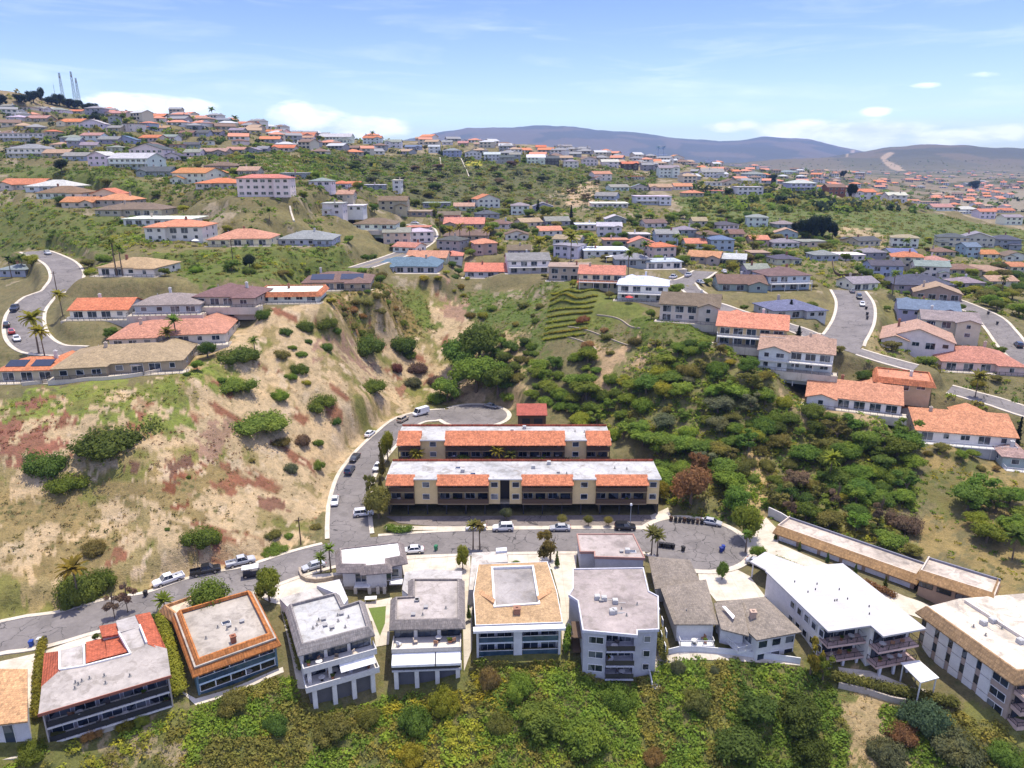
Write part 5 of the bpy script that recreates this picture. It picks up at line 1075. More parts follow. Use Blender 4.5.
mb = MB(); q0 = a0+(b0-a0)*.3-nrm_*.68; q1 = a0+(b0-a0)*.85-nrm_*.68; q2 = q1+nrm_*2.8; q3 = q0+nrm_*2.8; mb.prism([tuple(q0),tuple(q1),tuple(q2),tuple(q3)], .0, .25); mb.build('deck', M['trim'], s.root); s.rail([(*q0,.25),(*q3,.25),(*q2,.25),(*q1,.25)], 1, 'trim', .25)
a0, b0 = np.array(c[0]), np.array(c[1]); ang = math.atan2(b0[1]-a0[1], b0[0]-a0[0]); nrm_ = np.array((math.sin(ang), -math.cos(ang)))
for t_ in (.2,.5,.8):
    q = a0+(b0-a0)*t_-nrm_*.69; s.win(q[0], q[1], 1.1, 1.6, 1.3, ang); s.win(q[0], q[1], -1.4, 1.6, 1.3, ang)
random.seed(12); roof_bits(s, 4, 2, W-2, 2, 5, z+1.0, ('vent_pipe',)); chimney(s.root, *s.L(753,614,z+1.6), z+1.2, (.5,.36,.28), .9, .9)
# --- 8: white metal roof
z = 5.2; s = Site((828,633), (926,630), z, 'large white block under a ribbed pale metal roof with pink-edged stepped balconies', group='blocks along the street')
poly = s.LP([(828,633),(870.5,627),(883,638),(926,630),(842.5,564.5),(806,567.5),(765,572)]); mb = MB(); mb.prism(poly, z, z+.3); mb.build('roof', M['metal_roof'], s.root)
P0 = [np.array(p) for p in poly]
def off(p, q, d): e = (q-p)/np.linalg.norm(q-p); return np.array((-e[1], e[0]))*d, math.atan2(e[1], e[0])
iv, ang1 = off(P0[0], P0[1], 1); iv2, ang2 = off(P0[2], P0[3], 1); side, _ = off(P0[6], P0[0], 1); sr, _ = off(P0[3], P0[4], .4)
f0, f1 = P0[0]+iv*2.6+side*.6, P0[1]+iv*2.6; g0, g1 = P0[2]+iv2*2.6, P0[3]+iv2*2.6-(P0[3]-P0[2])/np.linalg.norm(P0[3]-P0[2])*.5
s.prism('wall', M['stucco'], [tuple(p) for p in (f0, f1, g0, g1, P0[4]+np.array((0,-.8)), P0[5], P0[6]+side*.5)], -7, z-.02, (.76,.73,.69), top=False)
for (p, q, e, an) in ((f0, f1, iv, ang1), (g0, g1, iv2, ang2)):
    for zf in (2.2, -.7):
        out = 2.3; mb = MB(); mb.prism([tuple(p-e*out), tuple(q-e*out), tuple(q-e*.02), tuple(p-e*.02)], zf-.35, zf); b = mb.build('balcony', M['paint'], s.root, (.6,.43,.38)); s.rail([(*(p-e*.1), zf), (*(p-e*(out-.1)), zf), (*(q-e*(out-.1)), zf), (*(q-e*.1), zf)], 1.0, 'rail', .3)
        for t_ in (.22,.5,.78): r_ = p+(q-p)*t_; s.win(r_[0], r_[1], zf+.1, np.linalg.norm(q-p)*.24, 2.1, an, 'sliding_door', 'dark')
        w0, w1 = s.world(*(p-e*1.2)), s.world(*(q-e*1.2))
        for t_ in (.2,.45,.7): FURN.append(((w0[0]+(w1[0]-w0[0])*t_, w0[1]+(w1[1]-w0[1])*t_), zf, an, s.where))
    for t_ in (.15,.5,.85): r_ = p+(q-p)*t_-e*1.9; s.box('pillar', M['stucco'], [(r_[0]-.2,r_[1]-.2,-7,r_[0]+.2,r_[1]+.2,-1.06)], (.7,.69,.7))
for k in range(5):
    r_ = P0[6]+side*.49+(P0[0]-P0[6])*(.45+.11*k); an = math.atan2(*(P0[0]-P0[6])[::-1])
    for zf in (2.2,-.7): s.win(r_[0], r_[1], zf+.8, 1.1, 1.2, an)
q = s.LP([(750,561.5),(768,571.5),(806,567),(765,552)], 3.4); s.prism('carport_roof', M['metal_roof'], q, 3.2, 3.45); ii = inset(q, .5)[1]; s.prism('carport_wall', M['stucco'], [ii[2], ii[3], tuple(np.array(ii[3])+(np.array(ii[2])-ii[3])*.02+(0,-.2)), tuple(np.array(ii[2])+(0,-.2))], -2, 3.2, (.6,.6,.62), top=False)
for k in (0, 1, 3): s.box('carport_post', M['trim'], [(ii[k][0]-.1,ii[k][1]-.1,-2,ii[k][0]+.1,ii[k][1]+.1,3.2)])
random.seed(14)
for k in range(10): r_ = P0[6]+(P0[3]-P0[6])*random.uniform(.25,.75)+np.array((random.uniform(-4,4), random.uniform(-2,2))); mb = MB(); mb.tube([(r_[0],r_[1],z+.28),(r_[0],r_[1],z+.65)], .1, 6); mb.build('vent_pipe', M['dark'], s.root)
# --- 9: long tan garages
def garage(pf, zr, zb, label, depthpts, doors, wins=0):
    s = Site(pf[0], pf[1], zr-.6, label, 'garage_block', 'garage'); W = s.W; d1 = s.L(*depthpts[0], zr)[1]; dep = max(5.0, d1)
    s.box('wall', M['stucco'], [(.6,.8,zb-4,W-.6,dep-.3,zr-.02)], (.42,.3,.21)); s.box('roof', M['flat_roof'], [(.2,1.3,zr,W-.2,dep-.32,zr+.2)], (.5,.43,.36))
    mb = MB()
    sloped(mb, [(0,0,zr-.75),(W,0,zr-.75),(W-.4,1.2,zr+.75),(.4,1.2,zr+.75)], .2); sloped(mb, [(W,0,zr-.75),(W,dep,zr-.75),(W-.7,dep,zr+.75),(W-.7,1.2,zr+.75)], .2); mb.build('mansard', M['shingle'], s.root, (.42,.26,.12))
    s.box('parapet', M['paint'], [(.4,1.21,zr-.2,W-.7,1.4,zr+.78),(.4,1.41,zr-.2,.6,dep-.02,zr+.78)], (.62,.52,.42)); s.box('rear_parapet', M['paint'], [(.2,dep-.3,zr-2.5,W-.2,dep,zr+.6)], (.2,.2,.24))
    for k in range(doors):
        x = .9+(W-1.8)*(k+.5)/doors; hw = (W-1.8)/doors*.42; mb = MB(); mb.box(x-hw,.72,zb-.2,x+hw,.79,zb+2.15)
        for j in range(1,4): mb.box(x-hw,.7,zb-.2+j*.58,x+hw,.719,zb-.16+j*.58)
        mb.build('garage_door', M['paint'], s.root, (.68,.66,.66))
    for k in range(wins): s.win(W*(.14+.24*k), .79, zb+1.9, 2.2, 1.0, 0, 'window', 'dark')
    return s
garage(((772.5,532),(917,584)), 3.4, 1.0, 'long low garage row with tan mansard edge and pale doors above the drive', [(790.5,519.5)], 6)
garage(((915.5,578),(994,603.5)), 5.2, 1.0, 'short brown block with tan mansard at the end of the garages', [(936,562)], 0, 3)
# --- 10: striped side at the right edge
z = 5.0; s = Site((915,612), (1013,684), z-.9, 'cream-roofed block with ochre mansard and brown and white striped side wall', group='blocks along the street'); W = s.W
back = s.LP([(921,604),(958,598.5),(1075,590),(1100,668)], z); poly = [(.7,.9), (W-.5,.9), s.L(1110,668,z), s.L(1078,590,z), s.L(958,600,z)]
if poly[-1][1] < 2: poly[-1] = (poly[-1][0], 6)
s.prism('wall', M['stucco'], inset(poly, .1)[1], -8, z-.02, (.4,.31,.26), top=False); s.prism('roof', M['flat_roof'], poly, z, z+.25, (.66,.58,.47))
mansard(s, poly, z+.7, z-1.0, .2, .8, M['shingle'], (.34,.225,.12), edges=(0,1))
mb = MB(); a_, b_ = s.LP([(965,602),(1024,640)], z+.3); d = np.array(b_)-a_; n2 = np.array((-d[1],d[0]))/np.linalg.norm(d)*.2; mb.prism([tuple(np.array(a_)-n2),tuple(np.array(b_)-n2),tuple(np.array(b_)+n2),tuple(np.array(a_)+n2)], z, z+.8); mb.build('roof_wall', M['paint'], s.root, (.66,.6,.52))
n = 5
for k in range(n):
    x0 = 1.0+(W-5)*(k+.32)/n; x1 = 1.0+(W-5)*(k+1)/n
    for zz0, zz1 in ((z-3.6,z-1.25),(z-6.3,z-3.75)): s.box('panel', M['stucco'], [(x0,.85,zz0,x1,.985,zz1)], (.7,.68,.66))
    s.box('panel', M['stucco'], [(x0,.85,-8,x1,.985,z-6.45)], (.7,.68,.66))
    for zz in (z-3.2,z-5.9): s.win(x0-(W-5)/n*.16, .99, zz, .9, 1.3, 0, 'window', 'dark')
for zz in (z-3.0,z-5.6,z-8.0): s.win(W-2.6, .99, zz, 2.6, 1.3, 0, 'window', 'trim')
e0, e1 = np.array(poly[1]), np.array(poly[2]); ev = (e1-e0)/np.linalg.norm(e1-e0); nv = np.array((ev[1], -ev[0]))
for zf in (z-2.9,z-5.5,z-8.1):
    mb = MB(); mb.prism([tuple(e0+ev*.3),tuple(e0+ev*9),tuple(e0+ev*9+nv*1.9),tuple(e0+ev*.3+nv*1.9)], zf-.3, zf+.35); mb.build('balcony', M['paint'], s.root, (.55,.4,.34)); s.rail([(*(e0+ev*.4), zf+.35),(*(e0+ev*.4+nv*1.8), zf+.35),(*(e0+ev*8.9+nv*1.8), zf+.35)], .8, 'rail', .25)
    for t_ in (2,5,8): q = e0+ev*t_-nv*.09; s.win(q[0], q[1], zf+.1, 2.2, 2.0, math.atan2(ev[1], ev[0]), 'sliding_door', 'dark')
random.seed(4); roof_bits(s, 6, 5, W-4, 4, 9, z+.25, ('vent_pipe','roof_vent','air_unit','vent_pipe'))
# --- 0: orange tiled house cut by the left edge
z = 3.6; s = Site((-30,725), (27,719), z, 'light orange tiled house at the left edge with pale walls and tall window', 'house', group=None); W = s.W
mb = MB(); c = s.LP([(-40,727),(27,719.5),(29,676),(-40,676)]); hip = [c[0], c[1], c[2], c[3]]; sloped(mb, [(*c[0],z-.3),(*c[1],z-.3),(*c[2],z+1.3),(*c[3],z+1.3)], .25); mb.build('roof', M['tile'], s.root, (.55,.33,.17))
s.prism('wall', M['stucco'], [(c[0][0],.8),(c[1][0]-.5,.8),(c[2][0]-.5,c[2][1]-.6),(c[3][0],c[3][1]-.6)], -5, z-.35, (.64,.62,.64), top=False); s.win(s.L(4,740,1)[0], .79, -.9, 1.3, 3.2, 0, 'window'); mb = MB(); mb.prism([(c[0][0],-1.4),(c[1][0],-1.4),(c[1][0],.78),(c[0][0],.78)], -4.5, -1.6); mb.build('terrace', M['concrete'], s.root)
# canopy on the patio
s = Site((920.5,683.5), (939,678.5), -.2, 'white flat patio canopy on posts below the metal-roofed block', 'patio_canopy', 'canopy'); q = s.LP([(920.5,683.5),(939,678.5),(919,661),(900.5,663.5)]); s.prism('roof', M['trim'], q, -.2, -.02)
for p in inset(q, .3)[1]: s.box('post', M['trim'], [(p[0]-.08,p[1]-.08,-4,p[0]+.08,p[1]+.08,-.2)])
# paving between the blocks
apron([(0,662),(40,653),(95,634),(102,640),(62,652),(42,668),(38,705),(0,722)]); apron([(252,592),(300,577),(345,572),(352,582),(300,600),(283,606),(270,603)]); apron([(402,556),(470,554),(471,575),(403,576)]); apron([(508,554),(552,553),(577,553),(572,640),(562,646),(560,600),(552,570),(508,568)])
apron([(462,575),(473,575),(472,650),(464,672)], 'path'); apron([(731,567),(750,577),(766,598),(716,602),(699,580),(697,568)]); apron([(738,564),(748,541),(766,518),(779,531),(778,544),(905,597),(930,606),(924,620),(895,612),(850,585),(806,572),(765,560),(750,562)]); apron([(838,668),(870,672),(925,690),(930,700),(900,694),(842,686)], 'patio'); apron([(346,606),(392,598),(389,645),(376,648),(372,622)], 'patio'); structure(drape('lawn', pxpoly([(368.5,609),(386,607),(385,624),(380,637)]), plain('lawn_grass', (.12,.17,.035), .9), off=.16, step=1)); apron([(655,660),(720,650),(745,655),(800,662),(800,666),(735,662),(660,668)], 'path'); apron([(655,640),(660,640),(660,690),(652,690)], 'path'); apron([(376,545),(420,540),(395,552),(372,556)]) if False else None
apron([(650,516),(668,508),(672,520),(656,530)], 'verge'); apron([(386,526),(440,527),(610,526),(655,526),(655,530),(386,531)], 'walk')
apron([(280,606),(284,606),(306,690),(298,690)], 'path'); apron([(178,690),(196,700),(283,668),(284,673),(196,706)], 'path')
# ---------------------------------------------------------------- plants
def leaf_cloud(lobes, n, size, r, up=.35):
    """leaf-sized faces spread over and inside a set of lobes (x, y, z, rx, ry, rz)"""
    lobes = np.array(lobes, float); w = (lobes[:, 3]*lobes[:, 4]); k = r.choice(len(lobes), n, p=w/w.sum()); L = lobes[k]
    d = r.normal(size=(n, 3)); d[:, 2] = np.where(r.random(n) < .8, np.abs(d[:, 2]), d[:, 2]); d /= np.linalg.norm(d, axis=1)[:, None]
    rad = (1-.45*r.random(n)**2.2)*(1+.1*r.normal(size=n)); c = L[:, :3]+d*L[:, 3:]*rad[:, None]
    nn = d+r.normal(size=(n, 3))*.55; nn[:, 2] += up; nn /= np.linalg.norm(nn, axis=1)[:, None]
    a = np.cross(nn, r.normal(size=(n, 3))); a /= np.linalg.norm(a, axis=1)[:, None]+1e-9; b = np.cross(nn, a)
    s = (size*(.55+.9*r.random(n)))[:, None]; a = a*s; b = b*s*.62
    v = np.stack([c-a, c+b, c+a, c-b], 1).reshape(-1, 3); return v
def cores(lobes, k=.74):
    v, f = [], []; 
    ico = bmesh.new(); bmesh.ops.create_icosphere(ico, subdivisions=1, radius=1); iv = np.array([x.co[:] for x in ico.verts]); fi = [[x.index for x in q.verts] for q in ico.faces]; ico.free()
    for l in lobes:
        o = len(v); v += (iv*np.array(l[3:])*k+np.array(l[:3])).tolist(); f += [[o+i for i in q] for q in fi]
    return v, f
def crown_mesh(name, lobes, n, size, seed, core=True, mat='leaf'):
    r = np.random.default_rng(seed); v = leaf_cloud(lobes, n, size, r); f = np.arange(len(v)).reshape(-1, 4).tolist(); vv = v.tolist()
    if core:
        cv, cf = cores(lobes); o = len(vv); vv += cv; f += [[o+i for i in q] for q in cf]
    me = bpy.data.meshes.new(name); me.from_pydata(vv, [], f); me.materials.append(M[mat]); return me
def lobes_round(seed, n=9, h=.85, flat=.8, spread=.62):
    r = np.random.default_rng(seed); L = [(0, 0, h*.8, .6, .6, .55*flat)]
    for k in range(n):
        a = 2*math.pi*(k+r.uniform(-.3, .3))/n; q = r.uniform(.35, spread); z = h*r.uniform(.3, 1.05); s = r.uniform(.3, .48)
        L.append((q*math.cos(a), q*math.sin(a), z, s, s*r.uniform(.85, 1.1), s*flat))
    return L
def lobes_wide(seed, n=10):
    r = np.random.default_rng(seed); L = [(0, 0, .22, .62, .55, .42)]
    for k in range(n):
        a = 2*math.pi*(k+r.uniform(-.4, .4))/n; q = r.uniform(.4, .78); s = r.uniform(.22, .4); L.append((q*math.cos(a), q*math.sin(a)*.9, r.uniform(.08, .34), s, s, s*.9))
    return L
def lobes_open(seed):
    r = np.random.default_rng(seed); L = []
    for k in range(9):
        a = r.uniform(0, 6.28); q = r.uniform(.15, .75); s = r.uniform(.2, .34); L.append((q*math.cos(a), q*math.sin(a), r.uniform(.35, 1.25), s, s, s*.75))
    return L
def lobes_tall(seed):
    r = np.random.default_rng(seed); return [(r.uniform(-.12, .12), r.uniform(-.12, .12), .25+.34*k, .52-.07*k+r.uniform(-.05, .05), .5-.07*k, .36) for k in range(6)]
CR = {}
CR['round'] = [crown_mesh('crown', lobes_round(i), 2600, .052, i) for i in range(5)]
CR['wide'] = [crown_mesh('shrub', lobes_wide(20+i), 3200, .036, 20+i) for i in range(5)]
CR['ball'] = [crown_mesh('crown', [(0, 0, .6, .95, .95, .62)]+[(.3*math.cos(a), .3*math.sin(a), .62, .68, .68, .5) for a in (0, 1.6, 3.1, 4.7)], 2600, .05, 40+i) for i in range(2)]
CR['open'] = [crown_mesh('crown', lobes_open(50+i), 1000, .07, 50+i) for i in range(3)]
CR['tall'] = [crown_mesh('crown', lobes_tall(60+i), 1500, .07, 60+i) for i in range(3)]
CR['cypress'] = [crown_mesh('crown', [(0, 0, .3+.42*k, .34-.035*k if k else .3, .34-.035*k if k else .3, .36) for k in range(8)], 1500, .07, 70)]
CR['far'] = [crown_mesh('tree', lobes_round(80+i, 6), 260, .2, 80+i) for i in range(4)]
def twig_mesh(seed):
    r = random.Random(seed); mb = MB()
    def grow(p, d, L, rad, lv):
        q = p+d*L; mb.tube([p, q], [rad, rad*.65], 4, cap=False)
        if lv == 0: return
        for k in range(3 if lv > 1 else 4):
            e = (d+Vector((r.uniform(-1, 1), r.uniform(-1, 1), r.uniform(-.15, .8)))*.75).normalized(); grow(q, e, L*r.uniform(.55, .8), rad*.6, lv-1)
    grow(Vector((0, 0, 0)), Vector((0, 0, 1)), .55, .05, 4); return mb.mesh('branches', M['bark'])
TW = [twig_mesh(i) for i in range(2)]
def trunk_mesh(seed):
    r = random.Random(seed); mb = MB(); mb.tube([(0, 0, -.6), (.02, 0, .15), (.05, .03, .55)], [.09, .07, .05], 7)
    for k in range(4): a = k*1.57+r.uniform(-.4, .4); mb.tube([(.04, .02, .4), (.25*math.cos(a), .25*math.sin(a), .68), (.42*math.cos(a), .42*math.sin(a), .9)], [.04, .028, .012], 5)
    return mb.mesh('trunk', M['bark'])
TR = [trunk_mesh(i) for i in range(3)]
def palm_mesh(seed, n=34, droop=.5):
    """crown of arching fronds with leaflets; unit length frond"""
    r = random.Random(seed); mb = MB()
    for k in range(n):
        a = 2*math.pi*k/n*2.4+r.uniform(-.2, .2); e0 = r.uniform(-.25, 1.25); L = r.uniform(.8, 1.05); pts = []
        p = Vector((0, 0, 0)); e = e0
        for s in range(7): pts.append(p.copy()); p = p+Vector((math.cos(a)*math.cos(e), math.sin(a)*math.cos(e), math.sin(e)))*L/6; e -= droop*(.3+.12*s)*.55
        side = Vector((-math.sin(a), math.cos(a), 0))
        for s in range(6):
            w0 = .16*(1-abs(s/6-.35)); w1 = .16*(1-abs((s+1)/6-.35)) if s < 5 else .01; dn = Vector((0, 0, -.045))
            for sg in (1, -1): mb.poly([pts[s], pts[s+1], pts[s+1]+side*sg*w1+dn, pts[s]+side*sg*w0*.8+dn])
    return mb.mesh('fronds', M['leaf'])
PM = [palm_mesh(i, droop=.45+.15*i) for i in range(3)]
def palm_trunk(): 
    mb = MB(); mb.tube([(0, 0, -.1), (.01, 0, .3), (.015, .005, .7), (0, 0, 1)], [.034, .024, .02, .024], 8); return mb.mesh('trunk', M['bark'])
PT = palm_trunk()
COL = dict(dark=(.115,.17,.034), mid=(.16,.23,.04), bright=(.21,.285,.044), lime=(.31,.315,.045), yellow=(.29,.26,.035), olive=(.215,.2,.055), rust=(.31,.185,.075), grey=(.15,.165,.085), brown=(.2,.14,.095), blue=(.11,.16,.09), plum=(.17,.07,.06), pine=(.028,.045,.026))
TN = dict(dark='dark green', mid='green', bright='bright green', lime='lime green', yellow='yellowish', olive='olive', rust='rust-brown', grey='grey-green', brown='dry brown', blue='blue-green', plum='plum-red', pine='very dark green')
pr = random.Random(77)
def jit(c, k=.14): q = 1+pr.uniform(-k, k); return (c[0]*q*(1+pr.uniform(-.08, .08)), c[1]*q, c[2]*q*(1+pr.uniform(-.1, .1)))
def ob(mesh, parent=None, loc=None, rz=None, sc=None, color=None, name=None):
    o = bpy.data.objects.new(name or mesh.name, mesh); C.objects.link(o); o.parent = parent
    if loc is not None: o.location = loc
    if rz is not None: o.rotation_euler = (0, 0, rz)
    if sc is not None: o.scale = sc if hasattr(sc, '__len__') else (sc,)*3
    if color: o.color = (*color, 1)
    return o
def shrub(p, r, h, tone, label, group=None, kind='wide', name='shrub'):
    o = ob(pr.choice(CR[kind]), None, (p[0], p[1], p[2]-.1), pr.uniform(0, 6.28), (r*1.05, r*1.05*pr.uniform(.9, 1.1), h/.62 if kind == 'wide' else h/1.25), jit(COL[tone]), name); tag(o, label, 'shrub', group); return o
def tree(p, r, h, tone, label, group=None, kind='round', name='tree', twigs=False, under=.25):
    root = empty(name, (p[0], p[1], p[2]), pr.uniform(0, 6.28), label, 'tree', group)
    top = {'round': 1.3, 'ball': 1.2, 'open': 1.4, 'tall': 2.3, 'cypress': 3.4}[kind]
    hc = h*(1-under); ob(pr.choice(CR[kind]), root, (0, 0, h*under), None, (r, r*pr.uniform(.9, 1.1), hc/top), jit(COL[tone]), 'crown')
    ob(pr.choice(TW if twigs else TR), root, (0, 0, 0), 0, (r*(1.0 if twigs else 1), r*(1.0 if twigs else 1), h*(.75 if not twigs else .8)), None, 'trunk'); return root
def palm(p, h, r, label, group=None, tone='olive', v=None):
    root = empty('palm_tree', tuple(p), pr.uniform(0, 6.28), label, 'palm tree', group); ob(PT, root, (0, 0, 0), 0, (max(h*.9, 6), max(h*.9, 6), h), None, 'trunk'); ob(PM[pr.randrange(3) if v is None else v], root, (0, 0, h-.05), 0, r, jit(COL[tone]), 'fronds'); return root
def at(px, py): g = hit(px, py); return g, proj(g)[2]/F_
# --- bushes one can pick out on the dry hillside: foot x, y, width, height (pixels), tone, where
HB = [(36,480,52,42,'dark','at its left edge'),(62,494,50,30,'mid','in front of the left-edge bush'),(103,457,90,44,'dark','below the tan house, with grey dead crown'),(198,549,42,36,'mid','just above the street bend'),(75,605,62,52,'mid','behind the big yellow palm by the street'),(91,556,30,22,'olive','above the yellow palm'),(101,590,30,34,'mid','right of the yellow palm'),
(250,436,72,32,'mid','widest, in the middle of the slope'),(230,394,46,24,'mid','below the salmon house terrace'),(233,364,48,26,'dark','beside the salmon house end'),(281,358,19,14,'olive','small, high on the slope'),(290,380,15,11,'mid','tiny, left of a rounder one'),(299,374,21,17,'dark','left of centre in the gully'),(301,357,13,9,'mid','small, near the gully head'),(292,350,10,8,'mid','smallest, near the gully head'),(306,385,11,9,'lime','small pale one in the gully'),(277,401,24,17,'bright','tidy round one'),(318,410,38,26,'mid','long one sloping right'),(335,426,14,12,'dark','right of the long sloping one'),(372,394,36,22,'mid','oval, above the street end'),(412,388,23,18,'grey','grey one by the brown thicket'),(438,404,30,20,'mid','near the street end'),(363,356,44,32,'dark','twin-headed, left of two'),(398,354,36,30,'dark','right of the twin-headed one'),(407,358,20,12,'dark','skirting the dark pair'),(325,350,16,12,'dark','small, below the white flat roof'),(335,335,13,11,'dark','tiny, below the terrace'),(304,331,22,18,'dark','below the white flat-roofed house'),(324,328,30,18,'mid','wide, below the white flat-roofed house'),(285,336,17,14,'dark','left, below the white flat-roofed house'),(308,344,11,8,'dark','tiny, in the reddish growth'),(262,320,22,18,'dark','at the corner of the white flat-roofed house'),(395,372,16,16,'plum','plum-coloured, by the brown thicket'),(416,374,28,18,'brown','dry brown thicket above the street end'),(436,386,20,18,'brown','right part of the brown thicket'),
(301,446,21,20,'brown','brownish one above the parked cars'),(317,446,13,11,'mid','right of the brownish one'),(317,470,16,14,'mid','round, near the kerb'),(289,473,20,16,'grey','half-dry, left of the round one'),(276,447,28,9,'olive','low mat below the wide bush'),(288,539,11,9,'mid','small, near the junction'),(273,540,19,15,'olive','sparse, near the junction'),(272,556,30,7,'bright','flat mat beside the kerb'),(315,530,13,9,'olive','near the kerb, right'),(167,531,7,6,'mid','tiny, below the red patch'),(188,479,6,6,'mid','tiny, above the red patch'),(186,376,9,7,'dark','tiny, below the tan house'),(220,383,12,9,'mid','small, under the terrace'),(205,350,20,14,'bright','between the spur houses'),(250,462,10,5,'olive','low, centre of slope')]
for x, y, w, h, tn, wh in HB:
    g, k = at(x, y); r = w*k/2
    shrub(g+np.array((0, r*.5, 0)), r, max(h*k*.52, r*.42), tn, f"{TN[tn]} bush on the dry hillside, {wh}")
# rust and reddish mats are low stuff further below. The massive tree above the street end
for x, y, w, h, tn, wh in ((458,372,46,40,'mid','left'),(480,362,50,46,'mid','tallest'),(476,392,56,40,'bright','front'),(498,396,40,34,'mid','right'),(447,402,34,26,'mid','lowest left')):
    g, k = at(x, y); tree(g, w*k/2, h*k*1.0, tn, f"{TN[tn]} spreading tree above the upper street end, {wh} of five", 'big trees above the street end', 'round', 'spreading_tree', under=.1)
# --- street and garden trees near the camera: foot, width, height, kind
NEAR = [(212,618,46,34,'mid','ball','large clipped dome tree behind the orange mansard block'),(270,602,31,38,'lime','round','lime green tree at the corner of the orange mansard block'),(463,570,17,28,'lime','round','lime green street tree left of the tan square roof'),(469,622,10,16,'mid','tall','narrow green shrub left of the tan square roof'),(550,562,30,36,'olive','open','loose olive street tree behind the tan square roof'),(557,568,10,18,'mid','tall','narrow tree by the path beside the tan square roof'),(379,519,32,38,'olive','round','olive tree at the left end of the apartment car park'),(371,500,18,26,'olive','open','loose tree at the junction kerb'),(506,521,13,14,'grey','round','pale small tree in front of the apartment stairwell'),(562,526,11,11,'olive','ball','first clipped ball tree by the kerb from left'),(588,527,11,11,'olive','ball','middle clipped ball tree by the kerb'),(608,527,10,10,'olive','ball','last clipped ball tree by the kerb'),(722,580,16,20,'mid','round','round tree on the drive beside the brown hipped house'),(745,540,34,38,'bright','round','bright tree at the cul-de-sac edge'),(757,560,18,16,'bright','round','leafy low tree before the carport'),(382,478,14,36,'olive','tall','tall shrub at the left end wall of front apartments'),(388,462,18,34,'yellow','round','yellowish plant at the left end of rear apartments'),(381,498,14,24,'olive','tall','shrub below the left end of front apartments'),(690,508,44,44,'rust','round','rust-brown tree above the cul-de-sac'),(697,482,28,30,'rust','open','smaller rust-brown tree above the cul-de-sac'),(660,500,24,20,'yellow','round','yellow flowering shrub tree by the apartments right end'),(735,512,30,26,'bright','round','bright tree above the cul-de-sac bins'),(192,603,8,7,'mid','round','small dark tree on the strip left of mansard'),(810,677,26,36,'yellow','open','big-leaved yellow-green tree before the metal-roofed block'),(822,682,24,26,'bright','open','banana-like tree beside the patio'),(155,622,10,9,'dark','round','small dark tree between tiled block and mansard block'),(516,569,11,8,'mid','ball','clipped shrub behind the tan square roof'),(96,641,8,8,'mid','round','small bush by the drive of the tiled block')]
for x, y, w, h, tn, kd, lb in NEAR:
    g, k = at(x, y); g = np.array((g[0], g[1], max(g[2], 0 if y < 640 else -9))); tree(g, w*k/2, h*k*1.08, tn, lb, None, kd, 'street_tree', under=.08 if kd != 'ball' else (.05 if w > 20 else .25))
for x, y, w, h, wh in ((115,619,22,26,'left'),(128,613,24,30,'right')): 
    g, k = at(x, y); tree(g, w*k/2, h*k, 'brown', f"half-bare purple-brown tree by the lower street, {wh} of two", 'half-bare trees', 'open', 'bare_tree', True, .3)
for x, y, w, h, wh in ((790,520,16,22,'left'),(835,512,20,24,'middle'),(878,527,18,26,'right')):
    g, k = at(x, y); tree(g, w*k/2, h*k*1.1, 'brown', f"bare grey-brown tree above the garage row, {wh} of three", 'bare trees above garages', 'open', 'bare_tree', True, .3)
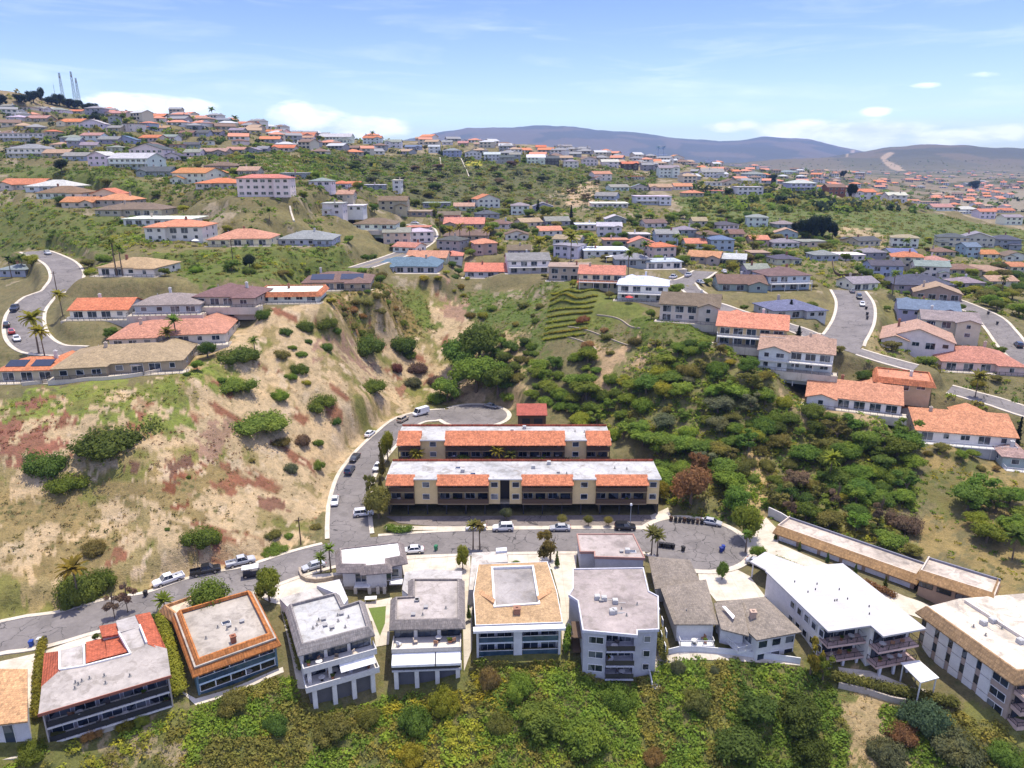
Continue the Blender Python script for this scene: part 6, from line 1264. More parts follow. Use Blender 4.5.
# palms: foot, head height in pixels, frond px, label
PALMS = [(80,606,40,15,'yellow','big yellowing palm among bushes beside the lower street'),(473,550,26,8,'olive','left of twin palms on the street by the tan square roof'),(480,550,25,8,'olive','right of twin palms on the street by the tan square roof'),(651,556,24,9,'olive','left of twin palms at the cul-de-sac'),(657,557,22,9,'olive','right of twin palms at the cul-de-sac'),(331,572,25,7,'mid','taller of two small palms left of the white-roofed house'),(321,573,16,7,'mid','shorter of two small palms left of the white-roofed house'),(39,354,34,13,'yellow','taller of two palms beside the left cul-de-sac'),(45,357,24,11,'yellow','shorter of two palms beside the left cul-de-sac'),(170,355,22,8,'olive','shorter of two palms by the tan spur house'),(178,352,30,8,'mid','taller of two palms by the tan spur house'),(117,276,32,7,'mid','tall palm before the tan-roofed house, left'),(123,276,26,6,'mid','tall palm before the tan-roofed house, right'),(829,484,26,10,'lime','lone palm standing in the right canyon thicket'),(975,398,20,10,'olive','shaggy palm beside the salmon hipped house'),(745,553,20,6,'mid','thin palm at the right edge of the cul-de-sac'),(165,612,12,10,'bright','low fan palm by the street beside the mansard block'),(416,456,18,9,'yellow','palm at the left end of the rear apartments'),(497,463,22,8,'yellow','left palm in the court between the apartments'),(510,463,18,8,'olive','right palm in the court between the apartments'),(255,355,14,6,'mid','palm at the end of the salmon spur house'),(1012,560,26,12,'dark','dark palm near the right edge by the garages'),
(628,280,24,6,'mid','palm by the light blue roof, left'),(644,268,22,6,'mid','palm by the pale flat roofs'),(676,252,14,5,'mid','small palm in middle valley, left'),(539,262,18,9,'lime','broad palm above the grey-roofed white house'),(571,262,22,10,'lime','broadest palm above the tan flat roof'),(592,256,14,8,'lime','palm behind the white flat roof'),(450,250,18,6,'yellow','leftmost yellow palm by the brown-roofed garden'),(460,249,20,6,'yellow','second yellow palm by the brown-roofed garden'),(470,249,18,6,'yellow','third yellow palm by the brown-roofed garden'),(487,250,18,6,'yellow','rightmost yellow palm by the brown-roofed garden'),(703,250,14,5,'mid','small palm in middle valley, right'),(752,254,14,6,'lime','pale palm in middle valley'),(440,236,18,5,'mid','slim palm by the curved street'),(63,316,20,8,'yellow','yellow palm left of the orange-roofed house'),(270,222,10,5,'mid','palm under the white mansion'),(12,278,18,6,'dark','dark palm near the left-edge house'),(24,275,16,7,'dark','second dark palm near the left-edge house'),(905,254,12,5,'mid','slim palm in right valley'),(892,295,20,6,'mid','palm by the right cul-de-sac'),(1000,300,20,6,'olive','palm by the right-hand street'),(213,121,10,4,'dark','palm on the left skyline, left'),(236,127,8,4,'dark','palm on the left skyline, right'),(658,158,9,3,'dark','palm on the ridge skyline, left'),(663,159,10,3,'dark','palm on the ridge skyline, right'),(373,141,7,3,'dark','tiny palm on the middle skyline')]
for x, y, hp, rp, tn, lb in PALMS:
    g, k = at(x, y)
    if 450 < y < 470 and 400 < x < 520: g = np.array((at_depth(x, y-12, 180)[0], at_depth(x, y-12, 180)[1], 3.5)); k = .25
    palm(g, hp*k*1.05, rp*k*1.15, lb, None, tn)
# cypresses and dark pines
for x, y, w, h, lb in ((1015,450,10,34,'tall dark cypress at the right edge beside the salmon roof'),(571,224,7,18,'slim cypress on the slope below the white modern house'),(790,316,10,16,'small cypress by the slate blue roof'),(538,212,6,12,'slim dark cypress beside the blue-grey house'),(907,352,16,22,'dark cone tree before the white tan-roofed house'),(798,340,10,14,'young dark cone tree by the right stem street')):
    g, k = at(x, y); tree(g, w*k/2*2.2, h*k, 'pine', lb, None, 'cypress', 'cypress', under=.02)
for i, (x, y, w, h) in enumerate(((802,238,14,20),(812,240,18,26),(822,241,16,28),(832,240,14,20),(795,235,10,14),(851,200,12,18),(772,184,10,10),(973,190,12,10),(843,178,8,8),(250,268,14,16),(62,172,14,14),(96,124,12,10))):
    g, k = at(x, y); lb = 'very dark pine in the clump below the right crest' if i < 5 else f"very dark round tree {['leaning by the crest houses','at the start of the right crest','on the far plain','on the far plateau','behind the terrace houses','alone on the upper left bank','among roofs on the upper left'][i-5]}"
    tree(g, w*k/2, h*k, 'pine', lb, 'dark pines below the right crest' if i < 5 else None, 'round', 'pine_tree', under=.08)
# --- canyon woods: every crown one can tell apart
def clear(x, y, pad):
    for nm, P3, zs, w in RLINES:
        if np.min(np.hypot(P3[:, 0]-x, P3[:, 1]-y)) < w/2+pad*.6+.6: return False
    for c in CULS:
        if math.hypot(c[1][0]-x, c[1][1]-y) < c[2]+pad*.6+.6: return False
    for h in HOUSES:
        dx, dy = x-h['g'][0], y-h['g'][1]
        if abs(dx)+abs(dy) > 60: continue
        c, s = math.cos(-h['rz']), math.sin(-h['rz']); lx, ly = dx*c-dy*s, dx*s+dy*c
        if abs(lx) < h['W']/2+pad*.55+.6 and -3-pad*.7 < ly < h['dep']+pad*.5+.8: return False
    return True
def scatter(poly, n, gap, tries=40):
    q = zone_poly(poly); a = np.array(q); out = []; t = 0
    w = [(u*math.exp(l), math.exp(l)) for u, l in q]; w = np.array(w)
    while len(out) < n and t < n*tries:
        t += 1; x = pr.uniform(w[:, 0].min(), w[:, 0].max()); y = pr.uniform(w[:, 1].min(), w[:, 1].max())
        if not pip(np.array([x/y]), np.array([math.log(y)]), q)[0]: continue
        if any((x-o[0])**2+(y-o[1])**2 < gap*gap for o in out): continue
        out.append((x, y, float(elev(x, y))))
    return out
_q = at_z(532, 410, 9.6); BLOCKED = [(_q[0], _q[1], 6.5)]
def wood(poly, n, gap, tones, place, grp, rr=(2.6, 4.6), kinds=('round','round','wide','open'), name='canopy_tree', hh=(1.0, 1.5)):
    if name == 'canopy_tree': n = int(n*1.15); gap *= .9; rr = (rr[0]*.8, rr[1]*1.08)
    for x, y, z in scatter(poly, n, gap):
        r = pr.uniform(*rr)
        if not clear(x, y, r) or any(math.hypot(x-b[0], y-b[1]) < b[2]+r for b in BLOCKED): continue
        tn = pr.choice(tones); kd = pr.choice(kinds)
        if kd == 'wide': shrub((x, y, z), r, r*.8, tn, f"{TN[tn]} low bush {place}", grp+', bushes', name='canyon_bush')
        else: tree((x, y, z), r, r*pr.uniform(*hh), tn, f"{TN[tn]} {'loose ' if kd == 'open' else ''}tree {place}", grp, kd, name, under=.12)
wood([(560,398),(615,372),(648,392),(640,425),(662,452),(668,470),(664,490),(640,455),(612,440),(548,422)], 36, 4.4, ['bright','mid','mid','bright','lime'], 'in the wood behind the apartments', 'wood behind the apartments', (3.0, 5.0))
wood([(540,370),(590,352),(600,372),(560,398),(540,395)], 12, 4.5, ['mid','mid','bright'], 'on the slope above the apartments wood', 'slope above the apartments wood', (2.6, 4.2))
wood([(650,340),(725,355),(760,372),(770,400),(720,395),(665,372)], 30, 4.2, ['mid','dark','olive','bright','yellow'], 'below the peach house', 'wood below the peach house', (2.2, 4.0))
wood([(650,375),(720,398),(790,405),(780,430),(742,460),(700,470),(662,440)], 38, 4.8, ['mid','mid','bright','olive','grey','bright','lime'], 'in the middle of the canyon', 'middle canyon wood', (2.6, 4.4))
wood([(668,455),(740,462),(728,500),(672,498)], 14, 4.8, ['mid','bright','olive'], 'above the cul-de-sac', 'wood above the cul-de-sac', (2.6, 4.4))
wood([(760,440),(800,412),(850,420),(862,440),(846,462),(790,470)], 22, 4.6, ['dark','mid','mid','olive'], 'in the upper right canyon', 'upper right canyon wood', (2.6, 4.3))
wood([(842,455),(905,440),(918,470),(906,505),(860,512),(836,490)], 26, 4.4, ['dark','mid','bright'], 'in the dark right canyon grove', 'dark right canyon grove', (2.8, 4.6))
wood([(775,478),(830,480),(850,515),(905,530),(918,560),(880,548),(800,520),(768,505)], 34, 4.0, ['mid','olive','lime','brown','dark','bright'], 'above the garage row', 'wood above the garage row', (2.2, 4.0))
wood([(970,490),(1020,500),(1024,545),(985,545),(965,520)], 7, 5, ['mid','bright'], 'on the dry slope near the right edge', 'trees on the right dry slope', (2.6, 4.2))
wood([(905,430),(985,455),(1000,470),(985,478),(915,450)], 14, 3.6, ['mid','olive','bright','rust'], 'below the big white deck', 'bushes below the big white deck', (1.2, 2.4), ('wide','round'))
wood([(745,425),(775,430),(770,500),(745,505)], 6, 5, ['olive','mid'], 'on the dry gap of the canyon', 'dry gap trees', (1.6, 2.6), ('wide',))
wood([(338,300),(385,288),(405,325),(375,338),(345,325)], 26, 2.6, ['olive','mid','olive','rust'], 'on the slope below the solar-roofed hillside house', 'slope bushes below solar roof', (1.3, 2.2), ('wide',))
wood([(488,345),(535,345),(538,395),(505,400)], 16, 3.8, ['mid','olive','bright','dark'], 'on the steep bank above the street end', 'steep bank wood', (2.0, 3.4), ('wide','round'))
wood([(505,408),(548,400),(552,425),(505,424)], 8, 4.0, ['bright','mid','lime'], 'around the small red-roofed building', 'trees by the red-roofed building', (2.4, 3.6))
wood([(470,300),(545,300),(540,345),(520,370),(500,350),(470,330)], 12, 6, ['mid','olive','lime'], 'on the central green slope', 'central green slope bushes', (1.5, 2.6), ('wide',))
wood([(418,283),(470,276),(466,300),(430,292)], 9, 4, ['lime','mid','yellow'], 'under the orange-roofed blue house', 'bushes under the orange-roofed house', (1.4, 2.6), ('wide','round'))
wood([(575,320),(640,335),(620,360),(590,355)], 6, 5, ['rust','olive','mid'], 'below the terraced plots', 'bushes below terraced plots', (1.6, 2.8), ('wide',))
wood([(330,158),(500,165),(640,190),(600,208),(480,208),(360,190)], 60, 9, ['olive','mid','grey','dark','brown'], 'in the upland wood below the skyline', 'upland wood', (3.5, 6), ('round','open'), 'upland_tree', (.7, 1.1))
wood([(390,200),(520,205),(560,225),(520,240),(400,232)], 40, 9, ['mid','dark','bright','lime','olive'], 'by the houses of the wooded slope', 'trees of the wooded slope', (3, 5.4), ('round',), 'upland_tree')
wood([(540,225),(760,215),(840,245),(780,275),(640,262),(545,250)], 115, 7, ['mid','dark','bright','olive','lime'], 'among the middle valley houses', 'middle valley trees', (2.6, 4.6), ('round',), 'valley_tree')
wood([(60,265),(250,275),(370,270),(300,282),(120,292)], 28, 6, ['mid','lime','olive','dark','bright'], 'behind the hillside-top houses', 'trees behind the hillside-top houses', (2, 3.6), ('round','wide'), 'yard_tree')
wood([(850,280),(1020,265),(1020,330),(960,300),(905,290)], 60, 5.2, ['bright','mid','lime','dark','olive'], 'around the right cul-de-sac houses', 'trees of the right valley', (2.4, 4.6), ('round',), 'valley_tree')
wood([(880,345),(1000,340),(1010,380),(940,400),(880,400)], 26, 5, ['mid','bright','olive','lime'], 'around the salmon hipped house', 'trees around the salmon hipped house', (1.8, 3.6), ('round','wide'), 'yard_tree')
# bushes between the foreground blocks
def hedge(pts, w, h, tone, label):
    P3 = smooth([hit(*p) for p in pts], 1.0); lob = []
    c = P3.mean(0); zc = float(elev(*c))
    for i, p in enumerate(P3): lob.append((p[0]-c[0], p[1]-c[1], float(elev(*p))-zc+h*.5+pr.uniform(-.1, .1), w*.62, w*.62, h*.55))
    me = crown_mesh('hedge', lob, int(len(lob)*w*h*90), .16, pr.randrange(999)); o = ob(me, None, (c[0], c[1], zc), None, None, COL[tone], 'hedge'); tag(o, label, 'hedge'); return o
hedge([(163,622),(170,655),(180,695)], 2.0, 2.2, 'lime', 'long lime green hedge between the tiled block and the mansard block')
hedge([(44,648),(40,668),(38,720)], 1.2, 1.8, 'lime', 'narrow hedge left of the tiled block')
hedge([(390,531),(398,533),(408,532)], 2.0, 1.4, 'mid', 'low rounded hedge at the corner of the apartment car park')
hedge([(832,681),(870,689),(915,700),(952,708)], 1.7, 1.9, 'olive', 'long curved clipped hedge below the patio')
hedge([(651,602),(655,630),(663,662)], 1.3, 2.4, 'olive', 'row hedge between the lilac block and the brown hipped house')
hedge([(776,562),(790,568),(812,577)], 1.4, 1.4, 'bright', 'row of round shrubs along the drive beside the metal roof')
hedge([(866,585),(880,592),(892,597)], 1.4, 1.2, 'rust', 'reddish low hedge beside the garages drive')
hedge([(566,655),(568,640)], 1.0, 3, 'bright', 'green bush at the right corner of the tan square roof block')
hedge([(284,612),(292,640),(300,672)], .8, 1.4, 'olive', 'thin planting between mansard block and pale-roofed block')
for x, w, tn, lb in ((462,7.0,'bright','bright trimmed hedge in the court between the apartments'),(484,4,'lime','small lime hedge in the court between the apartments'),(537,5,'bright','green bush in the court right of the palms'),(570,5.5,'grey','pale flowering bush in the court between the apartments'),(404,3,'mid','bush at the left of the court between the apartments'),(525,4,'olive','olive bush beside the court palms')):
    q = at_depth(x, 459, 180.5); shrub((q[0], q[1], 3.4), w/2, 4.6, tn, lb, None, 'round', 'court_bush')
for i, (x, y) in enumerate(((799,549),(827,560),(855,572),(885,585),(775,538))):
    g, k = at(x, y+2); tree(g, .8, 2.2, 'dark', f"clipped dark column shrub by garage doors, {NUM[i]} planted", 'column shrubs by the garages', 'tall', 'column_shrub', under=.02)
for i in range(9):
    f = i/8; hedge([(552-8*f, 295+46*f), (575-9*f, 292.5+45*f), (598-14*f, 291+44*f)], 1.3, .7, 'lime' if i % 3 != 1 else 'yellow', f"{NUM[i]} planted row from the top of the terraced slope")
# yard trees round the hillside houses
for h in HOUSES:
    if h['D'] > 700: continue
    for k in range(2 if h['D'] > 420 else 3):
        side = pr.choice((-1, 1)); lx = side*(h['W']/2+pr.uniform(1.5, 4)); ly = pr.uniform(-1, h['dep']+6); c, s_ = math.cos(h['rz']), math.sin(h['rz']); x = h['g'][0]+lx*c-ly*s_; y = h['g'][1]+lx*s_+ly*c; r = pr.uniform(1.5, 3.3)
        if not clear(x, y, r): continue
        tn = pr.choice(['mid','dark','bright','olive','lime','mid']); tree((x, y, float(elev(x, y))), r, r*pr.uniform(1.2, 1.9), tn, f"{TN[tn]} garden tree among houses {h['row']}", 'garden trees, '+h['row'], 'round', 'garden_tree', under=.15)
# far trees: too many and too small to count
def mass(name, pts_r, tones, meshes, size=1):
    v, f, tone = [], [], []; o = 0
    base = [(np.array([x.co[:] for x in m.vertices]), np.array([list(p.vertices) for p in m.polygons if len(p.vertices) == 4])) for m in meshes]
    for x, y, z, r, h in pts_r:
        bv, bf = base[pr.randrange(len(base))]; a = pr.uniform(0, 6.28); c, s = math.cos(a), math.sin(a)
        w = np.stack([(bv[:, 0]*c-bv[:, 1]*s)*r+x, (bv[:, 0]*s+bv[:, 1]*c)*r+y, bv[:, 2]*h+z], 1); v.append(w); f.append(bf+o); o += len(bv); ti = int(min(max((float(fbm(np.array(x/7.), np.array(y/7.), 3, 51))-.3)/.4+pr.uniform(-.12, .12), 0), .999)*len(tones)); t_ = jit(COL[tones[ti]] if isinstance(tones[ti], str) else tones[ti], .2); tone.append(np.tile([*t_, 1], (len(bv), 1)))
    v = np.concatenate(v); f = np.concatenate(f); me = bpy.data.meshes.new(name); me.vertices.add(len(v)); me.vertices.foreach_set('co', v.ravel().astype(np.float32)); me.loops.add(f.size); me.loops.foreach_set('vertex_index', f.ravel().astype(np.int32)); me.polygons.add(len(f)); me.polygons.foreach_set('loop_start', np.arange(0, f.size, 4, dtype=np.int32)); me.update(calc_edges=True); me.materials.append(M['scrub'])
    at_ = me.attributes.new('tone', 'FLOAT_COLOR', 'POINT'); at_.data.foreach_set('color', np.concatenate(tone).ravel().astype(np.float32)); ob_ = bpy.data.objects.new(name, me); C.objects.link(ob_); ob_['kind'] = 'stuff'; ob_.color = (1.1, 1.1, 1.0, 1); return ob_
def clump(seed, n, size, flat=.7):
    r = np.random.default_rng(seed); L = [(0, 0, .1, .75, .75, .6*flat)]+[(.5*math.cos(a), .5*math.sin(a), .12, .45, .45, .5*flat) for a in r.uniform(0, 6.28, 4)]
    v = leaf_cloud(L, n, size, r, .5); me = bpy.data.meshes.new('c'); me.from_pydata(v.tolist(), [], np.arange(len(v)).reshape(-1, 4).tolist()); return me
def cover(name, poly, dens, rr, tones, n=45, size=.17, flat=.8, avoid=True, cap=9000, patch=None, stripe=0):
    q = zone_poly(poly); a = np.array([(u*math.exp(l), math.exp(l)) for u, l in q]); x0, y0 = a.min(0); x1, y1 = a.max(0); m = int((x1-x0)*(y1-y0)*dens); m = min(m, cap*6)
    x = rng.uniform(x0, x1, m); y = rng.uniform(y0, y1, m); k = pip(x/y, np.log(y), q)
    if stripe: k &= ((y*.92+x*.25)/stripe) % 1 < .42
    if patch: k &= fbm(x/patch, y/patch, 3, 31) > .5
    x, y = x[k][:cap], y[k][:cap]; z = elev(x, y); pts = []
    for i in range(len(x)):
        if avoid and not CLEAR[0](x[i], y[i]): continue
        r = pr.uniform(*rr); pts.append((x[i], y[i], z[i]-.05, r, r*pr.uniform(.75, 1.15)))
    if pts: return mass(name, pts, tones, [clump(pr.randrange(9999), n, size, flat) for _ in range(4)])
RP = np.concatenate([L[1] for L in RLINES]); RW = np.concatenate([np.full(len(L[1]), L[3]) for L in RLINES])
HC = np.array([(h['g'][0]-math.sin(h['rz'])*h['dep']/2, h['g'][1]+math.cos(h['rz'])*h['dep']/2, max(h['W'], h['dep'])*.5) for h in HOUSES])
def clear_fast(x, y):
    if np.any(np.hypot(RP[:, 0]-x, RP[:, 1]-y) < RW/2+1.6): return False
    return not np.any(np.hypot(HC[:, 0]-x, HC[:, 1]-y) < HC[:, 2]*.8+1)
CLEAR = [clear_fast]
G_ = COL
# thicket on the near slope, in its own patches of kinds
TH = [([(183,775),(190,712),(232,690),(285,676),(312,716),(380,697),(425,693),(432,740),(400,775)], ['olive','olive','mid','bright'], .75),
 ([(380,697),(470,690),(474,662),(500,665),(505,720),(490,775),(390,775)], ['lime','bright','olive','yellow'], .75),
 ([(500,664),(575,664),(590,678),(640,682),(640,775),(470,775)], ['mid','bright','olive','mid','dark'], .8),
 ([(640,684),(660,664),(735,662),(730,775),(640,775)], ['olive','mid','bright'], .8),
 ([(725,662),(802,668),(832,690),(848,730),(846,775),(720,775)], ['dark','mid','olive'], .8),
 ([(880,705),(950,712),(1060,760),(1060,790),(880,790)], ['olive','grey','mid'], .6),
 ([(-20,768),(40,752),(100,738),(190,712),(190,780),(-20,780)], ['bright','mid','lime','olive'], .35)]
for i, (po, tn, d) in enumerate(TH):
    o_ = cover('thicket', po, d*2.3, (.75, 1.5), tn, 44, .17, .75, False, 3800); o_.color = (1.25, 1.25, 1.1, 1)
cover('dry_grass', [(835,690),(900,700),(905,775),(845,775)], 1.2, (.3, .6), [(.4,.3,.15),(.3,.24,.11),(.42,.33,.2)], 16, .2, .6, False, 1200); cover('dry_grass', [(95,745),(180,715),(190,775),(90,775)], 1.0, (.3, .6), [(.35,.28,.15),(.2,.2,.07)], 16, .2, .6, False, 700)
# shrubs one can count within the thicket
for x, y, w, h, tn, lb in ((760,728,46,34,'dark','dark round tree in the thicket, upper left of its dark stand'),(800,735,50,38,'dark','dark round tree in the thicket, upper right of its dark stand'),(740,765,54,34,'dark','dark broad tree at the bottom of the dark stand'),(812,768,44,30,'dark','dark tree at the lower right of the dark stand'),(540,740,50,34,'mid','green tree in the thicket under the tan roof'),(585,758,54,36,'bright','bright tree in the thicket left of centre bottom'),(520,700,34,24,'bright','bright bush just below the tan roof block'),(445,715,36,26,'lime','lime bush below the awnings block'),(415,735,40,28,'mid','green bush below the awnings block'),(490,690,24,26,'rust','rust-tinged bush beside the tan roof block'),(930,735,52,34,'blue','blue-green bush below the clipped hedge'),(905,745,36,18,'rust','rusty low bush beside the blue-green bush'),(965,765,60,28,'grey','grey-green bush at the bottom right'),(890,768,46,24,'grey','grey-green bush by the dry slope'),(1010,770,40,20,'mid','green bush in the bottom right corner'),(678,676,16,16,'grey','spiky grey plant below the brown hipped house'),(715,676,12,10,'grey','small grey plant below the brown hipped house'),(410,768,34,20,'yellow','yellow bush at the bottom below the awnings'),(655,768,26,16,'rust','rusty bush at the bottom centre'),(230,715,36,22,'olive','olive bush below the mansard block'),(275,735,30,16,'dark','dark gap bush below the pale-roofed block'),(125,732,22,12,'yellow','yellow flowering bush below the tiled block'),(90,742,20,12,'rust','orange flowering bush below the tiled block'),(140,728,18,12,'lime','lime bush below the tiled block corner'),(30,762,36,16,'bright','bright bush at the bottom left corner'),(500,735,30,22,'olive','olive bush in the centre of the thicket'),(620,710,40,24,'mid','green bush below the lilac block'),(700,715,40,22,'olive','olive bush between the lilac block and the dark stand'),(330,740,44,22,'olive','broad olive bush below the pale-roofed block'),(368,725,30,16,'olive','olive bush right below the stepped terraces')):
    g, k = at(x, min(y, 767)); r = w*k/2; shrub(g+np.array((0, r*.4, .2)), r, max(h*k*.85, r*.7), tn, lb, None, 'round' if 'tree' in lb else 'wide', 'thicket_shrub')
# low growth on the dry hillside and slopes
def tone_of(c): return c
cover('dry_scrub', [(0,420),(180,410),(300,380),(450,330),(430,410),(340,500),(310,545),(120,600),(0,620)], .28, (.2, .6), [(.3,.2,.1),(.2,.16,.07),(.36,.26,.15),(.14,.13,.05)], 10, .24, .6, True, 5000)
cover('green_mat', [(-10,405),(60,395),(150,388),(235,350),(238,372),(200,403),(120,410),(40,410)], .5, (.4, .9), ['bright','mid','olive','lime'], 18, .22, .5, True, 1500)
cover('russet_mat', [(-10,408),(62,414),(64,432),(20,450),(-10,455)], .5, (.3, .8), [(.24,.1,.07),(.3,.16,.1),(.2,.13,.06)], 14, .24, .5, True, 800)
cover('russet_mat', [(175,430),(235,428),(250,455),(235,475),(190,470),(150,480),(142,450)], .5, (.3, .7), [(.25,.14,.11),(.18,.09,.06),(.3,.2,.14)], 14, .24, .5, True, 800)
cover('olive_mat', [(0,500),(60,490),(140,495),(200,500),(230,470),(235,520),(160,530),(120,545),(0,560)], .35, (.3, .8), [(.2,.16,.06),(.14,.14,.05),(.26,.2,.1)], 14, .24, .5, True, 1600)
cover('green_slope', [(455,284),(560,282),(565,300),(545,345),(530,378),(505,395),(480,345),(463,310)], .45, (.5, 1.1), ['mid','olive','bright','mid'], 18, .24, .6, True, 2200)
0 and cover('vine_rows', [(545,290),(600,290),(640,303),(632,322),(590,325),(548,340)], 1.6, (.5, .9), ['lime','bright','mid','lime'], 16, .24, .8, True, 4000, None, 5.5)
cover('plot_planting', [(566,326),(600,315),(640,329),(628,347),(600,352),(566,344)], .9, (.4, .8), ['mid','olive','mid','bright'], 16, .22, .7, True, 1200)
cover('green_slope', [(630,318),(690,322),(735,340),(690,350),(640,340)], .5, (.5, 1.0), ['mid','olive'], 18, .24, .6, True, 800)
cover('green_slope', [(330,296),(400,288),(420,300),(435,330),(415,335),(370,322),(335,315)], .3, (.4, .9), ['olive',(.2,.15,.06),(.15,.15,.05)] if False else [(.16,.14,.05),(.11,.11,.04),(.09,.12,.03)], 14, .26, .5, True, 1000)
cover('canyon_scrub', [(640,345),(730,350),(800,400),(830,420),(900,430),(920,500),(900,560),(770,520),(700,520),(660,500),(650,440),(620,430),(590,420)], .6, (.6, 1.7), ['olive','mid','lime','mid','bright'], 26, .22, .9, True, 8000)
cover('right_scrub', [(905,430),(1060,470),(1060,600),(1010,585),(940,560),(920,500)], .2, (.4, 1.1), ['olive','lime',"yellow",'mid'], 20, .24, .7, True, 1600)
cover('slope_mat', [(318,300),(345,290),(400,286),(425,300),(438,332),(400,336),(350,335)], .6, (.5, 1.1), ['olive','mid','olive'], 18, .24, .6, True, 1500)
cover('hill_scrub', [(150,255),(250,250),(370,262),(360,275),(270,282),(200,284),(130,270)], .16, (.6, 1.5), ['olive','mid','olive'], 16, .3, .7, True, 1500)
cover('hill_scrub', [(-40,198),(40,205),(120,218),(150,235),(120,255),(60,250),(-40,245)], .07, (.7, 2.0), ['olive','mid','dark','lime'], 16, .3, .8, True, 1400)
cover('hill_scrub', [(100,168),(330,150),(380,200),(330,240),(290,215),(170,205),(0,180)], .06, (.9, 2.8), ['olive','mid','dark'], 16, .28, .8, True, 3000)
cover('hill_scrub', [(670,195),(760,192),(860,203),(940,215),(1060,232),(1060,255),(960,250),(850,240),(760,235),(690,222)], .06, (.8, 2.4), ['olive','mid','olive','dark'], 14, .28, .7, True, 4500)
cover('upland_scrub', [(320,148),(500,152),(660,175),(640,210),(520,215),(400,205),(310,170)], .05, (1.0, 3.2), ['olive','dark','mid','grey'], 18, .27, .9, True, 5000)
cover('valley_scrub', [(400,212),(640,205),(850,245),(1040,255),(1040,330),(860,290),(700,275),(540,262),(400,240)], .07, (.9, 2.4), ['mid','dark','olive','lime','dark','mid'], 22, .24, 1.0, True, 5000)
cover('street_planting', [(0,180),(250,190),(300,240),(150,250),(0,255)], .05, (.9, 2.4), ['mid','dark','olive','bright'], 18, .28, .9, True, 2500)
cover('street_planting', [(0,135),(250,150),(330,150),(330,215),(250,190),(0,182)], .045, (1, 2.8), ['mid','dark','olive','dark'], 18, .28, 1.0, True, 3000)
cover('street_planting', [(60,250),(380,262),(400,300),(60,300)], .06, (.8, 2.0), ['mid','dark','olive','bright','lime'], 20, .26, .9, True, 1500)
cover('street_planting', [(780,320),(860,330),(1040,330),(1040,470),(960,440),(880,390),(800,350)], .08, (.7, 1.8), ['mid','bright','olive','lime','dark'], 20, .26, .9, True, 1800)
def far_mass(n, fx, fy, rr, tones):
    P_ = []
    for _ in range(n):
        g = hit(pr.uniform(*fx), pr.uniform(*fy))
        if g[1] < 7000: r = pr.uniform(*rr); P_.append((g[0], g[1], g[2]-.5, r, r*pr.uniform(.8, 1.3)))
    return mass('far_trees', P_, tones, [clump(900+i, 18, .34, 1.2) for i in range(4)])
far_mass(800, (690, 1040), (160, 212), (2.5, 6), ['dark','mid','olive','pine']); far_mass(600, (0, 330), (92, 160), (1.8, 4.5), ['dark','olive','mid','pine']); far_mass(650, (300, 720), (126, 180), (1.8, 4.5), ['dark','olive','mid','pine'])
for i, (x, y, w, h) in enumerate(((3,100,10,14),(22,99,12,12),(34,98,14,16),(42,97,7,20),(52,100,12,12),(60,101,12,16),(70,103,10,12),(78,104,10,12),(92,107,12,12),(140,113,10,10),(86,106,8,10))):
    g, k = at(x, y+5); tree(g, w*k/2*1.25, h*k*.8, 'pine', 'dark tree on the hilltop by the masts', 'hilltop trees', 'round', 'hilltop_tree', under=.0)
# ---------------------------------------------------------------- vehicles (length along +x, wheels on z = 0)
def loft(mb, st, mi=0):
    """stations (x, z_low, z_belt, half_width) -> shell with rounded flanks"""
    k = len(mb.v); n = 8
    for x, zl, zb, w in st: mb.v += [(x, -w*.86, zl), (x, -w, zl+.2), (x, -w*.99, zb-.16), (x, -w*.86, zb), (x, w*.86, zb), (x, w*.99, zb-.16), (x, w, zl+.2), (x, w*.86, zl)]
    for i in range(len(st)-1):
        for j in range(n): mb.f.append((k+i*n+j, k+i*n+(j+1) % n, k+(i+1)*n+(j+1) % n, k+(i+1)*n+j)); mb.m.append(mi)
    mb.f.append(tuple(k+j for j in range(n-1, -1, -1))); mb.m.append(mi); o = k+(len(st)-1)*n; mb.f.append(tuple(o+j for j in range(n))); mb.m.append(mi)
def cabin(mb, x0, x1, x2, x3, zb, zt, wb, wt, mi=0):
    b = [(x0, -wb, zb), (x3, -wb, zb), (x3, wb, zb), (x0, wb, zb)]; t_ = [(x1, -wt, zt), (x2, -wt, zt), (x2, wt, zt), (x1, wt, zt)]
    mb.add(b+t_, [(0,1,5,4),(1,2,6,5),(2,3,7,6),(3,0,4,7),(4,5,6,7)], mi)
CARS = {}
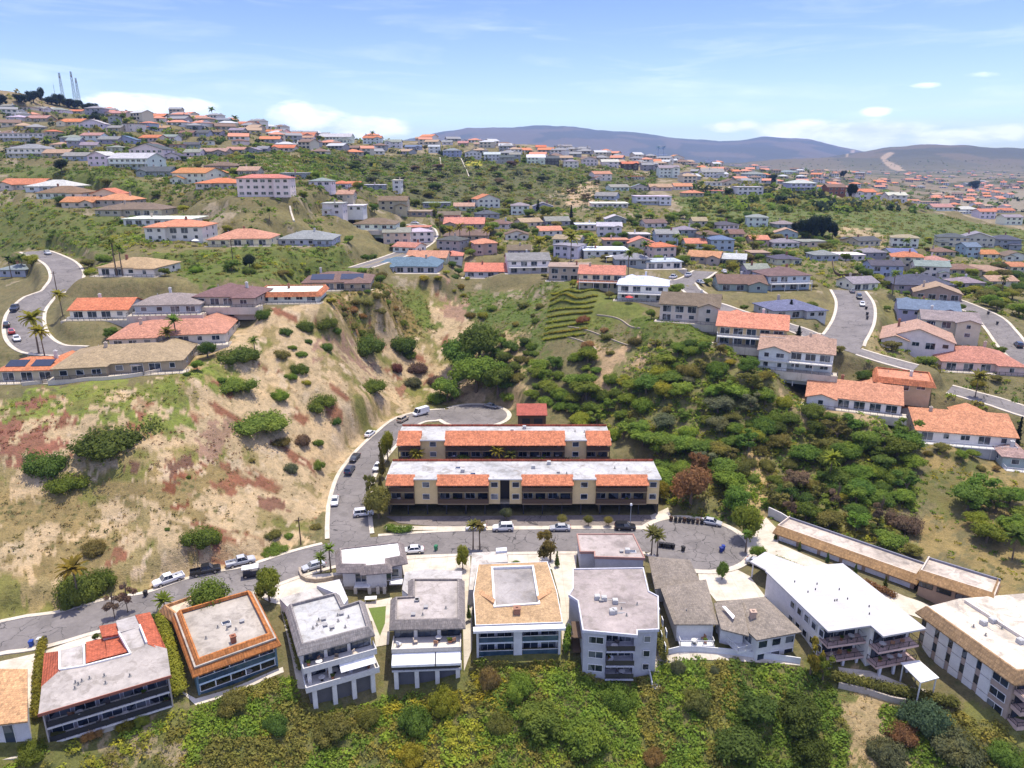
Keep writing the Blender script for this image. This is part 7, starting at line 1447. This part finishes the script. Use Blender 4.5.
def car_parts(kind):
    if kind in CARS: return CARS[kind]
    body, glass, P_ = MB(), MB(), {}
    if kind == 'sedan': L, W, zb, cab, st = 4.6, .9, .92, (-1.75,-1.05,.45,1.15,.9,1.42,.8,.6), [(-2.3,.35,.8,.78),(-2.15,.28,.95,.88),(-1.2,.26,.97,.9),(.9,.26,.95,.9),(1.8,.26,.86,.88),(2.2,.28,.74,.84),(2.32,.36,.64,.74)]
    elif kind == 'suv': L, W, zb, cab, st = 4.7, .95, 1.08, (-2.2,-1.95,.35,1.05,1.06,1.72,.86,.68), [(-2.35,.4,1.0,.82),(-2.25,.32,1.1,.93),(0,.3,1.12,.95),(1.1,.3,1.1,.95),(2.0,.3,1.02,.92),(2.3,.36,.86,.84)]
    elif kind == 'van': L, W, zb, cab, st = 5.6, 1.0, 1.25, (-2.75,-2.65,1.5,2.15,1.2,2.35,.95,.85), [(-2.8,.4,1.2,.9),(-2.7,.34,1.28,.99),(1.8,.34,1.26,1.0),(2.5,.36,1.05,.95),(2.8,.42,.85,.84)]
    else: L, W, zb, cab, st = 5.7, .98, 1.12, (-.75,-.55,.75,1.4,1.1,1.8,.86,.72), [(-.8,.42,1.12,.95),(-.4,.38,1.14,.97),(1.4,.38,1.12,.97),(2.5,.38,1.06,.95),(2.85,.44,.85,.86)]
    loft(body, st); cabin(glass, *cab); x0, x1, x2, x3, cz, ct, wb, wt = cab
    body.box(x1-.06, -wt-.02, ct-.005, x2+.06, wt+.02, ct+.05)
    for xa, xb in ((x0, x1), (x3, x2), ((x0+x3)/2-.05, (x1+x2)/2)):
        for s in (-1, 1): body.tube([(xa, s*(wb+.005), cz-.02), (xb, s*(wt+.005), ct+.01)], .055, 4)
    if kind == 'van': body.add([(x0,-wb-.01,cz),(.9,-wb-.01,cz),(.75,-wt-.01,ct),(x1,-wt-.01,ct),(x0,wb+.01,cz),(.9,wb+.01,cz),(.75,wt+.01,ct),(x1,wt+.01,ct)], [(0,1,2,3),(7,6,5,4),(4,0,3,7)])
    if kind == 'pickup':
        bx0 = -2.85; body.box(bx0,-.95,.5,-.82,.95,.62); body.box(bx0,-.95,.62,-.82,-.84,1.1); body.box(bx0,.84,.62,-.82,.95,1.1); body.box(bx0,-.84,.62,bx0+.1,.84,1.08)
    wh = MB(); r = .34 if kind in ('sedan',) else .38
    wh.tube([(0,-.11,0),(0,.11,0)], r, 14, 0); wh.tube([(0,-.125,0),(0,.125,0)], r*.62, 10, 1)
    hl = MB(); hl.box(-.05,-.17,-.08,.05,.17,.08); fx = st[-1][0]-.06; rx = (st[0][0] if kind != 'pickup' else -2.85)
    P_['body'] = body.mesh('body', [M['car']]); P_['windows'] = glass.mesh('windows', [M['glass']]); P_['wheel'] = wh.mesh('wheel', [M['rubber'], M['chrome']]); P_['headlight'] = hl.mesh('headlight', [M['lamp']]); P_['tail_light'] = hl.mesh('tail_light', [M['tail']])
    P_['at'] = dict(wheel=[(sx*L*.3, sy*(W-.1), r) for sx in (-1, 1) for sy in (-1, 1)], headlight=[(fx, s*.58, st[-1][1]+.3) for s in (-1, 1)], tail_light=[(rx-.0, s*.66, .85) for s in (-1, 1)]); CARS[kind] = P_; return P_
def car(p, rz, kind, color, label, group=None):
    P_ = car_parts(kind); nm = {'sedan': 'parked_car', 'suv': 'parked_car', 'van': 'van', 'pickup': 'pickup_truck'}[kind]; root = empty(nm, tuple(p), rz, label, {'van': 'van', 'pickup': 'pickup truck'}.get(kind, 'car'), group)
    ob(P_['body'], root, color=color, name='body'); ob(P_['windows'], root, name='windows')
    for k in ('wheel', 'headlight', 'tail_light'):
        for q in P_['at'][k]: ob(P_[k], root, q, name=k)
PAINT = dict(white=(.75,.75,.74), black=(.015,.015,.018), silver=(.45,.46,.48), navy=(.02,.035,.08), grey=(.2,.21,.23), tan=(.5,.42,.3), red=(.4,.03,.03), blue=(.05,.12,.3))
def road_dir(x, y):
    best = min(((np.min(np.hypot(L[1][:, 0]-x, L[1][:, 1]-y)), i) for i, L in enumerate(RLINES))); P3 = RLINES[best[1]][1]; k = int(np.argmin(np.hypot(P3[:, 0]-x, P3[:, 1]-y))); a, b = P3[max(k-2, 0)], P3[min(k+2, len(P3)-1)]; return math.atan2(b[1]-a[1], b[0]-a[0]), float(RLINES[best[1]][2][k]) if best[0] < RLINES[best[1]][3]/2+1.5 else None
for x, y, kd, co, dr, lb in ((169,583,'pickup','white',1,'white pickup truck parked on the lower street, leftmost of three trucks'),(206,574,'pickup','black',1,'black pickup truck parked between the white and silver trucks'),(241,565,'pickup','silver',1,'silver pickup truck parked nearest the street bend'),(314,569,'sedan','silver',1,'silver car parked before the stone planter near two small palms'),(413,553,'sedan','white',0,'white car parked beside the white-roofed house'),(476,530,'sedan','white',0,'white car partly behind the twin palms'),(503,531,'suv','white',0,'white boxy off-roader by the apartment car park'),(560,531,'sedan','silver',0,'silver car parked between clipped ball trees'),(625,530,'suv','black',0,'black car parked by the street lamp'),(711,525,'sedan','silver',-.35,'silver car parked on the cul-de-sac edge beside bins'),
 (335,503,'sedan','white',0,'white car alone at the kerb, lowest on the side street'),(350,473,'suv','navy',0,'navy car on the side street, lower of two dark cars'),(355,460,'sedan','black',0,'black car on the side street, upper of two dark cars'),(378,469,'sedan','white',0,'white car parked on the apartment side of the side street'),(370,436,'sedan','white',0,'white car on the bend of the side street'),(403,421.5,'suv','tan',0,'tan car parked behind the white van'),(421,415.5,'van','white',0,'white van parked above the rear apartments'),(491,408,'sedan','grey',-.5,'grey car at the far end of the side street'),(364,516,'suv','white',1.57,'white car nosed in under the junction trees'),
 (48,255,'suv','silver',0,'silver car at the top of the left curved street'),(15,311,'suv','navy',0,'dark blue car on the left street'),(7,327,'sedan','black',0,'black car at the left edge of the left street'),(12,334,'sedan','red',0,'red car on the left street'),(17,341,'sedan','white',0,'white car nearest on the left street'),(852,293,'sedan','grey',0,'grey car at the top of the right cul-de-sac'),(859,299,'suv','black',0,'black car on the right cul-de-sac'),(862,306,'sedan','white',0,'white car on the right cul-de-sac'),(1018,347,'suv','black',0,'black car on the right-hand street'),(673,279,'pickup','white',0,'white truck on the middle street, left'),(688,277,'pickup','white',0,'white truck on the middle street, right'),(415,224,'sedan','white',0,'white car at the top of the central curved street'),(724,273,'sedan','white',.4,'white car by the middle street houses'),(700,284,'sedan','grey',.2,'grey car below the middle street')):
    g = hit(x, y); a, zr = road_dir(g[0], g[1]); z = (zr+.09 if zr is not None else g[2]+.12)
    if np.hypot(*(np.array(g[:2])-CULS[0][1])) < CULS[0][2]: z = .135
    car((g[0], g[1], z), a+(dr if dr not in (0, 1) else 0)+(math.pi if pr.random() < .4 else 0), kd, PAINT[co], lb)
car((*at_z(757, 566, 0)[:2], .15), -.7, 'sedan', PAINT['silver'], 'silver car in the carport under the metal roof')
# utility cart on the lower street
g = hit(252, 577); root = empty('utility_cart', (g[0], g[1], .1), .3, 'white-roofed utility cart standing behind the silver truck', 'cart'); mb = MB(); mb.box(-1.6,-.75,.35,1.6,.75,.7); mb.box(-1.5,-.7,.7,-.2,.7,1.0); mb.box(1.2,-.72,.7,1.55,.72,1.15); mb.build('body', M['dark'], root); mb = MB(); mb.box(-1.7,-.85,2.0,1.4,.85,2.12); mb.build('roof', M['trim'], root); 
for sx in (-1.5, 1.3):
    for sy in (-.7, .7): mb = MB(); mb.box(sx-.04,sy-.04,.7,sx+.04,sy+.04,2.0); mb.build('post', M['dark'], root); ob(car_parts('sedan')['wheel'], root, (sx*.75, sy, .34), name='wheel')
# wheeled bins
bb = MB(); bb.add([(-.24,-.28,.08),(.24,-.28,.08),(.24,.28,.08),(-.24,.28,.08),(-.3,-.36,1.0),(.3,-.36,1.0),(.3,.36,1.0),(-.3,.36,1.0)], [(3,2,1,0),(4,5,6,7),(0,1,5,4),(1,2,6,5),(2,3,7,6),(3,0,4,7)]); BB = bb.mesh('bin_body', [M['paint']])
bl = MB(); bl.box(-.33,-.4,1.0,.33,.42,1.08); bl.box(-.28,.36,.9,.28,.44,1.0); BLm = bl.mesh('lid', [M['paint']]); bw = MB(); bw.tube([(-.3,.3,.12),(-.22,.3,.12)], .12, 10); bw.tube([(.22,.3,.12),(.3,.3,.12)], .12, 10); BWm = bw.mesh('wheels', [M['rubber']])
def bin_(p, c, label, group): 
    root = empty('wheeled_bin', p, pr.uniform(-.6, .6), label, 'bin', group); ob(BB, root, color=c, name='bin_body'); ob(BLm, root, color=tuple(v*.8 for v in c), name='lid'); ob(BWm, root, name='wheels')
BK = (.03,.028,.028)
for i in range(8): q = at_z(671+i*4.4, 521.5+.45*i, 0); bin_((q[0], q[1], .2), BK if i % 3 else (.09,.05,.03), 'dark wheeled bin in the row along the upper cul-de-sac kerb', 'bins on the upper cul-de-sac kerb')
for i in range(5): q = at_z(660+i*3.2, 547.5+.4*i, 0); bin_((q[0], q[1], .14), BK, 'dark wheeled bin in the short row behind the brown hipped house', 'bins behind the brown hipped house')
for x, y, c, lb in ((683,552,BK,'single dark bin standing alone in the cul-de-sac'),(723,551,(.02,.05,.3),'blue bin, upper of two in the cul-de-sac'),(721,553,(.02,.04,.22),'blue bin, lower of two in the cul-de-sac'),(436,551,(.03,.2,.09),'green bin by the street lawn opposite the apartments'),(32,647,(.03,.08,.35),'blue bin on the kerb by the tiled block'),(40,645,(.6,.6,.6),'pale bin on the kerb by the tiled block'),(45,644,BK,'dark bin on the kerb by the tiled block'),(146,597,BK,'dark bin at the kerb beyond the half-bare trees'),(866,310,BK,'dark bin on the right cul-de-sac, first from top'),(867,316,BK,'dark bin on the right cul-de-sac, second from top'),(867,320,BK,'dark bin on the right cul-de-sac, lowest'),(988,315,BK,'dark bin on the right-hand street, upper'),(997,325,BK,'dark bin on the right-hand street, lower')):
    g = hit(x, y); bin_((g[0], g[1], g[2]+.2), c, lb, None)
# street lamp, poles, hilltop masts
g = at_z(630, 527, 0); root = empty('street_lamp', (g[0], g[1], 0), 0, 'slim street lamp beside the black car in front of the apartments', 'street lamp'); mb = MB(); mb.tube([(0,0,0),(0,0,.5),(0,0,5.2)], [.12,.09,.06], 8); mb.build('pole', M['paint'], root, (.35,.36,.36)); mb = MB(); mb.tube([(0,0,5.2),(0,0,5.35),(0,0,5.75),(0,0,5.9)], [.1,.28,.24,.08], 10); mb.build('lamp_head', M['trim'], root)
for x, y, h, lb in ((301,545,6.5,'wooden utility pole on the dry bank above the junction'),(233,262,8,'thin pole behind the brown-roofed hillside house'),(57,292,7,'pole beside the left curved street'),(193,180,8,'wooden pole behind the orange gabled house')):
    g = hit(x, y); root = empty('utility_pole', tuple(g), .3, lb, 'pole'); mb = MB(); mb.tube([(0,0,-.5),(0,0,h)], [.16,.11], 7); mb.build('pole', M['wood'], root); mb = MB(); mb.box(-.9,-.06,h-.7,.9,.06,h-.56); mb.build('crossarm', M['wood'], root)
for x, y, ph, lb in ((76,101,27,'tallest lattice radio mast on the left hilltop'),(80,102,22,'shorter lattice mast beside the tallest one'),(64,101,26,'thin guyed mast left of the lattice pair'),(56,100,14,'short whip mast on the left hilltop')):
    while hit(x, y)[1] > 1600: y += 1; ph += 1
    g, k = at(x, y); hh = ph*k; w = 1.7; root = empty('radio_mast', tuple(g), .2, lb, 'mast'); mb = MB(); lattice = 'lattice' in lb
    if lattice:
        for sx, sy in ((-1,-1),(1,-1),(1,1),(-1,1)): mb.tube([(sx*w,sy*w,-2),(sx*w*.35,sy*w*.35,hh)], .14, 4)
        n = 9
        for i in range(n):
            a = hh*i/n; b = hh*(i+1)/n; wa = w*(1-.65*i/n); wb_ = w*(1-.65*(i+1)/n)
            for s in (-1, 1): mb.tube([(-s*wa,-wa,a),(s*wb_,-wb_,b)], .1, 3); mb.tube([(-s*wa,wa,a),(s*wb_,wb_,b)], .1, 3)
    else: mb.tube([(0,0,-2),(0,0,hh)], .17, 5)
    mb.build('tower', M['rail'], root); mb = MB(); mb.tube([(0,-.3,hh*.86),(0,-.9,hh*.86)], [1.2,1.0], 10) if lattice else mb.tube([(0,0,hh),(0,0,hh+2)], .1, 5); mb.build('antenna', M['paint'], root, (.3,.3,.3))
# parasols and garden shelters
def parasol(g, r, c, label, h=2.4):
    root = empty('parasol', tuple(g), .3, label, 'parasol'); mb = MB(); mb.tube([(0,0,0),(0,0,h+.3)], .035, 6); mb.build('pole', M['rail'], root); mb = MB(); n = 8
    for i in range(n): a = 2*math.pi*i/n; b = 2*math.pi*(i+1)/n; mb.poly([(r*math.cos(a), r*math.sin(a), h-.35), (r*math.cos(b), r*math.sin(b), h-.35), (0,0,h+.25)]); mb.poly([(r*math.cos(a), r*math.sin(a), h-.5), (r*math.cos(b), r*math.sin(b), h-.5), (r*math.cos(b), r*math.sin(b), h-.35), (r*math.cos(a), r*math.sin(a), h-.35)])
    mb.build('canopy', M['paint'], root, c)
for x, y, r, c, lb in ((138,372,1.9,(.66,.58,.48),'cream parasol on the terrace of the tan spur house'),(190,352,1.8,(.7,.64,.52),'cream parasol at the end of the salmon spur house'),(207,341,1.5,(.8,.8,.8),'white parasol at the right tip of the spur terrace'),(244,301,1.8,(.6,.6,.58),'grey parasol beside the brown-roofed hillside house'),(196,246,1.5,(.8,.78,.75),'white parasol between the white modern and salmon houses'),(629,303,1.5,(.5,.05,.05),'red parasol on the patio of the light blue roofed house')):
    g = hit(x, y); parasol((g[0], g[1], g[2]+.05), r, c, lb)
for x, y, w, d, lb in ((160,366,5,4,'white garden shelter at the right end of the tan spur house'),(72,374,5,4,'white shade shelter at the left end of the tan spur house'),(611,262,6,4,'low white carport before the white flat house')):
    g = hit(x, y); root = empty('garden_shelter', tuple(g), .2, lb, 'shelter'); mb = MB(); mb.box(-w/2,-d/2,2.5,w/2,d/2,2.66); mb.build('roof', M['canvas'], root)
    for sx in (-1, 1):
        for sy in (-1, 1): mb = MB(); mb.box(sx*(w/2-.2)-.07,sy*(d/2-.2)-.07,-1,sx*(w/2-.2)+.07,sy*(d/2-.2)+.07,2.5); mb.build('post', M['trim'], root)
# terrace furniture
def table_chair(i, p, z, rz, where):
    k = i % 4; loc = (float(p[0]), float(p[1]), z+.01)
    if k == 0:
        root = empty('patio_table', loc, rz, f"small patio table on a balcony of {where}", 'table', 'tables, '+where); mb = MB(); mb.tube([(0,0,.7),(0,0,.75)], .55, 14); mb.build('tabletop', M['paint'], root, (.6,.58,.55)); mb = MB(); mb.tube([(0,0,.02),(0,0,.7)], .05, 6); mb.tube([(0,0,0),(0,0,.03)], .25, 10); mb.build('leg', M['rail'], root)
    elif k == 3:
        root = empty('potted_plant', loc, rz, f"potted plant on a balcony of {where}", 'plant', 'pots, '+where); mb = MB(); mb.tube([(0,0,0),(0,0,.5)], [.2,.3], 10); mb.build('pot', M['paint'], root, (.4,.17,.09)); ob(CR['round'][i % 5], root, (0,0,.4), 0, (.45,.45,.5), jit(COL['mid']), 'foliage')
    else:
        c = pr.choice(((.5,.42,.34),(.12,.1,.09),(.6,.6,.62),(.35,.18,.1))); root = empty('patio_chair', loc, rz+pr.uniform(0, 6), f"{'dark' if c[0] < .2 else 'pale' if c[0] > .45 else 'brown'} patio chair on a balcony of {where}", 'chair', 'chairs, '+where); mb = MB(); mb.box(-.32,-.32,.38,.32,.32,.48); mb.build('seat', M['paint'], root, c); mb = MB(); mb.box(-.32,.26,.48,.32,.36,1.0); mb.build('backrest', M['paint'], root, c)
        for sx in (-1, 1):
            for sy in (-1, 1): mb = MB(); mb.box(sx*.28-.03,sy*.28-.03,0,sx*.28+.03,sy*.28+.03,.38); mb.build('leg', M['rail'], root)
for i, (p, z, rz, wh) in enumerate(FURN): table_chair(i, p, z, rz, wh)
# white garden table in the court by the lawn
g = hit(371, 602); root = empty('garden_table', (g[0], g[1], g[2]+.12), .1, 'long white garden table on the pale court above the lawn', 'table'); mb = MB(); mb.box(-1.1,-.55,.72,1.1,.55,.78); mb.build('tabletop', M['trim'], root)
for sx in (-1, 1):
    for sy in (-1, 1): mb = MB(); mb.box(sx*1.0-.05,sy*.45-.05,0,sx*1.0+.05,sy*.45+.05,.72); mb.build('leg', M['trim'], root)
# walls and fences
def wall(pts, h, w, mat, label, color=None, name='garden_wall', step=1.5):
    P3 = smooth([hit(*p) for p in pts], step); T = np.gradient(P3, axis=0); T /= np.linalg.norm(T, axis=1)[:, None]+1e-9; Nn = np.stack([-T[:, 1], T[:, 0]], 1)*w/2; zz = elev(P3[:, 0], P3[:, 1]); mb = MB(); n = len(P3)
    for i in range(n):
        for s, q in ((-1, -.8), (-1, h), (1, h), (1, -.8)): mb.v.append((P3[i, 0]+s*Nn[i, 0], P3[i, 1]+s*Nn[i, 1], zz[i]+q))
    for i in range(n-1):
        for j in range(3): mb.f.append((i*4+j, i*4+j+1, (i+1)*4+j+1, (i+1)*4+j)); mb.m.append(0)
    mb.f += [(0,1,2,3), tuple((n-1)*4+j for j in (3,2,1,0))]; mb.m += [0, 0]; o = mb.build(name, mat, None, color); tag(o, label, 'wall' if 'wall' in name else 'fence'); return o
wall([(300,571),(302,579),(316,583),(346,578)], .9, .4, M['stone'], 'curved stone planter wall before the silver car')
wall([(768,516),(780,522),(790,528)], 2.2, .3, M['stucco'], 'pale end wall beside the garage row', (.6,.58,.56))
wall([(568,327),(590,332),(628,346)], .35, .4, M['stone'], 'lower retaining wall of the terraced plots'); wall([(597,316),(620,320),(640,329)], .35, .4, M['stone'], 'upper retaining wall of the terraced plots'); wall([(566,337),(590,345),(596,350)], .3, .4, M['stone'], 'lowest retaining wall of the terraced plots')
wall([(66,384),(110,380),(160,372),(196,356),(240,325)], .9, .25, M['stucco'], 'long pale boundary wall along the spur terraces', (.62,.55,.45)); wall([(22,386),(48,383),(62,378)], .9, .25, M['stucco'], 'pale boundary wall below the solar-roofed house', (.62,.55,.45))
wall([(832,262),(838,276),(870,277),(884,272)], 1.2, .2, M['wood'], 'dark fence round the plot behind the right cul-de-sac', None, 'fence'); wall([(900,262),(905,270),(912,280)], 1.4, .2, M['wood'], 'dark sloping fence in the right valley', None, 'fence')
wall([(290,208),(292,216),(294,222)], .6, .8, M['concrete'], 'pale drain steps on the bank under the mansion'); wall([(440,158),(441,166)], .7, .6, M['concrete'], 'pale path wall left of the green plot'); wall([(460,158),(464,166),(469,177)], .7, .6, M['concrete'], 'pale drain line right of the green plot')
wall([(838,688),(858,692),(890,702),(905,704)], 1.0, .3, M['block'], 'low block wall under the curved hedge'); wall([(640,640),(646,660),(652,688)], 1.0, .15, M['stucco'], 'low wall along the path right of the lilac block', (.6,.6,.6)); wall([(668,655),(700,652),(740,656),(800,664)], 1.1, .2, M['stucco'], 'pale low wall below the brown hipped house', (.65,.65,.66)); wall([(562,205),(585,207),(600,205)], .8, .5, M['concrete'], 'pale line wall above the bare scar') if False else None
# ---------------------------------------------------------------- sky, sun, air
SUN_EL, SUN_AZ = R(76), R(28)       # high, beyond the houses and a little to the right (azimuth from +Y towards +X)
wd = bpy.data.worlds.new('World'); bpy.context.scene.world = wd; wd.use_nodes = True; nt = wd.node_tree; nt.nodes.clear()
def N(ty, **k):
    x = nt.nodes.new('ShaderNode'+ty)
    for a, b in k.items(): setattr(x, a, b)
    return x
def LK(a, b): nt.links.new(a, b)
def MT(op, a, b=0.0, c=0.0):
    x = N('Math', operation=op)
    for i, v in enumerate((a, b, c)):
        if hasattr(v, 'is_linked'): LK(v, x.inputs[i])
        else: x.inputs[i].default_value = v
    return x.outputs[0]
sky = N('TexSky'); sky.sky_type = 'NISHITA'; sky.sun_disc = False; sky.sun_elevation = SUN_EL; sky.sun_rotation = SUN_AZ; sky.altitude = 100; sky.air_density = 1.0; sky.dust_density = .35; sky.ozone_density = 2.0
tc = N('TexCoord'); nrm = N('VectorMath', operation='NORMALIZE'); LK(tc.outputs['Generated'], nrm.inputs[0]); sp = N('SeparateXYZ'); LK(nrm.outputs[0], sp.inputs[0])
az = MT('ARCTAN2', sp.outputs[0], sp.outputs[1]); el = MT('ARCSINE', sp.outputs[2])
cv = N('CombineXYZ'); LK(az, cv.inputs[0]); LK(MT('MULTIPLY', el, 2.6), cv.inputs[1])
def noise(vec, sc, det, ro, dist=0):
    n = N('TexNoise'); n.inputs['Scale'].default_value = sc; n.inputs['Detail'].default_value = det; n.inputs['Roughness'].default_value = ro; n.inputs['Distortion'].default_value = dist; LK(vec, n.inputs['Vector']); return n.outputs['Fac']
puff = noise(cv.outputs[0], 16, 8, .6, .3)
cw = N('CombineXYZ'); LK(MT('ADD', MT('MULTIPLY', az, .8), MT('MULTIPLY', el, 1.2)), cw.inputs[0]); LK(MT('MULTIPLY', el, 7), cw.inputs[1]); wisp = noise(cw.outputs[0], 5, 7, .62, .6)
def dirpx(px, py):
    d = ray(px, py); d = d/np.linalg.norm(d); return math.atan2(d[0], d[1]), math.asin(d[2])
# cloud banks: direction, half width, half height (radians), weight
banks = [(130,101,.085,.024,1.0),(185,103,.06,.020,.9),(305,112,.075,.026,1.0),(365,122,.085,.020,1.0),(255,124,.06,.014,.7),(800,126,.10,.02,.95),(735,122,.06,.012,.85),(870,128,.1,.022,1.0),(945,133,.09,.016,.9),(1005,128,.05,.016,.8),(876,107,.028,.009,.75),(925,81,.026,.006,.75),(990,70,.075,.007,.5),(672,103,.03,.007,.5),(560,120,.2,.018,.35)]
tot = None
for px, py, sx, sy, wgt in banks:
    a0, e0 = dirpx(px, py); dx = MT('DIVIDE', MT('SUBTRACT', az, a0), sx*.82); dy = MT('DIVIDE', MT('SUBTRACT', el, e0-.004), sy*.74)
    up = MT('GREATER_THAN', dy, 0); dy = MT('MULTIPLY', dy, MT('ADD', .75, MT('MULTIPLY', up, .35)))
    r2 = MT('ADD', MT('MULTIPLY', dx, dx), MT('MULTIPLY', dy, dy)); gss = MT('MULTIPLY', MT('POWER', 2.718, MT('MULTIPLY', r2, -1.0)), wgt)
    tot = gss if tot is None else MT('MAXIMUM', tot, gss)
cm = N('ValToRGB'); e = cm.color_ramp.elements; e[0].position = .52; e[1].position = .72; e[0].color = (0,0,0,1); e[1].color = (1,1,1,1)
LK(MT('ADD', MT('MULTIPLY', tot, .62), MT('MULTIPLY', puff, .5)), cm.inputs[0])
wm = N('ValToRGB'); e = wm.color_ramp.elements; e[0].position = .5; e[1].position = .85; e[0].color = (0,0,0,1); e[1].color = (.4,.4,.4,1); LK(wisp, wm.inputs[0])
band = MT('MULTIPLY', wm.outputs[0], MT('POWER', 2.718, MT('MULTIPLY', MT('MULTIPLY', el, el), -14)))
mask = MT('MINIMUM', MT('ADD', MT('MULTIPLY', cm.outputs[0], .9), band), .95)
shade = N('ValToRGB'); e = shade.color_ramp.elements; e[0].position = .35; e[1].position = .62; e[0].color = (.80*6.6, .85*6.6, .95*6.6, 1); e[1].color = (1*8, .995*8, .98*8, 1); LK(puff, shade.inputs[0])
hs = N('HueSaturation'); hs.inputs['Hue'].default_value = .534; LK(MT('MAXIMUM', MT('SUBTRACT', SKY_SAT, MT('MULTIPLY', MT('MAXIMUM', MT('SUBTRACT', el, .22), 0), 1.6)), .55), hs.inputs['Saturation']); LK(MT('MULTIPLY', SKY_VAL, MT('MINIMUM', MT('ADD', .80, MT('MULTIPLY', MT('MAXIMUM', MT('SUBTRACT', el, .2), 0), 2.2)), 1.35)), hs.inputs['Value']); LK(sky.outputs[0], hs.inputs['Color'])  # sky made paler and brighter overhead, out of view, to lift the fill light
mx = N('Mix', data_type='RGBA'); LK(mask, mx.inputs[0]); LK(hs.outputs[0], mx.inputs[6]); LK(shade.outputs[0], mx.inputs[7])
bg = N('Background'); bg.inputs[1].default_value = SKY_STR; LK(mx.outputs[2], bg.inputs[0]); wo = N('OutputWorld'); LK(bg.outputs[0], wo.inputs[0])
sl = bpy.data.lights.new('sun', 'SUN'); sl.energy = SUN_STR; sl.angle = R(.5); sl.color = (1, .92, .78); so = bpy.data.objects.new('sun', sl); C.objects.link(so)
so.rotation_euler = Vector((math.sin(SUN_AZ)*math.cos(SUN_EL), math.cos(SUN_AZ)*math.cos(SUN_EL), math.sin(SUN_EL))).to_track_quat('Z', 'Y').to_euler()
hz = MB(); hz.box(-12000, -300, -60, 12000, 12000, 600)
t = NT('haze_air'); t.t.nodes.remove(t.b); pv = t.n('VolumePrincipled'); pv.inputs['Density'].default_value = HAZE; pv.inputs['Color'].default_value = (.34, .54, 1, 1); pv.inputs['Anisotropy'].default_value = .2; t.l(pv.outputs[0], t.out.inputs['Volume'])
if HAZE > 0:
    o = hz.build('haze', t.m); o['kind'] = 'stuff'
sc = bpy.context.scene; sc.view_settings.view_transform = 'Standard'; sc.view_settings.look = 'None'; sc.view_settings.gamma = 1; sc.view_settings.use_curve_mapping = False; sc.view_settings.exposure = EXPO
sc.cycles.max_bounces = 5; sc.cycles.diffuse_bounces = 2; sc.cycles.glossy_bounces = 2; sc.cycles.transmission_bounces = 2; sc.cycles.transparent_max_bounces = 4; sc.cycles.volume_bounces = 0; sc.cycles.use_denoising = True
sc.cycles.caustics_reflective = False; sc.cycles.caustics_refractive = False
